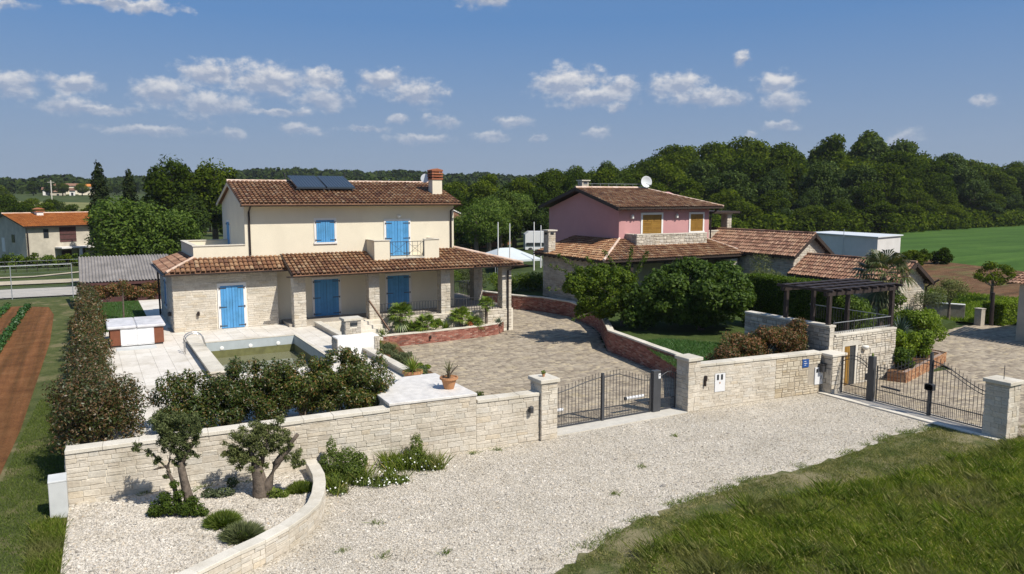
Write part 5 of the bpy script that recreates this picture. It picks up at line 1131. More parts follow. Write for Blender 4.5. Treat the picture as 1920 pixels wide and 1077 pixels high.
MB().box(24.98, 25.86, 19.2, 19.98, 1.50, 1.60).build('cap_stone', 'cap', t, bevel=.012)
l = thing('letterbox', 'dark metal letterbox on the shaded side of the stone pillar', 'letterbox', (24.98, 19.65, 1.0))
MB().box(24.82, 25.0, 19.5, 19.85, .86, 1.16).build('box', 'iron', l, bevel=.02); MB().box(24.80, 25.02, 19.48, 19.87, 1.165, 1.19).build('lid', 'iron', l)
# pergola
t = thing('pergola', 'dark timber pergola with slatted top above the stone terrace wall', 'pergola', (28, 22, 2.5))
for x, y, z in ((25.9, 20.2, 2.57), (25.9, 22.35, 2.57), (29.9, 20.2, 2.16), (29.9, 22.35, 1.5), (27.6, 22.35, 1.5)): MB().box(x - .075, x + .075, y - .075, y + .075, z, 3.74).build('post', 'darkwood', t)
MB().box(25.62, 30.2, 20.12, 20.27, 3.74, 3.9).build('beam', 'darkwood', t); MB().box(25.62, 30.2, 22.28, 22.43, 3.74, 3.9).build('beam', 'darkwood', t)
for k in range(9): x = 25.68 + k * .55; MB().box(x, x + .09, 19.9, 22.7, 3.9, 4.0).build('slat', 'darkwood', t)
for k in range(4): y = 20.15 + k * .68; MB().box(25.6, 30.2, y, y + .22, 4.0, 4.025).build('slat', 'darkwood', t)
t = thing('terrace_railing', 'fine iron railing on top of the stone terrace wall', 'railing', (28, 20.1, 2.16))
mb = MB().bar((26.15, 20.15, 2.62), (29.95, 20.15, 2.62), .025).bar((26.15, 20.15, 2.24), (29.95, 20.15, 2.24), .018).bar((29.9, 20.2, 2.62), (29.9, 24.4, 2.62), .025); mb.build('handrail', 'galv', t)
for i in range(28): MB().bar((26.2 + i * .137, 20.15, 2.17), (26.2 + i * .137, 20.15, 2.62 if i % 9 else 2.72), .012 if i % 9 else .03).build('baluster', 'iron', t)
for i in range(30): MB().bar((29.9, 20.3 + i * .137, 2.0), (29.9, 20.3 + i * .137, 2.62), .012).build('baluster', 'iron', t)
# inner low wall + brick side of the terrace
t = thing('brick_side_wall', 'short orange brick wall running back from the terrace corner', 'wall', (30.3, 21.5, 0))
core(t, (30.02, 20.1), (31.6, 23.4), .25, -.05, 1.55, 'brickmortar'); bricks(t, (30.02, 20.1), (31.6, 23.4), 0, 1.55, 'brick_orange', lim=60)
t = thing('brick_planter', 'orange brick planter under the bright green shrubs behind the second gate', 'planter', (30.5, 19, 0))
for a, b_ in (((29.0, 19.6), (29.3, 18.95)), ((29.3, 18.95), (34.8, 20.6)), ((34.8, 20.6), (35.0, 22.8))):
    core(t, a, b_, .24, -.05, .42, 'brickmortar'); bricks(t, a, b_, .0, .42, 'brick_orange', lim=90); bricks(t, a, b_, .42, .48, 'brick_orange', lim=20, bl=.12, bh=.06, proud=.02)
mb = MB(); mb.prism([(29.1, 19.6, -.03), (29.4, 19.15, -.03), (34.7, 20.8, -.03), (34.9, 23.4, -.03), (31.6, 23.4, -.03), (30.0, 20.2, -.03)], (0, 0, .40)); mb.build('planter_soil', 'soil2', t)
o = tag(MB().prism([(31.6, 23.2, -.1), (35, 22.8, -.1), (40.5, 25.3, -.1), (45, 26.2, -.1), (46, 33, -.1), (38.7, 33, -.1), (38.4, 26, -.1), (30, 24.4, -.1)], (0, 0, .40)).build('side_lawn', 'lawn'), kind='structure')
t = thing('low_wall', 'low pale wall with white coping behind the small olives', 'wall', (47, 31, .3))
core(t, (43.6, 34.6), (47.6, 27.2), .25, 0, .95, 'stone_grey_and_shaded'); caps(t, (43.6, 34.6), (47.6, 27.2), .95, .25, th=.06, over=.03, step=1.2, mat='white_bright')
t = thing('wooden_post', 'thick brown wooden post beside the short wall pillar at the far drive', 'post', (47.1, 25.3, 0))
MB().tube([(47.1, 25.3, 0), (47.15, 25.35, 2.0)], [.12, .11], 10).build('post', 'darkwood', t)
single('wall_pillar', MB().box(46.35, 46.75, 25.5, 25.9, 0, 1.0).box(46.32, 46.78, 25.47, 25.93, 1.0, 1.05), 'stone_grey_and_shaded', 'short grey wall pillar beside the wooden post', 'pillar')
# house at the right edge of the frame
H = thing('grey_house', 'corner of a grey rendered house with a tile eave at the right edge', 'house', (43.2, 21, 0))
MB().box(43.2, 52, 14, 21.9, 0, 3.05).build('wall', 'plaster_grey', H); MB().prism([(42.7, 22.3, 3.05), (52, 22.3, 3.05), (52, 18, 4.3), (46.5, 18, 4.3)], (0, 0, .07)).build('roof_deck', 'soffit', H)
roof_tiles(H, (42.75, 22.35, 3.12), (0, -1, 0), (4, 0, 1.25), 9, 4.2, mat='tile_red', seed=160, pitch=.2)

# ------------------------------------------------------------------ gates
def gate_leaf(parent, P, D, L, zt, zb=.07, zm=.46, n=None, sp=.13, mat='iron', short=True, tip=.13, double=False):
    """P start, D unit direction, zt(s) top rail height for s in [0, L]"""
    pt = lambda s_, z: (P[0] + D[0] * s_, P[1] + D[1] * s_, z)
    mb = MB(); k = 18; mb.tube([pt(L * i / k, zt(L * i / k)) for i in range(k + 1)], .016, 6)
    mb.build('top_rail', mat, parent, smooth=True)
    if double: mb = MB(); mb.tube([pt(L * i / k, zt(L * i / k) - .13) for i in range(k + 1)], .014, 6); mb.build('scroll_rail', mat, parent, smooth=True)
    MB().bar(pt(0, zb), pt(L, zb), .035).build('bottom_rail', mat, parent); MB().bar(pt(0, zm), pt(L, zm), .03).build('middle_rail', mat, parent)
    for s_ in (0.015, L - .015): MB().bar(pt(s_, .04), pt(s_, zt(s_) + .05), .04).build('stile', mat, parent)
    n = int(L / sp)
    for i in range(1, n):
        s_ = L * i / n; z = zt(s_) + tip; mb = MB().bar(pt(s_, zb), pt(s_, z), .014); p = Vector(pt(s_, z)); mb.lathe([(.0, -.02), (.014, .0), (.0, .05)], p, 5); mb.build('picket', mat, parent)
        if short and i < n: q = s_ + L / n / 2; MB().bar(pt(q, zb), pt(q, zm + (.0 if not double else .10)), .010).build('short_picket', mat, parent)
sm = lambda t: t * t * (3 - 2 * t)
t = thing('driveway_gate', 'wide double iron gate with pointed pickets and an arched top rail', 'gate', (15, 20.75, 0))
gate_leaf(t, (12.95, 20.75), (1, 0), 2.18, lambda s_: 1.20 + .36 * sm(min(1, s_ / 2.3)), tip=.15)
gate_leaf(t, (15.20, 20.75), (1, 0), 2.06, lambda s_: 1.54 + .05 * math.sin(s_ * 1.6) if s_ < .8 else 1.57 - .36 * sm(min(1, (s_ - .5) / 1.5)), tip=.15)
MB().bar((15.15, 20.74, .02), (15.15, 20.74, 1.70), .085).build('centre_stile', 'post', t); MB().bar((13.3, 20.78, .42), (15.1, 20.78, .10), .02).build('brace', 'iron', t)
for a, b_ in (((12.9, 20.87, .60), (13.62, 20.87, .60)), ((16.28, 20.87, .63), (17.05, 20.87, .63))):
    m_ = MB().tube([a, b_], .055, 10).build('gate_motor', 'plumbwhite', t, smooth=False); MB().box(a[0] - .08, a[0] - .01, 20.83, 20.91, a[2] - .05, a[2] + .05).build('motor_mount', 'iron', m_)
t = thing('gate_post', 'broad anthracite gate post with a small white notice', 'post', (17.5, 20.75, 0))
MB().box(17.33, 17.66, 20.66, 20.86, .0, 1.53).build('post', 'post', t, bevel=.008); MB().box(17.54, 17.64, 20.648, 20.66, 1.24, 1.42).build('notice', 'plumbwhite', t); MB().box(17.575, 17.61, 20.642, 20.648, 1.33, 1.38).build('symbol', 'iron', t)
t = thing('pedestrian_gate', 'narrow iron garden gate between the anthracite post and the stone pillar', 'gate', (18, 20.75, 0))
gate_leaf(t, (17.70, 20.75), (1, 0), .72, lambda s_: 1.26 + .16 * math.sin(min(1, s_ / .72) * math.pi * .9), sp=.10)
t = thing('driveway_gate', 'second double iron gate with swept top rails and a taller centre post', 'gate', (25.6, 16, 0))
gate_leaf(t, (25.6, 17.72), (0, -1), 2.05, lambda s_: 1.36 + .62 * sm(min(1, max(0, (s_ - .35) / 1.5))), double=True, zm=.50)
gate_leaf(t, (25.6, 15.60), (0, -1), 2.0, lambda s_: 1.98 - .68 * sm(min(1, s_ / 2.0)), double=True, zm=.50)
MB().bar((25.58, 15.64, .02), (25.58, 15.64, 2.28), .085).build('centre_stile', 'post', t); MB().tube([(25.50, 15.64, 1.05), (25.66, 15.64, 1.05)], .15, 8).box(25.5, 25.66, 15.48, 15.80, .95, 1.15).build('lock_box', 'post', t)
MB().tube([(25.74, 17.6, .62), (25.74, 16.85, .62)], .04, 8).build('gate_motor', 'iron', t)
t = thing('gate_post', 'dark gate post with a small yellow pot between the second gate leaves', 'post', (25.6, 17.9, 0))
MB().box(25.5, 25.7, 17.82, 18.05, .0, 1.72).build('post', 'post', t, bevel=.008); MB().box(25.52, 25.68, 18.05, 18.17, .78, 1.02).build('lock_box', 'post', t)
MB().lathe([(.03, 0), (.04, .07), (.0, .15)], (25.6, 17.93, 1.72), 8).build('pot', 'lf_bright', t)
t = thing('pedestrian_gate', 'narrow iron gate beside the stone pillar with the letterbox', 'gate', (25.6, 18.6, 0))
gate_leaf(t, (25.6, 19.22), (0, -1), 1.15, lambda s_: 1.44 + .20 * math.sin(s_ / 1.15 * math.pi) - .08 * s_, sp=.12, double=True, zm=.42)

# ------------------------------------------------------------------ left: grey cabinet, shed, neighbour's house, fence
t = thing('utility_cabinet', 'grey-white concrete utility cabinet by the left end of the stone wall', 'cabinet', (-.95, 20.5, .1))
MB().prism([(-1.14, 20.35, .05), (-.76, 20.35, .05), (-.76, 20.75, .05), (-1.14, 20.75, .05)], (0, 0, .92)).build('body', 'concrete_box', t, bevel=.01)
MB().prism([(-1.145, 20.345, .97), (-1.145, 20.755, .97), (-1.145, 20.755, 1.08), (-1.145, 20.345, 1.02)], (.39, 0, 0)).build('sloping_lid', 'concrete_box', t, bevel=.01)
t = thing('corrugated_shed', 'old shed with a grey corrugated fibre-cement roof behind the side hedge', 'shed', (2, 61, 0))
MB().box(-.3, 4.6, 58.6, 63.4, -.5, 1.85).build('wall', 'maroon', t)
nx, ny = 150, 2; V = []; F = []
for j in range(2):
    for i in range(nx + 1): V.append((-.62 + 6.0 * i / nx, 58.2 if j == 0 else 63.8, (1.98 if j == 0 else 3.32) + .045 * math.sin(i * 2 * math.pi / 5)))
for i in range(nx): F.append((i, i + 1, nx + 2 + i, nx + 1 + i))
MB().add(V, F).build('roof_sheet', 'asbestos', t, fix=False); MB().box(-.6, 5.3, 58.22, 58.3, 1.72, 1.9).build('fascia', 'maroon', t)
H = thing('orange_roofed_house', 'weathered grey house with a bright orange tile roof beyond the road', 'house', (-6.6, 112, -.5)); hx, hy = -6.6, 112
MB().box(hx, hx + 10.6, hy, hy + 12, -1.2, 4.05).build('front_wall', 'plaster_grey', H)
MB().prism([(hx - .01, hy, -1.2), (hx - .01, hy + 12, -1.2), (hx - .01, hy + 12, 4.05), (hx - .01, hy + 6, 5.35), (hx - .01, hy, 4.05)], (.2, 0, 0)).build('gable_wall', 'plaster_grey', H)
mb = MB(); mb.add([(hx - .4, hy - .6, 3.98), (hx + 11.0, hy - .6, 3.98), (hx + 11.0, hy + 6, 5.50), (hx - .4, hy + 6, 5.50), (hx - .4, hy + 12.6, 3.98), (hx + 11.0, hy + 12.6, 3.98)] + [(hx - .4, hy - .6, 3.86), (hx + 11.0, hy - .6, 3.86), (hx + 11.0, hy + 6, 5.38), (hx - .4, hy + 6, 5.38), (hx - .4, hy + 12.6, 3.86), (hx + 11.0, hy + 12.6, 3.86)],
    [(0, 1, 2, 3), (3, 2, 5, 4), (6, 9, 8, 7), (9, 10, 11, 8), (0, 6, 7, 1), (0, 3, 9, 6), (3, 4, 10, 9), (1, 7, 8, 2), (2, 8, 11, 5), (4, 5, 11, 10)]); mb.build('roof_deck', 'gutter', H)
V_ = (0, 6.6, 1.52); L_ = math.hypot(6.6, 1.52)
roof_tiles(H, (hx - .4, hy - .65, 4.0), (1, 0, 0), V_, 11.4, L_, mat='tile_orange', pitch=.27, row=.40, seed=171, seg=3, arch=.05)
ridge_tiles(H, (hx - .4, hy + 6, 5.54), (hx + 11.0, hy + 6, 5.54), 'ridge', .12, 1.2)
c = MB().box(hx + 3.2, hx + 4.0, hy + 4.6, hy + 5.4, 4.6, 5.75).build('chimney', 'white', H); mb = MB().box(hx + 3.05, hx + 4.15, hy + 4.45, hy + 5.55, 5.75, 5.85); mb.prism([(hx + 3.0, hy + 4.4, 6.05), (hx + 4.2, hy + 4.4, 6.05), (hx + 3.6, hy + 4.4, 6.25)], (0, 1.2, 0)); mb.build('chimney_cap', 'chimbrick', c)
F4 = face('front', hy)
for u0, u1, z0, z1, mt in ((2.0, 2.6, 2.5, 3.6, 'glass_dark'), (3.9, 5.9, 1.9, 3.85, 'maroon'), (7.6, 8.4, 2.6, 3.6, 'maroon'), (4.0, 5.2, -1.0, .8, 'maroon'), (6.0, 6.9, -1.0, .9, 'glass_dark')):
    mb = MB(); fbox(mb, F4, hx + u0, hx + u1, 0, .05, z0, z1); w_ = mb.build('window', mt, H)
    if mt == 'maroon' and z0 > 1:
        for k in range(3): mb = MB(); fbox(mb, F4, hx + u0, hx + u1, .05, .09, z0 + (k + .5) * (z1 - z0) / 3 - .03, z0 + (k + .5) * (z1 - z0) / 3 + .03); mb.build('shutter_bar', 'soffit', w_)
MB().box(hx + 3.2, hx + 8.6, hy - 2.1, hy, 1.15, 1.32).build('porch_canopy', 'white', H)
for u in (5.4, 7.4): MB().box(hx + u, hx + u + .3, hy - 2, hy - 1.7, -1, 1.15).build('porch_column', 'white', H)
F5 = face('left', hx - .01)
for y0, z0, z1, mt in ((3.4, 1.9, 2.9, 'glass_dark'), (6.6, .6, 2.4, 'white'), (2.0, -.8, .4, 'white')): mb = MB(); fbox(mb, F5, -(hy + y0 + .9), -(hy + y0), 0, .05, z0, z1); mb.build('window', mt, H)
MB().tube([(hx + .15, hy - .1, 3.2), (hx + .15, hy - .1, -1)], .08, 6).build('downpipe', 'gutter', H)
H.rotation_euler = (0, 0, rad(24))
t = thing('wire_fence', 'tall wire fence with thin galvanised posts along the near edge of the road', 'fence', (-3, 69, 0))
for x in (-9.4, -5.25, -1.2): MB().tube([(x, 69.0, -.5), (x, 69.0, 2.44)], .035, 6).build('post', 'galv', t)
MB().tube([(-12, 69, 2.40), (-1.2, 69, 2.44)], .02, 6).build('top_rail', 'galv', t)
mb = MB()
for k in range(9): mb.tube([(-12, 69, -.1 + k * .28), (-1.2, 69, -.1 + k * .28)], .005, 3)
mb.build('wire_mesh', 'galv', t)['kind'] = 'stuff'
t = thing('low_fence', 'low post-and-wire garden fence in front of the orange-roofed house', 'fence', (-2, 100, 0))
for k in range(14): MB().tube([(-10 + k * 1.0, 99 + k * .1, -.6), (-10 + k * 1.0, 99 + k * .1, .75)], .04, 5).build('post', 'gutter', t)
mb = MB(); mb.tube([(-10, 99, .6), (3, 100.3, .6)], .015, 4); mb.tube([(-10, 99, .2), (3, 100.3, .2)], .012, 4); mb.build('wire', 'galv', t)

# ------------------------------------------------------------------ between the houses: poles, tent, caravan, van, house fragments
for x, y, h, lb in ((32.1, 60, 5.45, 'leftmost tall white pole by the tent'), (33.3, 60, 5.3, 'second tall white pole, just in front of the tent'), (35.85, 60, 5.4, 'third tall white pole, in front of the caravan'), (37.5, 61.5, 5.0, 'rightmost white pole, partly behind the stone chimney')):
    t = thing('flag_pole', lb, 'pole', (x, y, .8), 'white poles between the houses'); MB().tube([(x, y, .6), (x, y, h)], [.07, .045], 8).build('pole', 'white', t)
t = thing('party_tent', 'pale grey canvas tent with a low peaked roof between the two houses', 'tent', (36, 64, .8))
mb = MB(); c = (35.6, 65.0, 2.95); cr = [(33.1, 62.4, 1.75), (38.2, 62.4, 1.75), (38.4, 67.4, 1.75), (33.1, 67.4, 1.75)]; r1 = (34.9, 64.9, 2.75); r2 = (36.3, 64.9, 2.75)
mb.add(cr + [r1, r2], [(0, 1, 5, 4), (1, 2, 5), (2, 3, 4, 5), (3, 0, 4)]); mb.build('tent_roof', 'canvas', t)
mb = MB()
for a, b_ in zip(cr, cr[1:] + cr[:1]): mb.add([a, b_, (b_[0], b_[1], b_[2] - .18), (a[0], a[1], a[2] - .18)], [(0, 1, 2, 3)])
mb.build('valance', 'canvas', t, fix=False)
for p in cr: MB().tube([(p[0], p[1], .5), p], .04, 6).build('tent_pole', 'galv', t)
t = thing('caravan', 'white caravan with a dark window band behind the tent', 'caravan', (48.6, 82, .9))
mb = MB(); mb.prism([(46.8, 80.4, 1.25), (49.6, 79.0, 1.25), (49.6, 79.0, 3.2), (49.3, 79.15, 3.45), (47.2, 80.2, 3.45), (46.8, 80.4, 3.1)], (.9, 2.0, 0)); mb.build('body', 'plumbwhite', t)
mb = MB(); mb.prism([(46.9, 80.30, 1.75), (49.5, 79.0, 1.75), (49.5, 79.0, 2.1), (46.9, 80.30, 2.1)], (-.03, -.04, 0)); mb.build('window_band', 'glass_dark', t)
for q in (.2, .75): p = Vector((46.8, 80.4, 1.2)).lerp(Vector((49.6, 79.0, 1.2)), q); mb = MB().tube([p, p + Vector((.1, .2, 0))], .3, 12); mb.build('wheel', 'iron', t)
t = thing('van', 'white and red van parked beside the caravan', 'van', (51, 79, .9))
mb = MB(); mb.prism([(49.9, 78.9, 1.2), (53.2, 77.4, 1.2), (53.2, 77.4, 2.0), (52.6, 77.7, 2.25), (52.2, 77.9, 3.1), (50.0, 78.85, 3.1)], (.8, 1.7, 0)); mb.build('body', 'plumbwhite', t)
mb = MB(); mb.prism([(50.2, 78.72, 2.05), (52.2, 77.82, 2.05), (51.8, 77.98, 2.75), (50.5, 78.55, 2.75)], (-.02, -.05, 0)); mb.build('red_panel', 'redpaint', t)
for q in (.2, .8): p = Vector((49.9, 78.9, 1.15)).lerp(Vector((53.2, 77.4, 1.15)), q); MB().tube([p, p + Vector((.1, .2, 0))], .32, 12).build('wheel', 'iron', t)
single('water_tank', MB().lathe([(.38, 0), (.4, .1), (.4, .8), (.15, 1.0), (.0, 1.0)], (50.4, 76.6, .95), 14), 'plumbwhite', 'small white plastic tank on the grass in front of the van', 'tank')
for nm, x, y, w, z, lb in (('brick_house', 42.3, 92, 2.8, 5.3, 'corner of a tiled house half hidden by trees right of the cream house'), ('brick_house', 50.3, 96, 3.2, 4.9, 'tiled gable of a brick house between the trees')):
    t = thing(nm, lb, 'house', (x, y, 1)); MB().box(x - w, x + w, y, y + 7, .5, z - .6).build('wall', 'brick_orange' if x > 45 else 'plaster_grey', t)
    mb = MB(); mb.prism([(x - w - .4, y - .4, z - .7), (x + w + .4, y - .4, z - .7), (x, y - .4, z + .6)], (0, 8, 0)); mb.build('roof', 'tile_red', t); MB().bar((x - w - .4, y - .45, z - .66), (x, y - .45, z + .65), .12, .12).bar((x + w + .4, y - .45, z - .66), (x, y - .45, z + .65), .12, .12).build('verge', 'white', t)
t = thing('ruined_house', 'white gable of a small house just behind the orange roof', 'house', (2, 150, 0)); MB().box(.9, 4.6, 150, 156, -1, 5.0).build('wall', 'white', t); MB().prism([(.6, 149.8, 4.9), (5.0, 149.8, 4.9), (2.8, 149.8, 6.2)], (0, 7, 0)).build('roof', 'brick_orange', t)
# far village
for i, (x, y, w, h, lb, hw, mt) in enumerate(((-14.5, 400, 1.5, 2.6, 'small white cottage at the left end of the far village', 0, 'white'), (-10.2, 398, 3.0, 1.8, 'low pale barn beside the small far cottage', 0, 'plaster_grey'),
        (-9.3, 420, 2.6, 4.4, 'large pale house at the top left of the far village', 0, 'plaster'), (-3.6, 424, 3.0, 3.6, 'long pale house in the middle of the far village', 1, 'plaster'), (1.2, 408, 3.4, 3.2, 'orange-roofed far house right of the pale ones', 1, 'plaster'), (-4.6, 396, 1.1, 2.4, 'narrow white far house below the long one', 0, 'white'))):
    z = terrain(x, y) + hw - .5; t = thing('village_house', lb, 'house', (x, y, z), 'far village houses')
    MB().box(x - w, x + w, y, y + 8, z - 3, z + h).build('wall', mt, t)
    MB().prism([(x - w - .5, y - .4, z + h), (x + w + .5, y - .4, z + h), (x + w * .8, y + 4, z + h + 1.0), (x - w * .8, y + 4, z + h + 2.0)], (0, .1, 0)) if 0 else None
    mb = MB(); mb.add([(x - w - .5, y - .5, z + h), (x + w + .5, y - .5, z + h), (x + w + .5, y + 8.5, z + h), (x - w - .5, y + 8.5, z + h), (x - w - .5, y + 4, z + h + 1.2), (x + w + .5, y + 4, z + h + 1.2)], [(0, 1, 5, 4), (2, 3, 4, 5), (0, 4, 3), (1, 2, 5), (0, 3, 2, 1)]); mb.build('roof', 'tile_red' if i != 4 else 'tile_orange', t)
    for k in range(max(1, int(w / 1.6))):
        mb = MB(); fx = x - w + (k + .5) * 2 * w / max(1, int(w / 1.6)); fbox(mb, face('front', y), fx - .45, fx + .45, 0, .05, z + h - 2.2, z + h - .9); mb.build('window', 'glass_dark', t)
for x, y, h in ((-9.5, 300, 9), (-33, 330, 9)):
    t = single('power_pole', MB().tube([(x, y, terrain(x, y) - 1), (x, y, terrain(x, y) + h)], .18, 6).bar((x - 1, y, terrain(x, y) + h - .6), (x + 1, y, terrain(x, y) + h - .6), .12), 'concrete', 'pale power pole in the meadow below the far village' if x > -20 else 'pale power pole at the far left before the wood', 'pole')

# ------------------------------------------------------------------ vegetation
RT = (.873, -.488)                                       # horizontal direction across the garden
def off(x, y, r_, d=0.0): return (x + RT[0] * r_ + .488 * d, y + RT[1] * r_ + .873 * d)
def shrub(name, label, cat, loc, lobes, n, size, lf, seed, group=None, stems=5, aspect=.5, shell=.45, bark='trunk', stem_r=.02):
    """lobes relative to loc"""
    t = thing(name, label, cat, loc, group); link('foliage', crown_mesh('foliage', lf, lobes, n, size, seed, aspect, shell), t)
    r = random.Random(seed); mb = MB()
    for i in range(stems):
        L = lobes[r.randrange(len(lobes))]; limb(mb, (r.uniform(-.1, .1), r.uniform(-.1, .1), -.05), (L[0], L[1], L[2]), stem_r, stem_r * .4, r, 5)
    me = bpy.data.meshes.new('stem'); me.from_pydata(mb.v, [], mb.f); me.materials.append(M[bark]); me.update(); link('stem', me, t)
    return t
def blob(seed, rx, ry, rz, n=8, zc=None, sr=.5):
    rg = np.random.default_rng(seed); zc = rz if zc is None else zc
    return lobes_in(rg, n, 0, 0, zc, rx, ry, rz, min(rx, rz) * sr * .8, min(rx, rz) * sr * 1.15) + [(0, 0, zc, rx * .6, ry * .6, rz * .65)]

# side hedge of photinia
lb = []; r = random.Random(5)
for k in range(60):
    y = 22.4 + k * .50
    for s_ in range(7):
        lb.append((r.uniform(-.22, .32) + (.1 if y < 24 else 0), y - 22 + r.uniform(-.3, .3), r.uniform(.22, 1.12) + (.2 if y < 26 else 0) + (.1 * math.sin(k * .8)), .38, .38, .38))
for k in range(70): lb.append((r.uniform(-.75, 1.2), r.uniform(0, 2.6), r.uniform(.1, 1.35), .36, .36, .36))
for k in range(60): q_ = r.uniform(2, 29); lb.append((r.choice((-.45, .6)) + r.uniform(-.15, .1), q_, r.uniform(.4, 1.0), .26, .26, .26)); lb.append((r.uniform(-.3, .4), q_, r.uniform(1.2, 1.45), .18, .18, .22))
lbn = [l for l in lb if l[1] < 9]; lbf = [l for l in lb if l[1] >= 9]
t = thing('hedge', 'long side hedge of bronze-leaved photinia along the left edge of the terrace', 'hedge', (-.22, 22, 1.2))
link('foliage', crown_mesh('foliage', 'lf_photinia', lbn, 56000, .088, 1, .42), t); link('foliage', crown_mesh('foliage', 'lf_photinia', lbf, 44000, .115, 2, .42), t)
mb = MB()
for k in range(50): limb(mb, (r.uniform(-.2, .2), k * .6, -.1), (r.uniform(-.4, .4), k * .6 + r.uniform(-.2, .2), 1.2), .025, .01, r, 4)
me = bpy.data.meshes.new('stem'); me.from_pydata(mb.v, [], mb.f); me.materials.append(M['trunk']); link('stem', me, t)
# front row
FRB = [(2.0, 2.80, 'leftmost of the dark photinia shrubs behind the stone wall, lower than the rest'), (3.1, 2.95, 'second dark photinia shrub from the left behind the stone wall'), (4.25, 2.92, 'middle dark photinia shrub behind the stone wall, right of the leaning olive'),
       (5.35, 2.95, 'fourth dark photinia shrub from the left, in front of the pool'), (6.35, 3.05, 'tall dark photinia shrub in front of the white fireplace'), (7.15, 2.95, 'rightmost dark photinia shrub beside the white slab')]
for i, (x, zt, lab) in enumerate(FRB):
    h = zt - 1.2; rg_ = np.random.default_rng(20 + i); L = []
    for q in range(26): L.append((rg_.uniform(-.6, .6), rg_.uniform(-.5, .45), rg_.uniform(.25, h - .35), .32, .32, .30))
    for q in range(9): L.append((rg_.uniform(-.55, .55), rg_.uniform(-.35, .35), h - rg_.uniform(.0, .3), .13, .13, .24))
    shrub('photinia_shrub', lab, 'shrub', (x, 22.25 - .05 * x + .25, 1.2), L, 15500, .085, 'lf_photinia_dark', 40 + i, 'dark photinia shrubs behind the front wall', 6, .42, stem_r=.025)
# bushes at the back left and behind the terrace lawn
for i, (x, y, lab) in enumerate(((.9, 53.6, 'left of the three yellowish hedge shrubs in front of the corrugated shed'), (2.2, 53.7, 'middle yellowish hedge shrub in front of the corrugated shed'), (3.5, 53.6, 'right yellowish hedge shrub beside the house downpipe'))):
    shrub('hedge_shrub', lab, 'shrub', (x, y, 1.1), blob(60 + i, .75, .5, .62, 9, .6), 2600, .13, 'lf_photinia_red', 60 + i, 'yellowish shrubs before the shed', 4)
t = thing('young_tree', 'thin young tree with a sparse reddish crown on the lawn behind the hot tub', 'tree', (1.46, 44.9, 1.17)); MB().tube([(1.46, 44.9, 1.1), (1.5, 44.9, 3.0)], [.05, .03], 7).build('trunk', 'trunk', t)
link('crown', crown_mesh('crown', 'lf_photinia_red', [(0.05, 0, 1.9, .3, .3, .35), (.1, 0, 1.55, .2, .2, .25)], 260, .10, 4), t)

# olive trees in the pebble bed
def olive(label, x, y, z, limbs, lobes, n, seed, trunk):
    t = thing('olive_tree', label, 'tree', (x, y, z)); r = random.Random(seed); mb = MB()
    for (pts, rs) in trunk: mb.tube([(*[c_ - o_ for c_, o_ in zip(off(x, y, p[0], p[2] if len(p) > 2 else 0), (x, y))], p[1]) for p in pts], rs, 9)
    for (a, b_, r0, r1) in limbs:
        pa = off(0, 0, a[0], a[2] if len(a) > 2 else 0); pb_ = off(0, 0, b_[0], b_[2] if len(b_) > 2 else 0); limb(mb, (*pa, a[1]), (*pb_, b_[1]), r0, r1, r, 6, .05)
    me = bpy.data.meshes.new('trunk'); me.from_pydata(mb.v, [], mb.f); me.materials.append(M['trunk_olive']); me.polygons.foreach_set('use_smooth', [True] * len(me.polygons)); me.update()
    import bmesh; bm = bmesh.new(); bm.from_mesh(me); bmesh.ops.subdivide_edges(bm, edges=bm.edges[:], cuts=1)
    for v in bm.verts: nv = noise.noise(v.co * 9) * .03; v.co += v.normal * nv
    bm.to_mesh(me); bm.free(); link('trunk', me, t)
    L = []
    for q in lobes:
        for _ in range(12): s3 = q[2] * r.uniform(.30, .55); L.append((*off(0, 0, q[0] + r.uniform(-1, 1) * q[2] * .85, r.uniform(-1, 1) * q[2] * .8), q[1] + r.uniform(-.75, .9) * q[2], s3, s3, s3 * .9))
    link('crown', crown_mesh('crown', 'lf_olive', L, int(n * 1.7), .066, seed, .32, .05), t); return t
olive('slender pollarded olive tree with a split trunk on the left of the pebble bed', 1.72, 18.88, .18,
      [((-.10, 1.25), (.22, 1.75), .06, .035), ((-.02, 1.2), (-.3, 1.7), .05, .02), ((-.25, .5), (-.42, 1.15), .05, .035), ((-.42, 1.15), (-1.15, 1.72), .035, .012), ((-.42, 1.15), (-.35, 1.5), .03, .012), ((-.45, 1.2), (-.8, 1.1), .02, .008)],
      [(-.42, 2.15, .30), (-.20, 1.95, .30), (.05, 2.20, .26), (.30, 2.12, .20), (-.35, 1.75, .30), (-.10, 1.62, .26), (.12, 1.85, .22), (-.15, 1.3, .16), (-1.1, 1.66, .12), (-.85, 1.5, .10), (-.6, 1.35, .12), (.2, 1.5, .12), (-.45, 1.0, .10), (-.3, 2.35, .2)], 9000, 3,
      [(((.10, -.1), (.06, .35), (-.04, .85), (-.12, 1.32)), [.15, .12, .10, .08]), (((-.12, -.1), (-.22, .35), (-.32, .75)), [.07, .055, .045])])
shrub('olive_suckers', 'dark leafy suckers round the foot of the slender olive tree', 'shrub', (1.55, 18.85, .18), [(*off(0, 0, a), z, s_, s_, s_ * .8) for a, z, s_ in ((-.5, .22, .24), (-.2, .28, .26), (.15, .22, .24), (.42, .18, .20), (-.62, .12, .16), (-.35, .5, .16), (0, .55, .15), (.3, .4, .15), (-.1, .8, .12), (.55, .1, .14))], 4600, .075, 'lf_dark', 9, stems=6, aspect=.35)
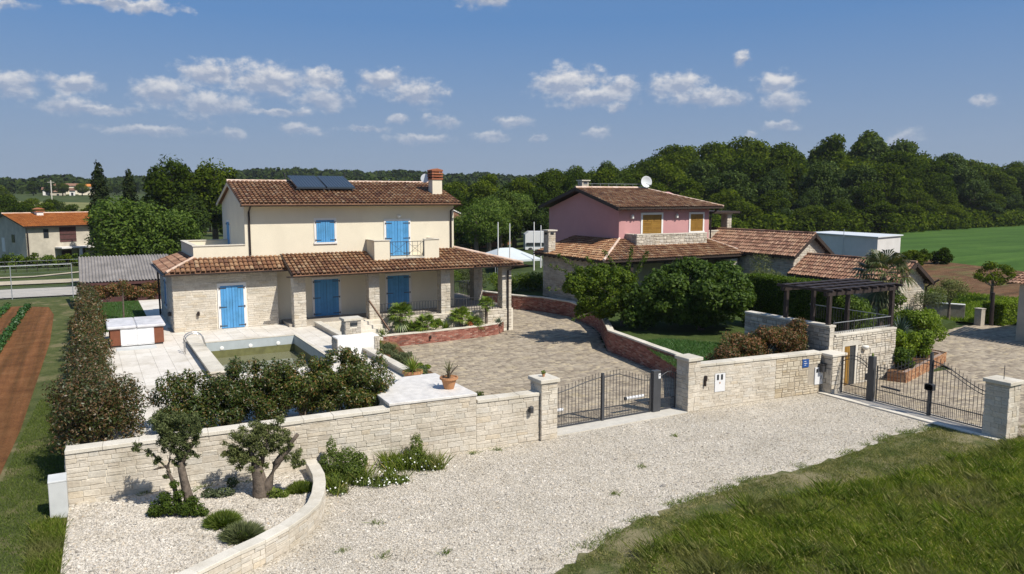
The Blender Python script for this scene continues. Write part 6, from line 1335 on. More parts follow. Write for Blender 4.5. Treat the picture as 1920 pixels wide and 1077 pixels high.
olive('stout old olive tree with two thick leaning limbs on the right of the pebble bed', 3.45, 19.15, .18,
      [((.40, .85), (.98, 1.62), .10, .05), ((-.1, .9), (-.25, 1.35), .07, .03), ((.05, .9), (.22, 1.75), .06, .025), ((.5, 1.0), (.75, 1.0), .035, .01)],
      [(-.45, 1.28, .36), (-.20, 1.58, .34), (.05, 1.25, .30), (-.55, .98, .24), (.30, 1.72, .28), (.60, 1.62, .22), (.05, 1.78, .25), (-.15, .92, .24), (.85, 1.0, .20), (.70, 1.28, .18), (1.0, .88, .14), (-.75, 1.2, .18), (.45, 1.35, .18), (.1, .75, .12)], 11500, 8,
      [(((.02, -.12), (0, .3), (-.05, .7), (-.1, 1.0)), [.22, .175, .15, .10]), (((.10, -.1), (.22, .4), (.42, .85), (.66, 1.22)), [.15, .115, .09, .06])])
shrub('sucker_tuft', 'small green tuft at the foot of the stout olive tree', 'plant', (3.75, 18.95, .18), [(0, 0, .12, .2, .2, .14), (.2, -.1, .1, .15, .15, .1)], 700, .07, 'lf_weed', 12, stems=3)
def cushion(label, x, y, r_, seed, z=.2, lf='lf_weed', n=2600, hh=.34, cat='plant', name='lavender_cushion'):
    rg_ = np.random.default_rng(seed); a = rg_.uniform(0, 2 * math.pi, n); q = np.sqrt(rg_.random(n)); P = np.stack((np.cos(a) * q * r_ * .6, np.sin(a) * q * r_ * .6, 0 * a), 1)
    d = np.stack((np.cos(a) * q * 1.1, np.sin(a) * q * 1.1, .35 + .9 * (1 - q)), 1) + rg_.normal(0, .12, (n, 3)); d /= np.linalg.norm(d, axis=1)[:, None]
    L = r_ * rg_.uniform(.55, 1.05, n); tip = P + d * L[:, None]; tip[:, 2] = np.abs(tip[:, 2]); w = np.cross(d, rand_dirs(rg_, n)); w /= np.linalg.norm(w, axis=1)[:, None]; w *= .011
    mid = P + d * (L * .55)[:, None]; V = np.stack((P - w, P + w, mid + w * 1.3, tip), 1).reshape(-1, 3); t = thing(name, label, cat, (x, y, z))
    link('foliage', npmesh('foliage', V, np.arange(n * 4).reshape(-1, 4), lf), t); link('heart', crown_mesh('heart', 'lf_dark', [(0, 0, r_ * .25, r_ * .75, r_ * .75, r_ * .4)], 900, .07, seed), t); return t
cushion('round green cushion plant nearer the centre of the pebble bed', 2.36, 17.9, .33, 1); cushion('dark green cushion plant touching the inner edge of the curved wall', 2.62, 16.95, .37, 2, lf='lf_grey'); cushion('small green cushion plant below the right end of the curved wall', 4.42, 19.05, .27, 3)
shrub('weed_patch', 'small grey-green weeds between the two olive trees', 'plant', (2.62, 19.6, .2), [(0, 0, .1, .3, .2, .12), (-.3, .2, .08, .2, .2, .1), (.3, .5, .15, .15, .15, .15)], 900, .07, 'lf_grey', 13, stems=2)
# weeds at the foot of the wall
def weeds(label, x, y, parts, n, seed, flowers=0, blades=400, z=0):
    t = shrub('weed_clump', label, 'plant', (x, y, z), [(*off(0, 0, a, d), zz, s_, s_, s2) for a, d, zz, s_, s2 in parts], n, .075, 'lf_weed', seed, stems=8, aspect=.35, stem_r=.008)
    rg_ = np.random.default_rng(seed); k = rg_.integers(0, len(parts), blades); pp = []
    for i in k: a, d, zz, s_, s2 = parts[i]; o_ = off(0, 0, a + rg_.normal(0, s_ * .5), d + rg_.normal(0, s_ * .5)); pp.append((o_[0], o_[1], 0))
    link('grass_blade', grass_mesh('blades', pp, .5, .014, 'lf_grass', rg_), t)['kind'] = 'stuff'
    if flowers:
        P = []; 
        for i in rg_.integers(0, len(parts), flowers): a, d, zz, s_, s2 = parts[i]; o_ = off(0, 0, a + rg_.normal(0, s_ * .7), d - abs(rg_.normal(0, s_ * .6))); P.append((o_[0], o_[1], rg_.uniform(.05, s2 * 1.2 + .1)))
        P = np.array(P); Nn = np.tile(np.array((-.2, -.6, .75)), (len(P), 1)) + rg_.normal(0, .1, (len(P), 3)); Nn /= np.linalg.norm(Nn, axis=1)[:, None]; V, F = leaf_quads(P, Nn, .045, rg_, 1.0); link('flower_head', npmesh('flowers', V, F, 'flower'), t)['kind'] = 'stuff'
    return t
weeds('large leafy green weed clump at the wall beside the end of the curved wall', 5.7, 19.75, [(-.25, 0, .45, .38, .4), (.15, .1, .5, .4, .42), (.35, -.2, .3, .35, .28), (-.1, -.5, .2, .35, .2), (.5, .1, .5, .22, .3), (-.3, .2, .85, .14, .3), (0.1, -.9, .1, .3, .1)], 7500, 31, 40)
weeds('tall grassy weed clump with pale seed heads against the stone wall', 7.72, 19.75, [(-.3, -.1, .2, .35, .2), (.1, 0, .3, .35, .3), (.4, -.1, .2, .3, .18), (.15, .2, .6, .2, .35), (.75, -.1, .08, .25, .08), (-.65, .0, .12, .2, .1)], 4200, 32, 90, 900)
weeds('low creeping weeds with white daisies on the gravel', 6.5, 18.95, [(-.5, .1, .06, .35, .06), (0, 0, .08, .35, .07), (.5, .2, .06, .3, .06), (.2, .5, .1, .2, .12)], 2200, 33, 70, 160)
for i, (x, y) in enumerate(((2.0, 20.3), (2.3, 20.45), (3.0, 20.4), (3.35, 20.3), (.9, 20.75), (4.5, 15.6), (5.2, 14.9), (6.4, 14.4), (9.8, 19.9), (10.6, 19.85), (13.5, 16.5), (11.6, 15.3), (3.6, 14.0), (5.6, 16.6), (16.2, 18.2), (4.6, 13.2), (2.8, 13.6))):
    rg_ = np.random.default_rng(200 + i); n = 46; P = np.stack((rg_.normal(0, .07, n), rg_.normal(0, .07, n), 0 * np.arange(n)), 1)
    t = tag(link('weed_tuft', grass_mesh('weed_tuft', P, .09, .014, 'lf_weed', rg_, 1.0), None, (x, y, .2 if (x < 4 and y > 20) else .01)), 'tiny green weed tuft on the pale stones', 'plant', 'tiny weeds in the gravel')

# palms, agaves and yuccas
def fan_palm(label, x, y, z, h, nf, R_, seed, lf='lf_palm', trunk_r=.11, droop=.35, name='fan_palm', dead=0, petiole=.45, cat='palm'):
    t = thing(name, label, cat, (x, y, z)); rg_ = np.random.default_rng(seed); V = []; F = []; n = 0
    for i in range(nf + dead):
        az = i * 2.399 + rg_.uniform(-.3, .3); e = (1.25 - 1.55 * (i / nf)) if i < nf else rg_.uniform(-1.2, -.7); d = np.array((math.cos(az) * math.cos(e), math.sin(az) * math.cos(e), math.sin(e)))
        side = np.cross(d, (0, 0, 1.0)); side /= np.linalg.norm(side) + 1e-9; up = np.cross(side, d); c = d * R_ * petiole + np.array((0, 0, h)); s_ = R_ * rg_.uniform(.42, .6)
        w = .012; V += [np.array((0, 0, h)) - side * w, np.array((0, 0, h)) + side * w, c + side * w, c - side * w]; F.append((n, n + 1, n + 2, n + 3)); n += 4
        for k in range(15):
            a = (k - 7) / 7 * 1.9; q = d * math.cos(a) + side * math.sin(a); tip = c + q * s_ * (1 - .18 * abs(a) / 1.9) - np.array((0, 0, droop * s_ * rg_.uniform(.5, 1.2))); m_ = c + q * s_ * .55; ww = np.cross(q, up); ww /= np.linalg.norm(ww) + 1e-9; ww = ww * .03 * s_ / .5 + up * .008
            V += [c, m_ - ww, tip, m_ + ww]; F.append((n, n + 1, n + 2, n + 3)); n += 4
    link('crown', npmesh('crown', np.array(V), np.array(F), lf), t)
    if h > .12:
        mb = MB(); k = 9; mb.tube([(0, 0, -.1 + (h + .1) * i / k) for i in range(k + 1)], [trunk_r * (1 + .12 * (i % 2)) * (1 - .1 * i / k) for i in range(k + 1)], 9); me = bpy.data.meshes.new('trunk'); me.from_pydata(mb.v, [], mb.f); me.materials.append(M['trunk']); link('trunk', me, t)
    return t
def rosette(label, x, y, z, n, L, w, lf, seed, up=.55, name='agave', cat='plant', droop=.2, parent=None, h=0):
    rg_ = np.random.default_rng(seed); V = []; F = []; k = 0
    for i in range(n):
        az = i * 2.399; e = 1.45 - (1.45 - up * .3) * (i / n) ** .8; d = np.array((math.cos(az) * math.cos(e), math.sin(az) * math.cos(e), math.sin(e))); side = np.cross(d, (0, 0, 1.0)); side /= np.linalg.norm(side) + 1e-9; l = L * rg_.uniform(.75, 1.1); b0 = np.array((0, 0, h)) + d * .03
        m_ = b0 + d * l * .5; tp = b0 + d * l - np.array((0, 0, droop * l * (i / n)))
        V += [b0 - side * w * .4, b0 + side * w * .4, m_ + side * w * .5, m_ - side * w * .5, tp]; F += [(k, k + 1, k + 2, k + 3), (k + 3, k + 2, k + 4, k + 4)]; k += 5
    V = np.array(V); F3 = [(a, b_, c) for a, b_, c, d in F] + [(a, c, d) for a, b_, c, d in F if c != d and d != c]
    F3 = [f for f in F3 if len(set(f)) == 3]; me = npmesh('leaves', V, np.array(F3), lf)
    if parent is not None: return link('leaves', me, parent, (x, y, z))
    t = thing(name, label, cat, (x, y, z)); link('leaves', me, t); return t
fan_palm('fan palm with a short trunk at the left end of the brick planter', 14.13, 37.2, .5, 1.05, 26, .95, 1, dead=4)
fan_palm('low bright fan palm in the middle of the brick planter', 15.55, 37.2, .5, .42, 22, .85, 2); fan_palm('bushy dark green palm just left of the low bright fan palm', 14.95, 37.3, .5, .15, 20, .75, 3, name='fan_palm')
fan_palm('fan palm with a reddish flower beside it, right of centre in the planter', 17.65, 37.3, .5, .62, 24, .85, 4); fan_palm('low spreading palm right of the flowering plant in the planter', 18.45, 37.3, .5, .15, 20, .75, 5)
fan_palm('small fan palm with a slim trunk at the right end of the brick planter', 19.2, 37.3, .5, 1.25, 22, .62, 6, trunk_r=.085, dead=3)
rosette('blue-green spiky agave at the far right end of the brick planter', 20.0, 37.35, .5, 60, .5, .06, 'lf_yucca', 7); rosette('spiky yucca at the foot of the sloping rail', 13.0, 36.9, .45, 70, .62, .05, 'lf_palm', 8, name='yucca'); rosette('dark spiky dwarf palm left of the flowering plant', 16.7, 37.25, .5, 60, .6, .05, 'lf_palm', 9, name='dwarf_palm', cat='palm')
shrub('flowering_plant', 'small plant with orange-red blossom in the brick planter', 'plant', (18.1, 37.1, .5), [(0, 0, .25, .16, .16, .16)], 240, .06, 'flower_red', 14, stems=2)
shrub('planter_shrub', 'pale yellowish shrub between the planter palms', 'plant', (16.1, 37.3, .5), blob(15, .4, .35, .35, 5), 1100, .09, 'lf_bright', 15, stems=3)
fan_palm('tall shaggy fan palm in front of the lower stone outbuilding', 36.9, 25.5, .4, 3.05, 30, 1.75, 21, 'lf_palmdry', .17, .45, dead=14, petiole=.58)
# pots
t = thing('plant_pot', 'terracotta pot with a spiky green cycad behind the white slab', 'plant pot', (9.62, 24.3, 1.2)); MB().lathe([(.20, 0), (.31, .34), (.36, .36), (.36, .44), (.31, .44), (.29, .40)], (9.62, 24.3, 1.25), 24).build('pot', 'terra', t, smooth=False)
rosette(None, 0, 0, .47, 90, .62, .028, 'lf_palm', 31, parent=t, droop=.35); MB().tube([(9.62, 24.3, 1.55), (9.62, 24.3, 1.75)], .07, 8).build('stem', 'trunk', t)
t = thing('plant_pot', 'large terracotta pot with a thin dry palm on the white slab', 'plant pot', (9.55, 21.1, 1.78)); MB().lathe([(.15, 0), (.24, .30), (.29, .31), (.29, .37), (.25, .37), (.23, .33)], (9.55, 21.1, 1.78), 24).build('pot', 'terra', t)
rosette(None, 0, 0, .42, 26, .42, .022, 'lf_palmdry', 32, parent=t, droop=.1, h=.12); rosette(None, 0, 0, .34, 26, .3, .02, 'lf_grey', 33, parent=t); MB().tube([(9.55, 21.1, 2.1), (9.53, 21.1, 2.35)], .05, 7).build('stem', 'trunk', t); MB().tube([(9.56, 21.1, 2.2), (9.80, 20.97, 2.52)], [.03, .015], 6).build('stem', 'trunk', t)
# planting bank shrubs
for i, (x, y, z, s_, lab) in enumerate(((11.2, 32.4, .75, .62, 'grey-green shrub on the bank just right of the white fireplace'), (11.9, 31.2, .4, .62, 'broad grey-green shrub on the bank halfway down the drive edge'), (11.2, 29.9, .7, .55, 'grey-green shrub above the kerb wall near the potted cycad'), (11.1, 27.3, .6, .58, 'grey-green shrub beside the potted cycad'), (11.3, 25.9, .45, .55, 'grey-green shrub between the two terracotta pots'), (10.8, 24.6, .6, .45, 'grey-green shrub right behind the pot with the dry palm'), (12.1, 33.6, .45, .5, 'grey-green shrub at the left foot of the brick planter'), (11.0, 34.6, .8, .4, 'small grey shrub behind the stone chimney'))):
    shrub('sage_shrub', lab, 'shrub', (x, y, z - .15), blob(80 + i, s_, s_, s_ * .62, 8, s_ * .5), 3000, .085, 'lf_grey', 80 + i, 'grey-green shrubs on the bank', 5, .28)
shrub('yellow_shrub', 'yellow-green low shrub on the bank at the drive edge', 'shrub', (12.0, 29.4, .15), blob(95, .45, .45, .3, 6, .28), 1500, .08, 'lf_bright', 95)
shrub('round_bush', 'small dark round bush behind the low wall right of the white slab', 'shrub', (10.75, 21.9, .6), blob(96, .35, .35, .4, 6, .4), 1600, .08, 'lf_dark', 96)
rosette('low spiky plant at the drive edge by the planter', 12.4, 35.6, .35, 40, .4, .03, 'lf_grass', 97, name='spiky_plant')

# trees of the pink house garden
rg = np.random.default_rng(77)
def garden_tree(label, x, y, z, lobes, n, size, lf, seed, trunk_h, trunk_r, twigs=(), name='fruit_tree', aspect=.6, shell=.35, nl=8, bark='trunk'):
    t = thing(name, label, 'tree', (x, y, z)); r = random.Random(seed); mb = MB()
    mb.tube([(0, 0, -.2), (.05, .03, trunk_h * .5), (0, 0, trunk_h)], [trunk_r * 1.2, trunk_r, trunk_r * .8], 8)
    for L in lobes[:nl]: limb(mb, (0, 0, trunk_h * .85), L[:3], trunk_r * .5, trunk_r * .12, r, 6)
    tl_ = []
    for (a, b_) in twigs:
        limb(mb, a, b_, .03, .008, r, 5, .04); A_ = Vector(a); B_ = Vector(b_)
        for q in range(9): p = A_.lerp(B_, .15 + .95 * q / 9); tl_.append((p.x, p.y, p.z, .16, .16, .14))
    me = bpy.data.meshes.new('trunk'); me.from_pydata(mb.v, [], mb.f); me.materials.append(M[bark]); me.update(); link('trunk', me, t)
    link('crown', crown_mesh('crown', lf, list(lobes), n, size, seed, aspect, shell), t)
    if tl_: link('twig_leaves', crown_mesh('twig_leaves', lf, tl_, len(tl_) * 26, size * .8, seed + 1, aspect, .2), t)
    return t
L = lobes_in(rg, 52, -.1, .1, 1.85, 3.25, 3.0, 1.75, .38, .78) + lobes_in(rg, 40, -.1, .1, 2.0, 3.5, 3.2, 1.95, .22, .4) + [(0, 0, 1.5, 2.2, 2.2, 1.3)] + [(-1.7 - .25 * k, .6 + .35 * k, 1.2 + .35 * (k % 3), .85, .85, .8) for k in range(5)] + [(-2.5, 1.3, .9, .8, .8, .8), (-2.9, 1.7, 1.7, .8, .8, .7), (-2.2, 1.0, 2.3, .75, .75, .7), (-3.2, 1.5, .8, .7, .7, .7), (-2.7, .9, 1.4, .7, .7, .6)]
garden_tree('broad dark green fig tree filling the pink house garden', 27.35, 29.0, .88, L, 46000, .175, 'lf_fig', 301, 1.2, .16, name='fig_tree')
L = lobes_in(rg, 36, -.9, .7, 1.8, 2.3, 2.1, 1.45, .30, .62) + lobes_in(rg, 30, -.9, .7, 2.0, 2.7, 2.4, 1.75, .18, .32) + [(-.7, .5, 1.5, 1.5, 1.4, 1.0)]
tw = [((-.5, 0, 1.8), (-3.6, 1.6, 2.0)), ((-1, .5, 2.2), (-3.3, 2.0, 3.2)), ((-1.2, .8, 2.4), (-2.6, 2.2, 3.7)), ((-.3, -.2, 1.3), (-3.0, .2, .55)), ((-.3, 0, 1.4), (-2.4, .8, 1.1)), ((0, 0, 2.6), (-.9, .5, 4.0)), ((.2, 0, 2.7), (.5, -.1, 4.15)), ((.6, -.3, 2.6), (1.1, -.6, 3.9)), ((-.6, .2, 2.4), (-1.6, 1.0, 3.6)), ((-.3, -.5, 1.6), (-1.8, -1.4, 1.6)), ((0, -.4, 1.9), (-1.2, -1.8, 2.4)), ((-.6, .2, 1.5), (-2.6, -.4, 1.7))]
garden_tree('loose plum tree with long arching branches hanging over the drive', 24.6, 32.0, .88, L, 30000, .125, 'lf_green', 302, 1.0, .12, twigs=tw, name='plum_tree')
for i, (x, y, h, s_, lab) in enumerate(((21.2, 21.25, 1.15, .7, 'leftmost reddish photinia bush behind the right wall'), (22.3, 21.25, 1.45, .72, 'second reddish photinia bush behind the right wall'), (23.4, 21.2, 1.70, .74, 'third, tall reddish photinia bush behind the right wall'), (24.4, 21.05, 1.6, .66, 'fourth reddish photinia bush behind the right wall'), (25.15, 21.1, 2.0, .5, 'tallest reddish photinia bush, against the shaded stone corner'))):
    Lb = [(rg.uniform(-s_ * .6, s_ * .6), rg.uniform(-s_ * .6, s_ * .6), rg.uniform(.2, h - .2), .34, .34, .32) for _ in range(24)]
    shrub('photinia_bush', lab, 'shrub', (x, y, .88), Lb, 9500, .088, 'lf_photinia_red', 110 + i, 'reddish photinia bushes behind the right wall', 5, .42)
# clipped hedge
t = thing('hedge', 'tall clipped green hedge behind the pergola', 'hedge', (30.6, 25, .9)); rg_ = np.random.default_rng(9); n = 26000
def hedge_box(x0, x1, y0, y1, z1, n, rg_):
    f = rg_.random(n); P = np.zeros((n, 3)); Nn = np.zeros((n, 3)); u = rg_.random(n); v = rg_.random(n)
    k = f < .45; P[k] = np.stack((np.full(k.sum(), x0), y0 + (y1 - y0) * u[k], z1 * v[k]), 1); Nn[k] = (-1, 0, 0)
    k = (f >= .45) & (f < .72); P[k] = np.stack((x0 + (x1 - x0) * u[k], y0 + (y1 - y0) * v[k], np.full(k.sum(), z1)), 1); Nn[k] = (0, 0, 1)
    k = (f >= .72) & (f < .86); P[k] = np.stack((x0 + (x1 - x0) * u[k], np.full(k.sum(), y0), z1 * v[k]), 1); Nn[k] = (0, -1, 0)
    k = f >= .86; P[k] = np.stack((np.full(k.sum(), x1), y0 + (y1 - y0) * u[k], z1 * v[k]), 1); Nn[k] = (1, 0, 0)
    P += rg_.normal(0, .045, P.shape); P += (np.sin(P[:, 1:2] * 3) * np.cos(P[:, 2:3] * 4)) * .04 * Nn; Nn = Nn * .7 + rand_dirs(rg_, n) * .8; Nn /= np.linalg.norm(Nn, axis=1)[:, None]; return P, Nn
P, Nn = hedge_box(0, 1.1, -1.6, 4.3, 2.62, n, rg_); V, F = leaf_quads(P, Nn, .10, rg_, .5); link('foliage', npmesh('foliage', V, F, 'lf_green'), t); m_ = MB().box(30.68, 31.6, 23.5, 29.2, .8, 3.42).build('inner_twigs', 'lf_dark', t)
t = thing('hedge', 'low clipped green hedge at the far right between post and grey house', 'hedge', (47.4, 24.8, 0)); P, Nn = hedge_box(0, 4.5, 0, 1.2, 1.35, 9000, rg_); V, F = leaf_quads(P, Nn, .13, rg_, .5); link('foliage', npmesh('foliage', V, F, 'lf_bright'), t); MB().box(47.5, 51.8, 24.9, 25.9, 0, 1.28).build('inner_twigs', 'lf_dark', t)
shrub('laurel_shrub', 'dark glossy laurel shrub seen through the pergola', 'shrub', (31.2, 23.0, .9), blob(120, 1.0, .9, 1.15, 10, 1.1), 5200, .13, 'lf_fig', 120)
shrub('olive_bush', 'grey-green olive in front of the larger stone outbuilding', 'shrub', (35.3, 32.3, .9), blob(121, 1.9, 1.3, 1.45, 14, 1.7), 8500, .11, 'lf_olive', 121, aspect=.28)
shrub('flowering_shrub', 'thin shrub with orange blossom above the clipped hedge', 'shrub', (35.5, 29.3, .9), blob(122, 1.1, .6, .8, 8, 1.3), 1100, .10, 'lf_photinia_red', 122)
rosette('big blue-green yucca against the stone outbuilding wall', 38.3, 24.9, .3, 120, 1.0, .07, 'lf_yucca', 41, name='yucca', h=.7, droop=.5); rosette('spiky yucca at the corner of the terrace railing', 32.6, 21.5, .35, 120, .95, .06, 'lf_yucca', 42, name='yucca', h=1.0, droop=.5)
shrub('oleander', 'airy shrub with a few blossoms at the corner of the lower outbuilding', 'shrub', (40.6, 25.2, .3), blob(123, .9, .6, 1.0, 9, 1.3), 1900, .13, 'lf_grey', 123, aspect=.28)
for i, (x, y, z, rx, rz, lab, lf, n) in enumerate(((31.6, 20.7, .35, .95, .72, 'bright green rounded shrub nearest the terrace wall', 'lf_bright', 5200), (33.0, 21.0, .35, .9, .66, 'bright green shrub in the middle of the brick planter', 'lf_bright', 4600), (34.6, 21.7, .35, .95, 1.15, 'tall bright green shrub at the right end of the brick planter', 'lf_bright', 6200), (34.2, 22.9, .35, .75, 1.45, 'darker tall shrub behind the bright ones by the second drive', 'lf_green', 4600), (30.4, 19.8, .35, .55, .5, 'small green shrub at the left end of the orange brick planter', 'lf_green', 2300))):
    shrub('planter_bush', lab, 'shrub', (x, y, z), blob(130 + i, rx, rx * .85, rz, 11, rz * .95), n, .12, lf, 130 + i)
for i, (x, y, s_, lab) in enumerate(((43.8, 27.6, 1.15, 'small grey olive tree right of the lower outbuilding'), (46.6, 27.6, 1.0, 'small grey olive tree beside the wooden post'), (42.6, 29.5, 1.2, 'grey olive tree behind the lower outbuilding corner'))):
    garden_tree(lab, x, y, .3, lobes_in(rg, 10, 0, 0, 1.7, s_, s_, s_ * .6, s_ * .35, s_ * .5), 3000, .12, 'lf_olive', 140 + i, .9, .08, name='olive_tree', aspect=.28, bark='trunk_olive')
garden_tree('small spreading fruit tree with a grey trunk at the edge of the red soil', 56.0, 30.2, .5, lobes_in(rg, 26, 0, 0, 1.75, 1.9, 1.7, .75, .22, .42), 2600, .14, 'lf_forest', 150, 1.0, .11, name='fruit_tree')
for i, (x, y, s_, lab) in enumerate(((70.5, 45.0, 1.5, 'left dark bush on the edge of the red soil field'), (72.8, 43.8, 1.2, 'right dark bush on the edge of the red soil field'), (67.5, 43.8, 1.1, 'low dark bush right of the white shed'))):
    shrub('field_bush', lab, 'shrub', (x, y, 1.0), blob(160 + i, s_, s_, .85, 9, .8), 2300, .22, 'lf_forest', 160 + i)
shrub('hedge_shrub', 'dark clipped hedge behind the brick wall between the two houses', 'hedge', (27.0, 47.6, .9), [(rg.uniform(-2.1, 2.3), rg.uniform(-.6, .6), rg.uniform(.3, 1.1), .5, .5, .45) for _ in range(26)], 6800, .13, 'lf_green', 170)
for i, (x, y, z, s_, h, lab, lf) in enumerate(((22.6, 50.6, .4, 1.1, 1.2, 'rounded shrub seen through the porch behind the pillar', 'lf_green'), (24.6, 50.5, .5, 1.3, 1.25, 'loose grey-green shrub seen between the right porch pillars', 'lf_olive'), (21.0, 49.5, .4, .8, .9, 'dark shrub behind the porch railing', 'lf_fig'))):
    shrub('garden_shrub', lab, 'shrub', (x, y, z), blob(180 + i, s_, s_ * .8, h, 10, h), 4200, .12, lf, 180 + i)

# ---- big trees near the left house
tm = [tree_mesh(401, 8, 3.5, 4.4, 3.4, 26, 11000, .24, 'lf_fig', .25, (.26, .4), 8), tree_mesh(402, 8, 3.3, 4.3, 3.2, 22, 8500, .24, 'lf_fig', .25, (.26, .42), 8)]
place_tree(tm[0], (2.9, 75.5, -.4), (1.30, 1.3, 1.14), 'rounded lime tree with light fresh leaves behind the corrugated shed', name='lime_tree', rz=1)
place_tree(tm[1], (6.9, 77.5, -.4), (1.12, 1.12, 1.06), 'second rounded tree, right of the lime tree behind the house roof', name='lime_tree', rz=2)
tm2 = tree_mesh(403, 14, 4.2, 8.0, 5.8, 26, 9500, .42, 'lf_forest', .35, (.22, .36), 8); tm3 = tree_mesh(404, 14, 3.2, 8.0, 5.8, 22, 6500, .38, 'lf_dark', .3, (.22, .36), 8)
for i, (x, y, sx_, sz_, m_, lab) in enumerate(((10.0, 108, 1.05, 1.13, tm2, 'tall broad tree with a flat top left of the cream house'), (15.0, 108, 1.15, 1.10, tm2, 'tall loose tree just left of the cream house gable'), (11.5, 101, .9, .72, tm3, 'dark tree standing below the tall ones near the gable'), (16.6, 104, 1.0, .70, tm3, 'dark tree directly behind the cream house terrace'), (6.4, 122, .9, .62, tm3, 'dark tree behind the second cypress'), (20.5, 112, 1.0, .72, tm2, 'broad tree behind the cream house roof at its left end'))):
    place_tree(m_, (x, y, terrain(x, y)), (sx_, sx_, sz_), lab, rz=i)
def cypress(label, x, y, z, h, r_, seed):
    rg_ = np.random.default_rng(seed); L = []
    for i in range(26): q = (i + .5) / 26; rr = r_ * (math.sin(min(1, q * 2.2 + .25) * math.pi / 2) * (1 - q) ** .55 * 1.15 + .12); a = i * 2.4; L.append((math.cos(a) * rr * .3, math.sin(a) * rr * .3, h * (.06 + .9 * q), rr, rr, h * .06))
    t = thing('cypress', label, 'tree', (x, y, z)); link('crown', crown_mesh('crown', 'lf_cypress', L, 7500, .34, seed, .5, .7), t)
    me = bpy.data.meshes.new('trunk'); mb = MB().tube([(0, 0, -.5), (0, 0, h * .85)], [.3, .06], 7); me.from_pydata(mb.v, [], mb.f); me.materials.append(M['trunk']); link('trunk', me, t)
cypress('taller dark columnar cypress on the left skyline', 1.66, 106, -.4, 12.6, 1.25, 1); cypress('shorter dark columnar cypress right of the tall one', 4.95, 106, -.4, 11.6, 1.15, 2)
# vines and bushes before the orange-roofed house
for i in range(9):
    x = -8.6 + i * 1.0; shrub('vine_bush', 'leafy vine bush in the garden row before the orange-roofed house', 'shrub', (x, 104 + .3 * math.sin(i), -.55), blob(210 + i, .95, .6, .8, 7, .8), 900, .22, 'lf_green' if i % 3 else 'lf_forest', 210 + i, 'vine row before the orange-roofed house', 3)
shrub('dark_bush', 'dark bush at the end of the vine row beside the fence post', 'shrub', (.9, 101, -.5), blob(220, 1.1, .9, .8, 8, .8), 1500, .2, 'lf_dark', 220)

# ---- woods: individual trees
FV = [tree_mesh(500 + i, 12, (4.8, 4.4, 5.2, 4.0, 4.6, 4.2, 5.0)[i], (6.5, 6.2, 6.2, 6.7, 6.4, 6.6, 6.1)[i], (5.9, 5.9, 5.8, 5.7, 6.0, 5.8, 5.9)[i], 46, 8600, .44, ('lf_forest', 'lf_forest', 'lf_forest', 'lf_dark', 'lf_forest', 'lf_forest', 'lf_dark')[i], .25, (.15, .34), 5) for i in range(7)]
SKY = [(700, 322), (850, 327), (930, 326), (1000, 318), (1050, 306), (1100, 308), (1160, 300), (1210, 290), (1245, 276), (1300, 272), (1380, 258), (1460, 262), (1495, 284), (1550, 255), (1600, 254), (1650, 250), (1690, 262), (1740, 276), (1780, 292), (1830, 290), (1880, 306), (1920, 296), (2100, 290), (2400, 290)]
def az_of(px): return 29.2 + math.degrees(math.atan((px - 960) / 1425.35))
SKYA = [(az_of(p), (369 - y) / 1425.35 * math.cos(rad(az_of(p) - 29.2))) for p, y in SKY]
def sky_el(a):
    for (a0, e0), (a1, e1) in zip(SKYA[:-1], SKYA[1:]):
        if a0 <= a <= a1: return e0 + (e1 - e0) * (a - a0) / (a1 - a0)
    return SKYA[0][1] if a < SKYA[0][0] else SKYA[-1][1]
rw = random.Random(4); cnt = 0
def wood_tree(a, d, frac, label, group, cap_h=30, wscale=1.0, grp=True):
    global cnt
    x, y = d * math.sin(rad(a)), d * math.cos(rad(a)); z = terrain(x, y); top = 7.7 + sky_el(a) * d * 1.0; h = max(5.0, (top - z) * frac * 1.17); h = min(h, cap_h)
    sz = h / 12.2; sx_ = min(max(sz * rw.uniform(.85, 1.1), .85), 1.5) * wscale
    place_tree(FV[rw.randrange(7)], (x, y, z - .3), (sx_, sx_ * rw.uniform(.9, 1.1), sz), label, group=group); cnt += 1
# main wood to the right
SECT = [(36.5, 'above the chimney of the pink house'), (40.5, 'behind the roof of the pink house'), (44.5, 'above the satellite dish'), (48.0, 'behind the loggia of the pink house'), (51.5, 'above the larger stone outbuilding'), (55.0, 'above the white shed'), (58.5, 'above the left of the green field'), (99, 'at the right end behind the green field')]
def wood_label(a, row):
    return ('low edge tree of the wood ', 'front tree of the wood ', 'mid-height tree in the wood ', 'tall tree inside the wood ', 'tall tree on the wood skyline ', 'highest tree on the wood skyline ', 'rearmost tree of the wood ')[row] + next(t_ for q_, t_ in SECT if a < q_)
front = lambda a: 118 + 30 * max(0, min(1, (a - 40) / 15)) + (70 * max(0, (a - 56) / 10))
for row, (dd, fr) in enumerate(((0, .36), (6, .50), (13, .72), (22, .86), (33, .96), (46, 1.0), (60, .98))):
    a = 32.6 + row * .7
    while a < 72:
        d = front(a) + dd + rw.uniform(-2.5, 2.5); wood_tree(a + rw.uniform(-.4, .4), d, fr * rw.uniform(.90, 1.02), wood_label(a, row), 'trees of the wood on the right')
        a += math.degrees((5.4 + row * .4) / d) * rw.uniform(.85, 1.2)
rg_ = np.random.default_rng(61); LB = []
for i in range(420):
    a = rg_.uniform(36, 70); d = front(a) - 3 + rg_.uniform(-2, 9); x, y = d * math.sin(rad(a)), d * math.cos(rad(a)); s_ = rg_.uniform(1.3, 2.6); LB.append((x, y, terrain(x, y) + s_ * .7, s_, s_, s_ * .9))
tag(link('undergrowth', crown_mesh('undergrowth', 'lf_forest', LB, 60000, .55, 61, .6, .6)), 'dense bushes closing the front edge of the wood', 'undergrowth', kind='stuff')
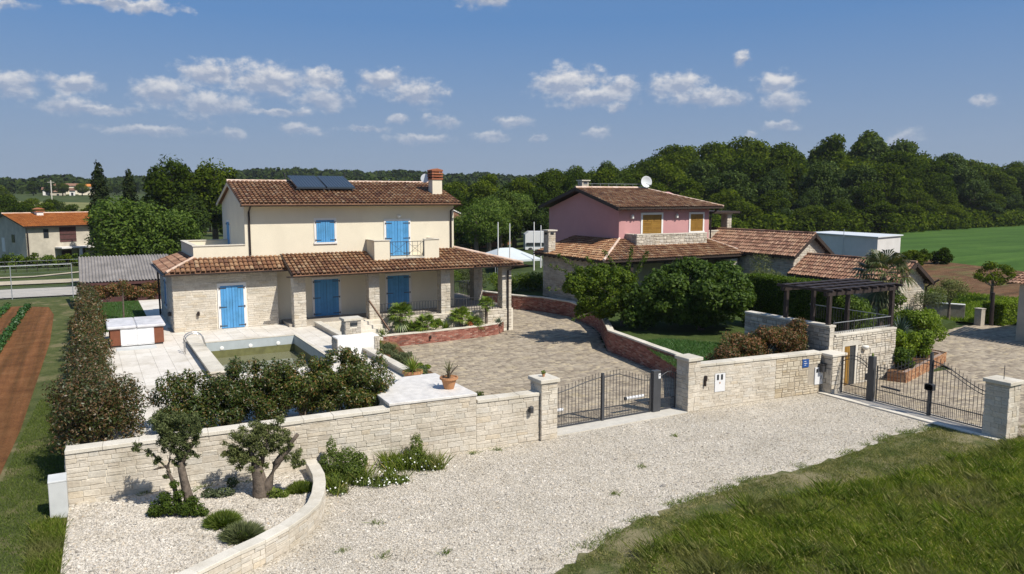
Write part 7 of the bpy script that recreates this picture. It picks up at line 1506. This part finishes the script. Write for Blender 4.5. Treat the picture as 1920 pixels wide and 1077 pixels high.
# nearer trees between the houses
for row, (dd, fr) in enumerate(((0, .62), (9, .80), (20, .93), (34, 1.0))):
    a = 23.6 + row * .5
    while a < 37.5:
        d = 100 + dd + rw.uniform(-3, 3) + (6 if a > 33 else 0); wood_tree(a, d, fr * rw.uniform(.88, 1.0), ('green tree at the front of the grove ', 'tree in the second row of the grove ', 'tree deep in the grove ', 'rearmost tree of the grove ')[row] + ('behind the cream house chimney' if a < 27 else 'behind the white poles' if a < 31 else 'above the caravan' if a < 34 else 'left of the pink house gable'), 'grove between the houses', wscale=.95)
        a += math.degrees(4.8 / d) * rw.uniform(.85, 1.2)
place_tree(tm[1], (38.0, 76, .8), (.98, .98, .92), 'rounded green tree right behind the cream house porch roof', name='broadleaf_tree', rz=3)
place_tree(tm[0], (41.6, 80, .8), (1.0, 1.0, .98), 'rounded tree behind the white poles', name='broadleaf_tree', rz=5)
place_tree(tm[1], (49.6, 88, .8), (1.15, 1.15, 1.15), 'dark tree with low branches over the caravan', name='broadleaf_tree', rz=4); place_tree(FV[3], (46.4, 86, .8), (.8, .8, .72), 'narrow dark tree left of the caravan', name='broadleaf_tree', rz=1)
# scattered trees left and in the valley
VAL = [(a, d, h) for a, d, h in ((-3.5, 150, 9), (-2.2, 158, 8.5), (-.9, 165, 8), (-4.5, 170, 10), (0.4, 175, 8), (1.6, 168, 8), (3.2, 180, 8.5), (4.4, 170, 8), (-3.0, 200, 9), (2.4, 205, 7), (5.5, 190, 10), (6.5, 175, 9.5), (7.6, 190, 10), (8.8, 170, 9.5), (9.8, 185, 10), (10.8, 172, 9), (11.8, 190, 11), (13, 175, 9.5), (14, 190, 10), (-1.8, 230, 8), (3.8, 240, 8), (-4.6, 260, 11), (6.0, 250, 9), (-5.5, 215, 12), (-6, 240, 11))]
for a, d, h in VAL:
    x, y = d * math.sin(rad(a)), d * math.cos(rad(a)); s_ = h / 12.2; place_tree(FV[rw.randrange(7)], (x, y, terrain(x, y) - .3), (max(.8, s_ * 1.15), max(.8, s_ * 1.15), s_), 'green tree in the valley between the orange-roofed house and the far village', group='trees in the valley on the left')
for i, (a, d, h) in enumerate(((-1.9, 392, 6), (-1.2, 388, 7), (-.1, 386, 6.5), (.9, 392, 6), (1.4, 398, 5), (-2.8, 395, 7), (1.9, 415, 7))):
    x, y = d * math.sin(rad(a)), d * math.cos(rad(a)); s_ = h / 12.2; place_tree(FV[i % 7], (x, y, terrain(x, y) - .3), (s_ * 1.5, s_ * 1.5, s_), 'dark tree standing among the far village houses', group='trees in the far village')
# far wooded hills: crowns too many to count
def far_wood(name, rows, a0, a1, seed, hh, mat='lf_far', size=1.7, q=46, dens=1.0, top=None):
    rg_ = np.random.default_rng(seed); VV = []; FF = []; n = 0
    for d in rows:
        a = a0
        while a < a1:
            dd = d * rg_.uniform(.97, 1.03); x, y = dd * math.sin(rad(a)), dd * math.cos(rad(a)); z = terrain(x, y); r_ = rg_.uniform(3.6, 5.6); h = hh * rg_.uniform(.8, 1.15)
            if top is not None: h = min(max(5, 7.7 + top(a) * dd - z) * rg_.uniform(.86, 1.03), 26)
            c = np.array((x, y, z + h - r_ * .8)); D = rand_dirs(rg_, q); D[:, 2] = np.abs(D[:, 2]) * 1.0 - .35 * (rg_.random(q) < .4); P = c + D * np.array((r_, r_, r_ * .85)) * rg_.uniform(.75, 1.05, (q, 1)); Nn = D + rand_dirs(rg_, q) * .6; Nn /= np.linalg.norm(Nn, axis=1)[:, None]
            V, F = leaf_quads(P, Nn, size * (d / 330) ** .5, rg_, .8); VV.append(V); FF.append(F + n); n += len(V); a += math.degrees(6.0 / dd) * rg_.uniform(.8, 1.2) / dens
    o = link(name, npmesh(name, np.concatenate(VV), np.concatenate(FF), mat)); tag(o, 'far wooded hills along the horizon', 'wood', kind='stuff'); return o
TOPL = [(-12, 334), (0, 334), (60, 336), (90, 331), (130, 327), (165, 337), (200, 337), (230, 334), (300, 330), (400, 322), (480, 319), (560, 316), (640, 321), (700, 322), (760, 320), (840, 328), (900, 324), (960, 330), (1100, 326), (1400, 330)]
TA = [(az_of(p), (369 - y) / 1425.35 * math.cos(rad(az_of(p) - 29.2))) for p, y in TOPL]
def topl(a):
    for (p0, e0), (p1, e1) in zip(TA[:-1], TA[1:]):
        if p0 <= a <= p1: return e0 + (e1 - e0) * (a - p0) / (p1 - p0)
    return TA[0][1] if a < TA[0][0] else TA[-1][1]
far_wood('far_wood', (520, 560, 600, 640), -12, 40, 1, 9, top=lambda a: topl(a), q=95, size=2.0)
far_wood('valley_wood', (260, 285, 320, 360, 405, 450), 8.0, 33, 2, 9, q=95, size=1.6)
far_wood('hill_wood', (435, 460, 490), -12, 9, 3, 7, q=95, size=1.7)

# ---- grass, chippings, crops
rg = np.random.default_rng(99)
edge = [(24.9, 15.0), (24.0, 14.55), (22.6, 14.85), (21.3, 14.6), (19.5, 14.35), (17.33, 14.22), (15.6, 14.35), (14.2, 14.1), (12.5, 14.0), (10.8, 13.6), (9.3, 13.1), (7.9, 12.45), (6.6, 11.4), (5.6, 10), (4.9, 8), (4.5, 5), (4.5, -14)]
er = []
for (a, b_) in zip(edge[:-1], edge[1:]):
    for k in range(8): q = k / 8; er.append((a[0] + (b_[0] - a[0]) * q + rg.normal(0, .05), a[1] + (b_[1] - a[1]) * q + rg.normal(0, .06)))
VG = er + [(4.5, -14), (60, -14), (60, 12.6), (52, 8), (48, 7.5), (30, 7.5), (26.0, 12.7), (25.0, 12.8)]
flat_sheet('grass_verge', VG, .012, 'verge')
vis = [(24.6, 14.6), (21.3, 14.5), (17.3, 14.1), (14.2, 14.05), (10.8, 13.5), (7.9, 12.4), (7.0, 11.4), (9, 8), (16.4, 6.8), (24, 10), (30, 12.4), (27, 13.4), (25.8, 12.9), (24.9, 13.1)]
ep = np.array(edge[:13]); kk = rg.integers(0, 12, 9000); qq = rg.random(9000)[:, None]; P = ep[kk] * (1 - qq) + ep[kk + 1] * qq + rg.normal(0, .16, (9000, 2)); P = P[(nz(P[:, 0], P[:, 1], 1.4, 5) if False else np.array([noise.noise(Vector((a * 1.3, b_ * 1.3, 5))) for a, b_ in P])) > -.05]
tag(link('edge_grass', grass_mesh('edge_grass', np.c_[P, np.zeros(len(P))], .08, .013, 'lf_weed', rg, .8)), 'ragged grass creeping over the edge of the gravel', 'grass', kind='stuff')
tall = [(23.5, 12.6), (20, 12.4), (17, 12.6), (14.2, 13.0), (11.5, 12.8), (9.4, 12.0), (8.3, 11.2), (9, 7.5), (16.4, 6.2), (24, 9.4), (31, 12.0), (27, 12.2)]
def nz(x, y, f, s_=0): return np.array([noise.noise(Vector((a * f, b_ * f, s_))) for a, b_ in zip(x, y)])
P = scatter_poly(vis, 150000, rg); k = nz(P[:, 0], P[:, 1], .8, 3) + rg.normal(0, .2, len(P)) > -.12; P = P[k]
t = tag(link('short_grass', grass_mesh('short_grass', np.c_[P, np.zeros(len(P)) + .01], .07, .012, 'lf_drygrass', rg, .8)), 'short dry grass along the edge of the gravel', 'grass', kind='stuff')
P = scatter_poly(tall, 330000, rg); f = nz(P[:, 0], P[:, 1], .45, 7); k = rg.random(len(P)) < np.clip(.75 + f * 1.0, .12, 1); P = P[k]; f = f[k]
hh = np.clip(.15 + .12 * f + .04 * rg.normal(size=len(P)), .05, .38)
tag(link('long_grass', grass_mesh('long_grass', np.c_[P, np.zeros(len(P))], hh, .010, 'lf_grass', rg, .45, wind=(-.25, .1))), 'long green meadow grass in the near right corner', 'grass', kind='stuff')
cc = scatter_poly(tall, 420, rg); cc = cc[rg.random(len(cc)) < .8]; k = rg.integers(0, len(cc), 30000); P = cc[k] + rg.normal(0, .11, (30000, 2)); hk = (.16 + .26 * rg.random(len(cc)))[k]
tag(link('grass_tussocks', grass_mesh('grass_tussocks', np.c_[P, np.zeros(len(P))], hk, .010, 'lf_grass', rg, .5, wind=(-.15, .1))), 'taller grass tussocks in the near right meadow', 'grass', kind='stuff')
cc = scatter_poly(tall, 130, rg); LB = [(x, y, .08, .16, .16, .14) for x, y in cc]; tag(link('meadow_weeds', crown_mesh('meadow_weeds', 'lf_weed', LB, 9000, .05, 71, .5, .2)), 'low broad-leaved weeds among the meadow grass', 'weeds', kind='stuff')
P = scatter_poly(tall, 1500, rg); V = []; n_ = len(P)   # seed stalks
st = grass_mesh('seed_stalks', np.c_[P, np.zeros(n_)], .40, .006, 'lf_drygrass', rg, .3, wind=(-.3, .12)); tag(link('seed_stalks', st), 'pale seed stalks standing above the long grass', 'grass', kind='stuff')
q = P[rg.random(n_) < .6]; hx = np.c_[q[:, 0] - .17, q[:, 1] + .07, rg.uniform(.28, .44, len(q))] + rg.normal(0, .05, (len(q), 3)); pts = np.repeat(hx, 5, 0) + rg.normal(0, .028, (len(q) * 5, 3)); Vq, Fq = leaf_quads(pts, rand_dirs(rg, len(pts)), .035, rg, .5); tag(link('seed_heads', npmesh('seed_heads', Vq, Fq, 'lf_drygrass')), 'pale seed heads over the long grass', 'grass', kind='stuff')
# left strip near grass
ls = [(-.9, 13.5), (-.86, 20.3), (-.85, 33), (-1.9, 33), (-2.15, 29), (-2.45, 22), (-3.2, 14)]
P = scatter_poly(ls, 30000, rg); tag(link('strip_grass', grass_mesh('strip_grass', np.c_[P, np.full(len(P), .10)], .07, .012, 'lf_weed', rg, .5)), 'mown grass strip beside the stone wall', 'grass', kind='stuff')
P = scatter_poly([(-.88, 15), (-.80, 20.0), (-.98, 20.25), (-1.5, 20.2), (-1.45, 15)], 9000, rg); tag(link('strip_grass', grass_mesh('rough_grass', np.c_[P, np.full(len(P), .08)], .20, .014, 'lf_grass', rg, .4)), 'rough longer grass round the utility cabinet', 'grass', kind='stuff')
P = scatter_poly([(.2, 41.3), (2.55, 41.3), (2.55, 53), (.2, 53)], 9000, rg); tag(link('lawn_grass', grass_mesh('lawn_grass', np.c_[P, np.full(len(P), 1.17)], .07, .02, 'lf_crop', rg, .5)), 'lawn grass behind the hot tub', 'grass', kind='stuff')
P = scatter_poly([(19.6, 21.2), (24.5, 20.6), (25.5, 21), (25.5, 26), (24, 28), (22.4, 28)], 26000, rg); tag(link('lawn_grass', grass_mesh('lawn_grass', np.c_[P, np.full(len(P), .88)], .09, .016, 'lf_crop', rg, .5)), 'lawn grass in the pink house garden', 'grass', kind='stuff')
P = scatter_poly([(56, 40.5), (57.9, 36), (58.8, 29.7), (58, 24), (51, 22.5), (46.9, 25.9), (45.5, 30), (47, 40)], 30000, rg); zz = np.array([terrain(a, b_) + .13 for a, b_ in P]); tag(link('meadow_grass', grass_mesh('meadow_grass', np.c_[P, zz], .22, .05, 'lf_bright', rg, .4)), 'bright tall meadow grass at the right', 'grass', kind='stuff')
# crop rows on the red soil
for j, (x0, y0, x1, y1, lab) in enumerate(((-4.25, 40, -3.85, 62, 'right-hand row of low green crop plants in the red soil'), (-5.6, 48, -5.0, 62.5, 'left-hand row of low green crop plants in the red soil'))):
    t = thing('crop_row', lab, 'crop', (x0, y0, .14)); n = int((y1 - y0) / .42); lb = []
    for i in range(n): q = i / n; lb.append((q * (x1 - x0) + rg.normal(0, .04), q * (y1 - y0), .14 + rg.normal(0, .02), .24, .24, .17))
    link('foliage', crown_mesh('foliage', 'lf_crop', lb, n * 62, .14, 300 + j, .6, .2), t)['kind'] = 'stuff'
# loose chippings on the gravel and in the pebble bed
v0, f0 = unit_stone(5, .3, .3, .7); v0 = np.array(v0[:4] + v0[8:12], np.float32)
ico = np.array([(-1, 0, 0), (1, 0, 0), (0, -1, 0), (0, 1, 0), (0, 0, -.6), (0, 0, 1)], np.float32); icf = np.array([(0, 2, 5), (2, 1, 5), (1, 3, 5), (3, 0, 5), (2, 0, 4), (1, 2, 4), (3, 1, 4), (0, 3, 4)])[:6]
def chips(name, poly, n, size, z, seed, label, near=None):
    rg_ = np.random.default_rng(seed); P = scatter_poly(poly, n, rg_)
    if near: d = np.hypot(P[:, 0], P[:, 1]); P = P[rg_.random(len(P)) < np.clip((near / d) ** 2.2, 0, 1)]
    n = len(P); s_ = size * rg_.lognormal(0, .35, n); a = rg_.uniform(0, 6.28, n); sx_ = s_ * rg_.uniform(.7, 1.2, n); sy_ = s_ * rg_.uniform(.5, .9, n); sz_ = s_ * rg_.uniform(.35, .6, n)
    W_ = ico[None] * np.stack((sx_, sy_, sz_), 1)[:, None] + rg_.normal(0, .12, (n, 6, 3)) * s_[:, None, None]; c, si = np.cos(a)[:, None], np.sin(a)[:, None]
    W_ = np.stack((W_[..., 0] * c - W_[..., 1] * si + P[:, 0:1], W_[..., 0] * si + W_[..., 1] * c + P[:, 1:2], W_[..., 2] + z + (s_ * .15)[:, None]), -1)
    F = (icf[None] + (np.arange(n) * 6)[:, None, None]).reshape(-1, 3); tag(link(name, npmesh(name, W_.reshape(-1, 3), F, 'chip')), label, 'gravel', kind='stuff')
chips('gravel_chippings', [(2.4, 15.3), (3.6, 16.1), (4.6, 17.2), (5.1, 18.6), (5.3, 20.3), (12.2, 19.9), (18.4, 20.0), (24.7, 19.4), (24.7, 15.0), (21, 14.9), (17, 14.4), (12.5, 14.2), (8, 12.7), (6.4, 11.2), (3, 12.6)], 130000, .019, .0, 1, 'loose pale limestone chippings on the forecourt', near=19)
chips('bed_pebbles', [(-.85, 14.0), (.6, 14.75), (2.3, 15.8), (3.4, 16.5), (4.3, 17.4), (4.75, 18.6), (4.9, 20.2), (-.7, 20.75), (-.8, 17)], 60000, .022, .2, 2, 'pale pebbles covering the olive bed')

# ------------------------------------------------------------------ summer air
HZ = True
if HZ:
    o = MB().box(-760, 900, -60, 1100, -4.5, 75).build('haze', 'white'); o['kind'] = 'stuff'
    m = bpy.data.materials.new('summer_haze'); m.use_nodes = True; nt = m.node_tree; nt.nodes.clear()
    out = nt.nodes.new('ShaderNodeOutputMaterial'); v = nt.nodes.new('ShaderNodeVolumePrincipled'); v.inputs['Color'].default_value = (.85, .90, 1.0, 1); v.inputs['Density'].default_value = .00013; v.inputs['Anisotropy'].default_value = .2
    nt.links.new(v.outputs[0], out.inputs['Volume']); o.data.materials.clear(); o.data.materials.append(m)
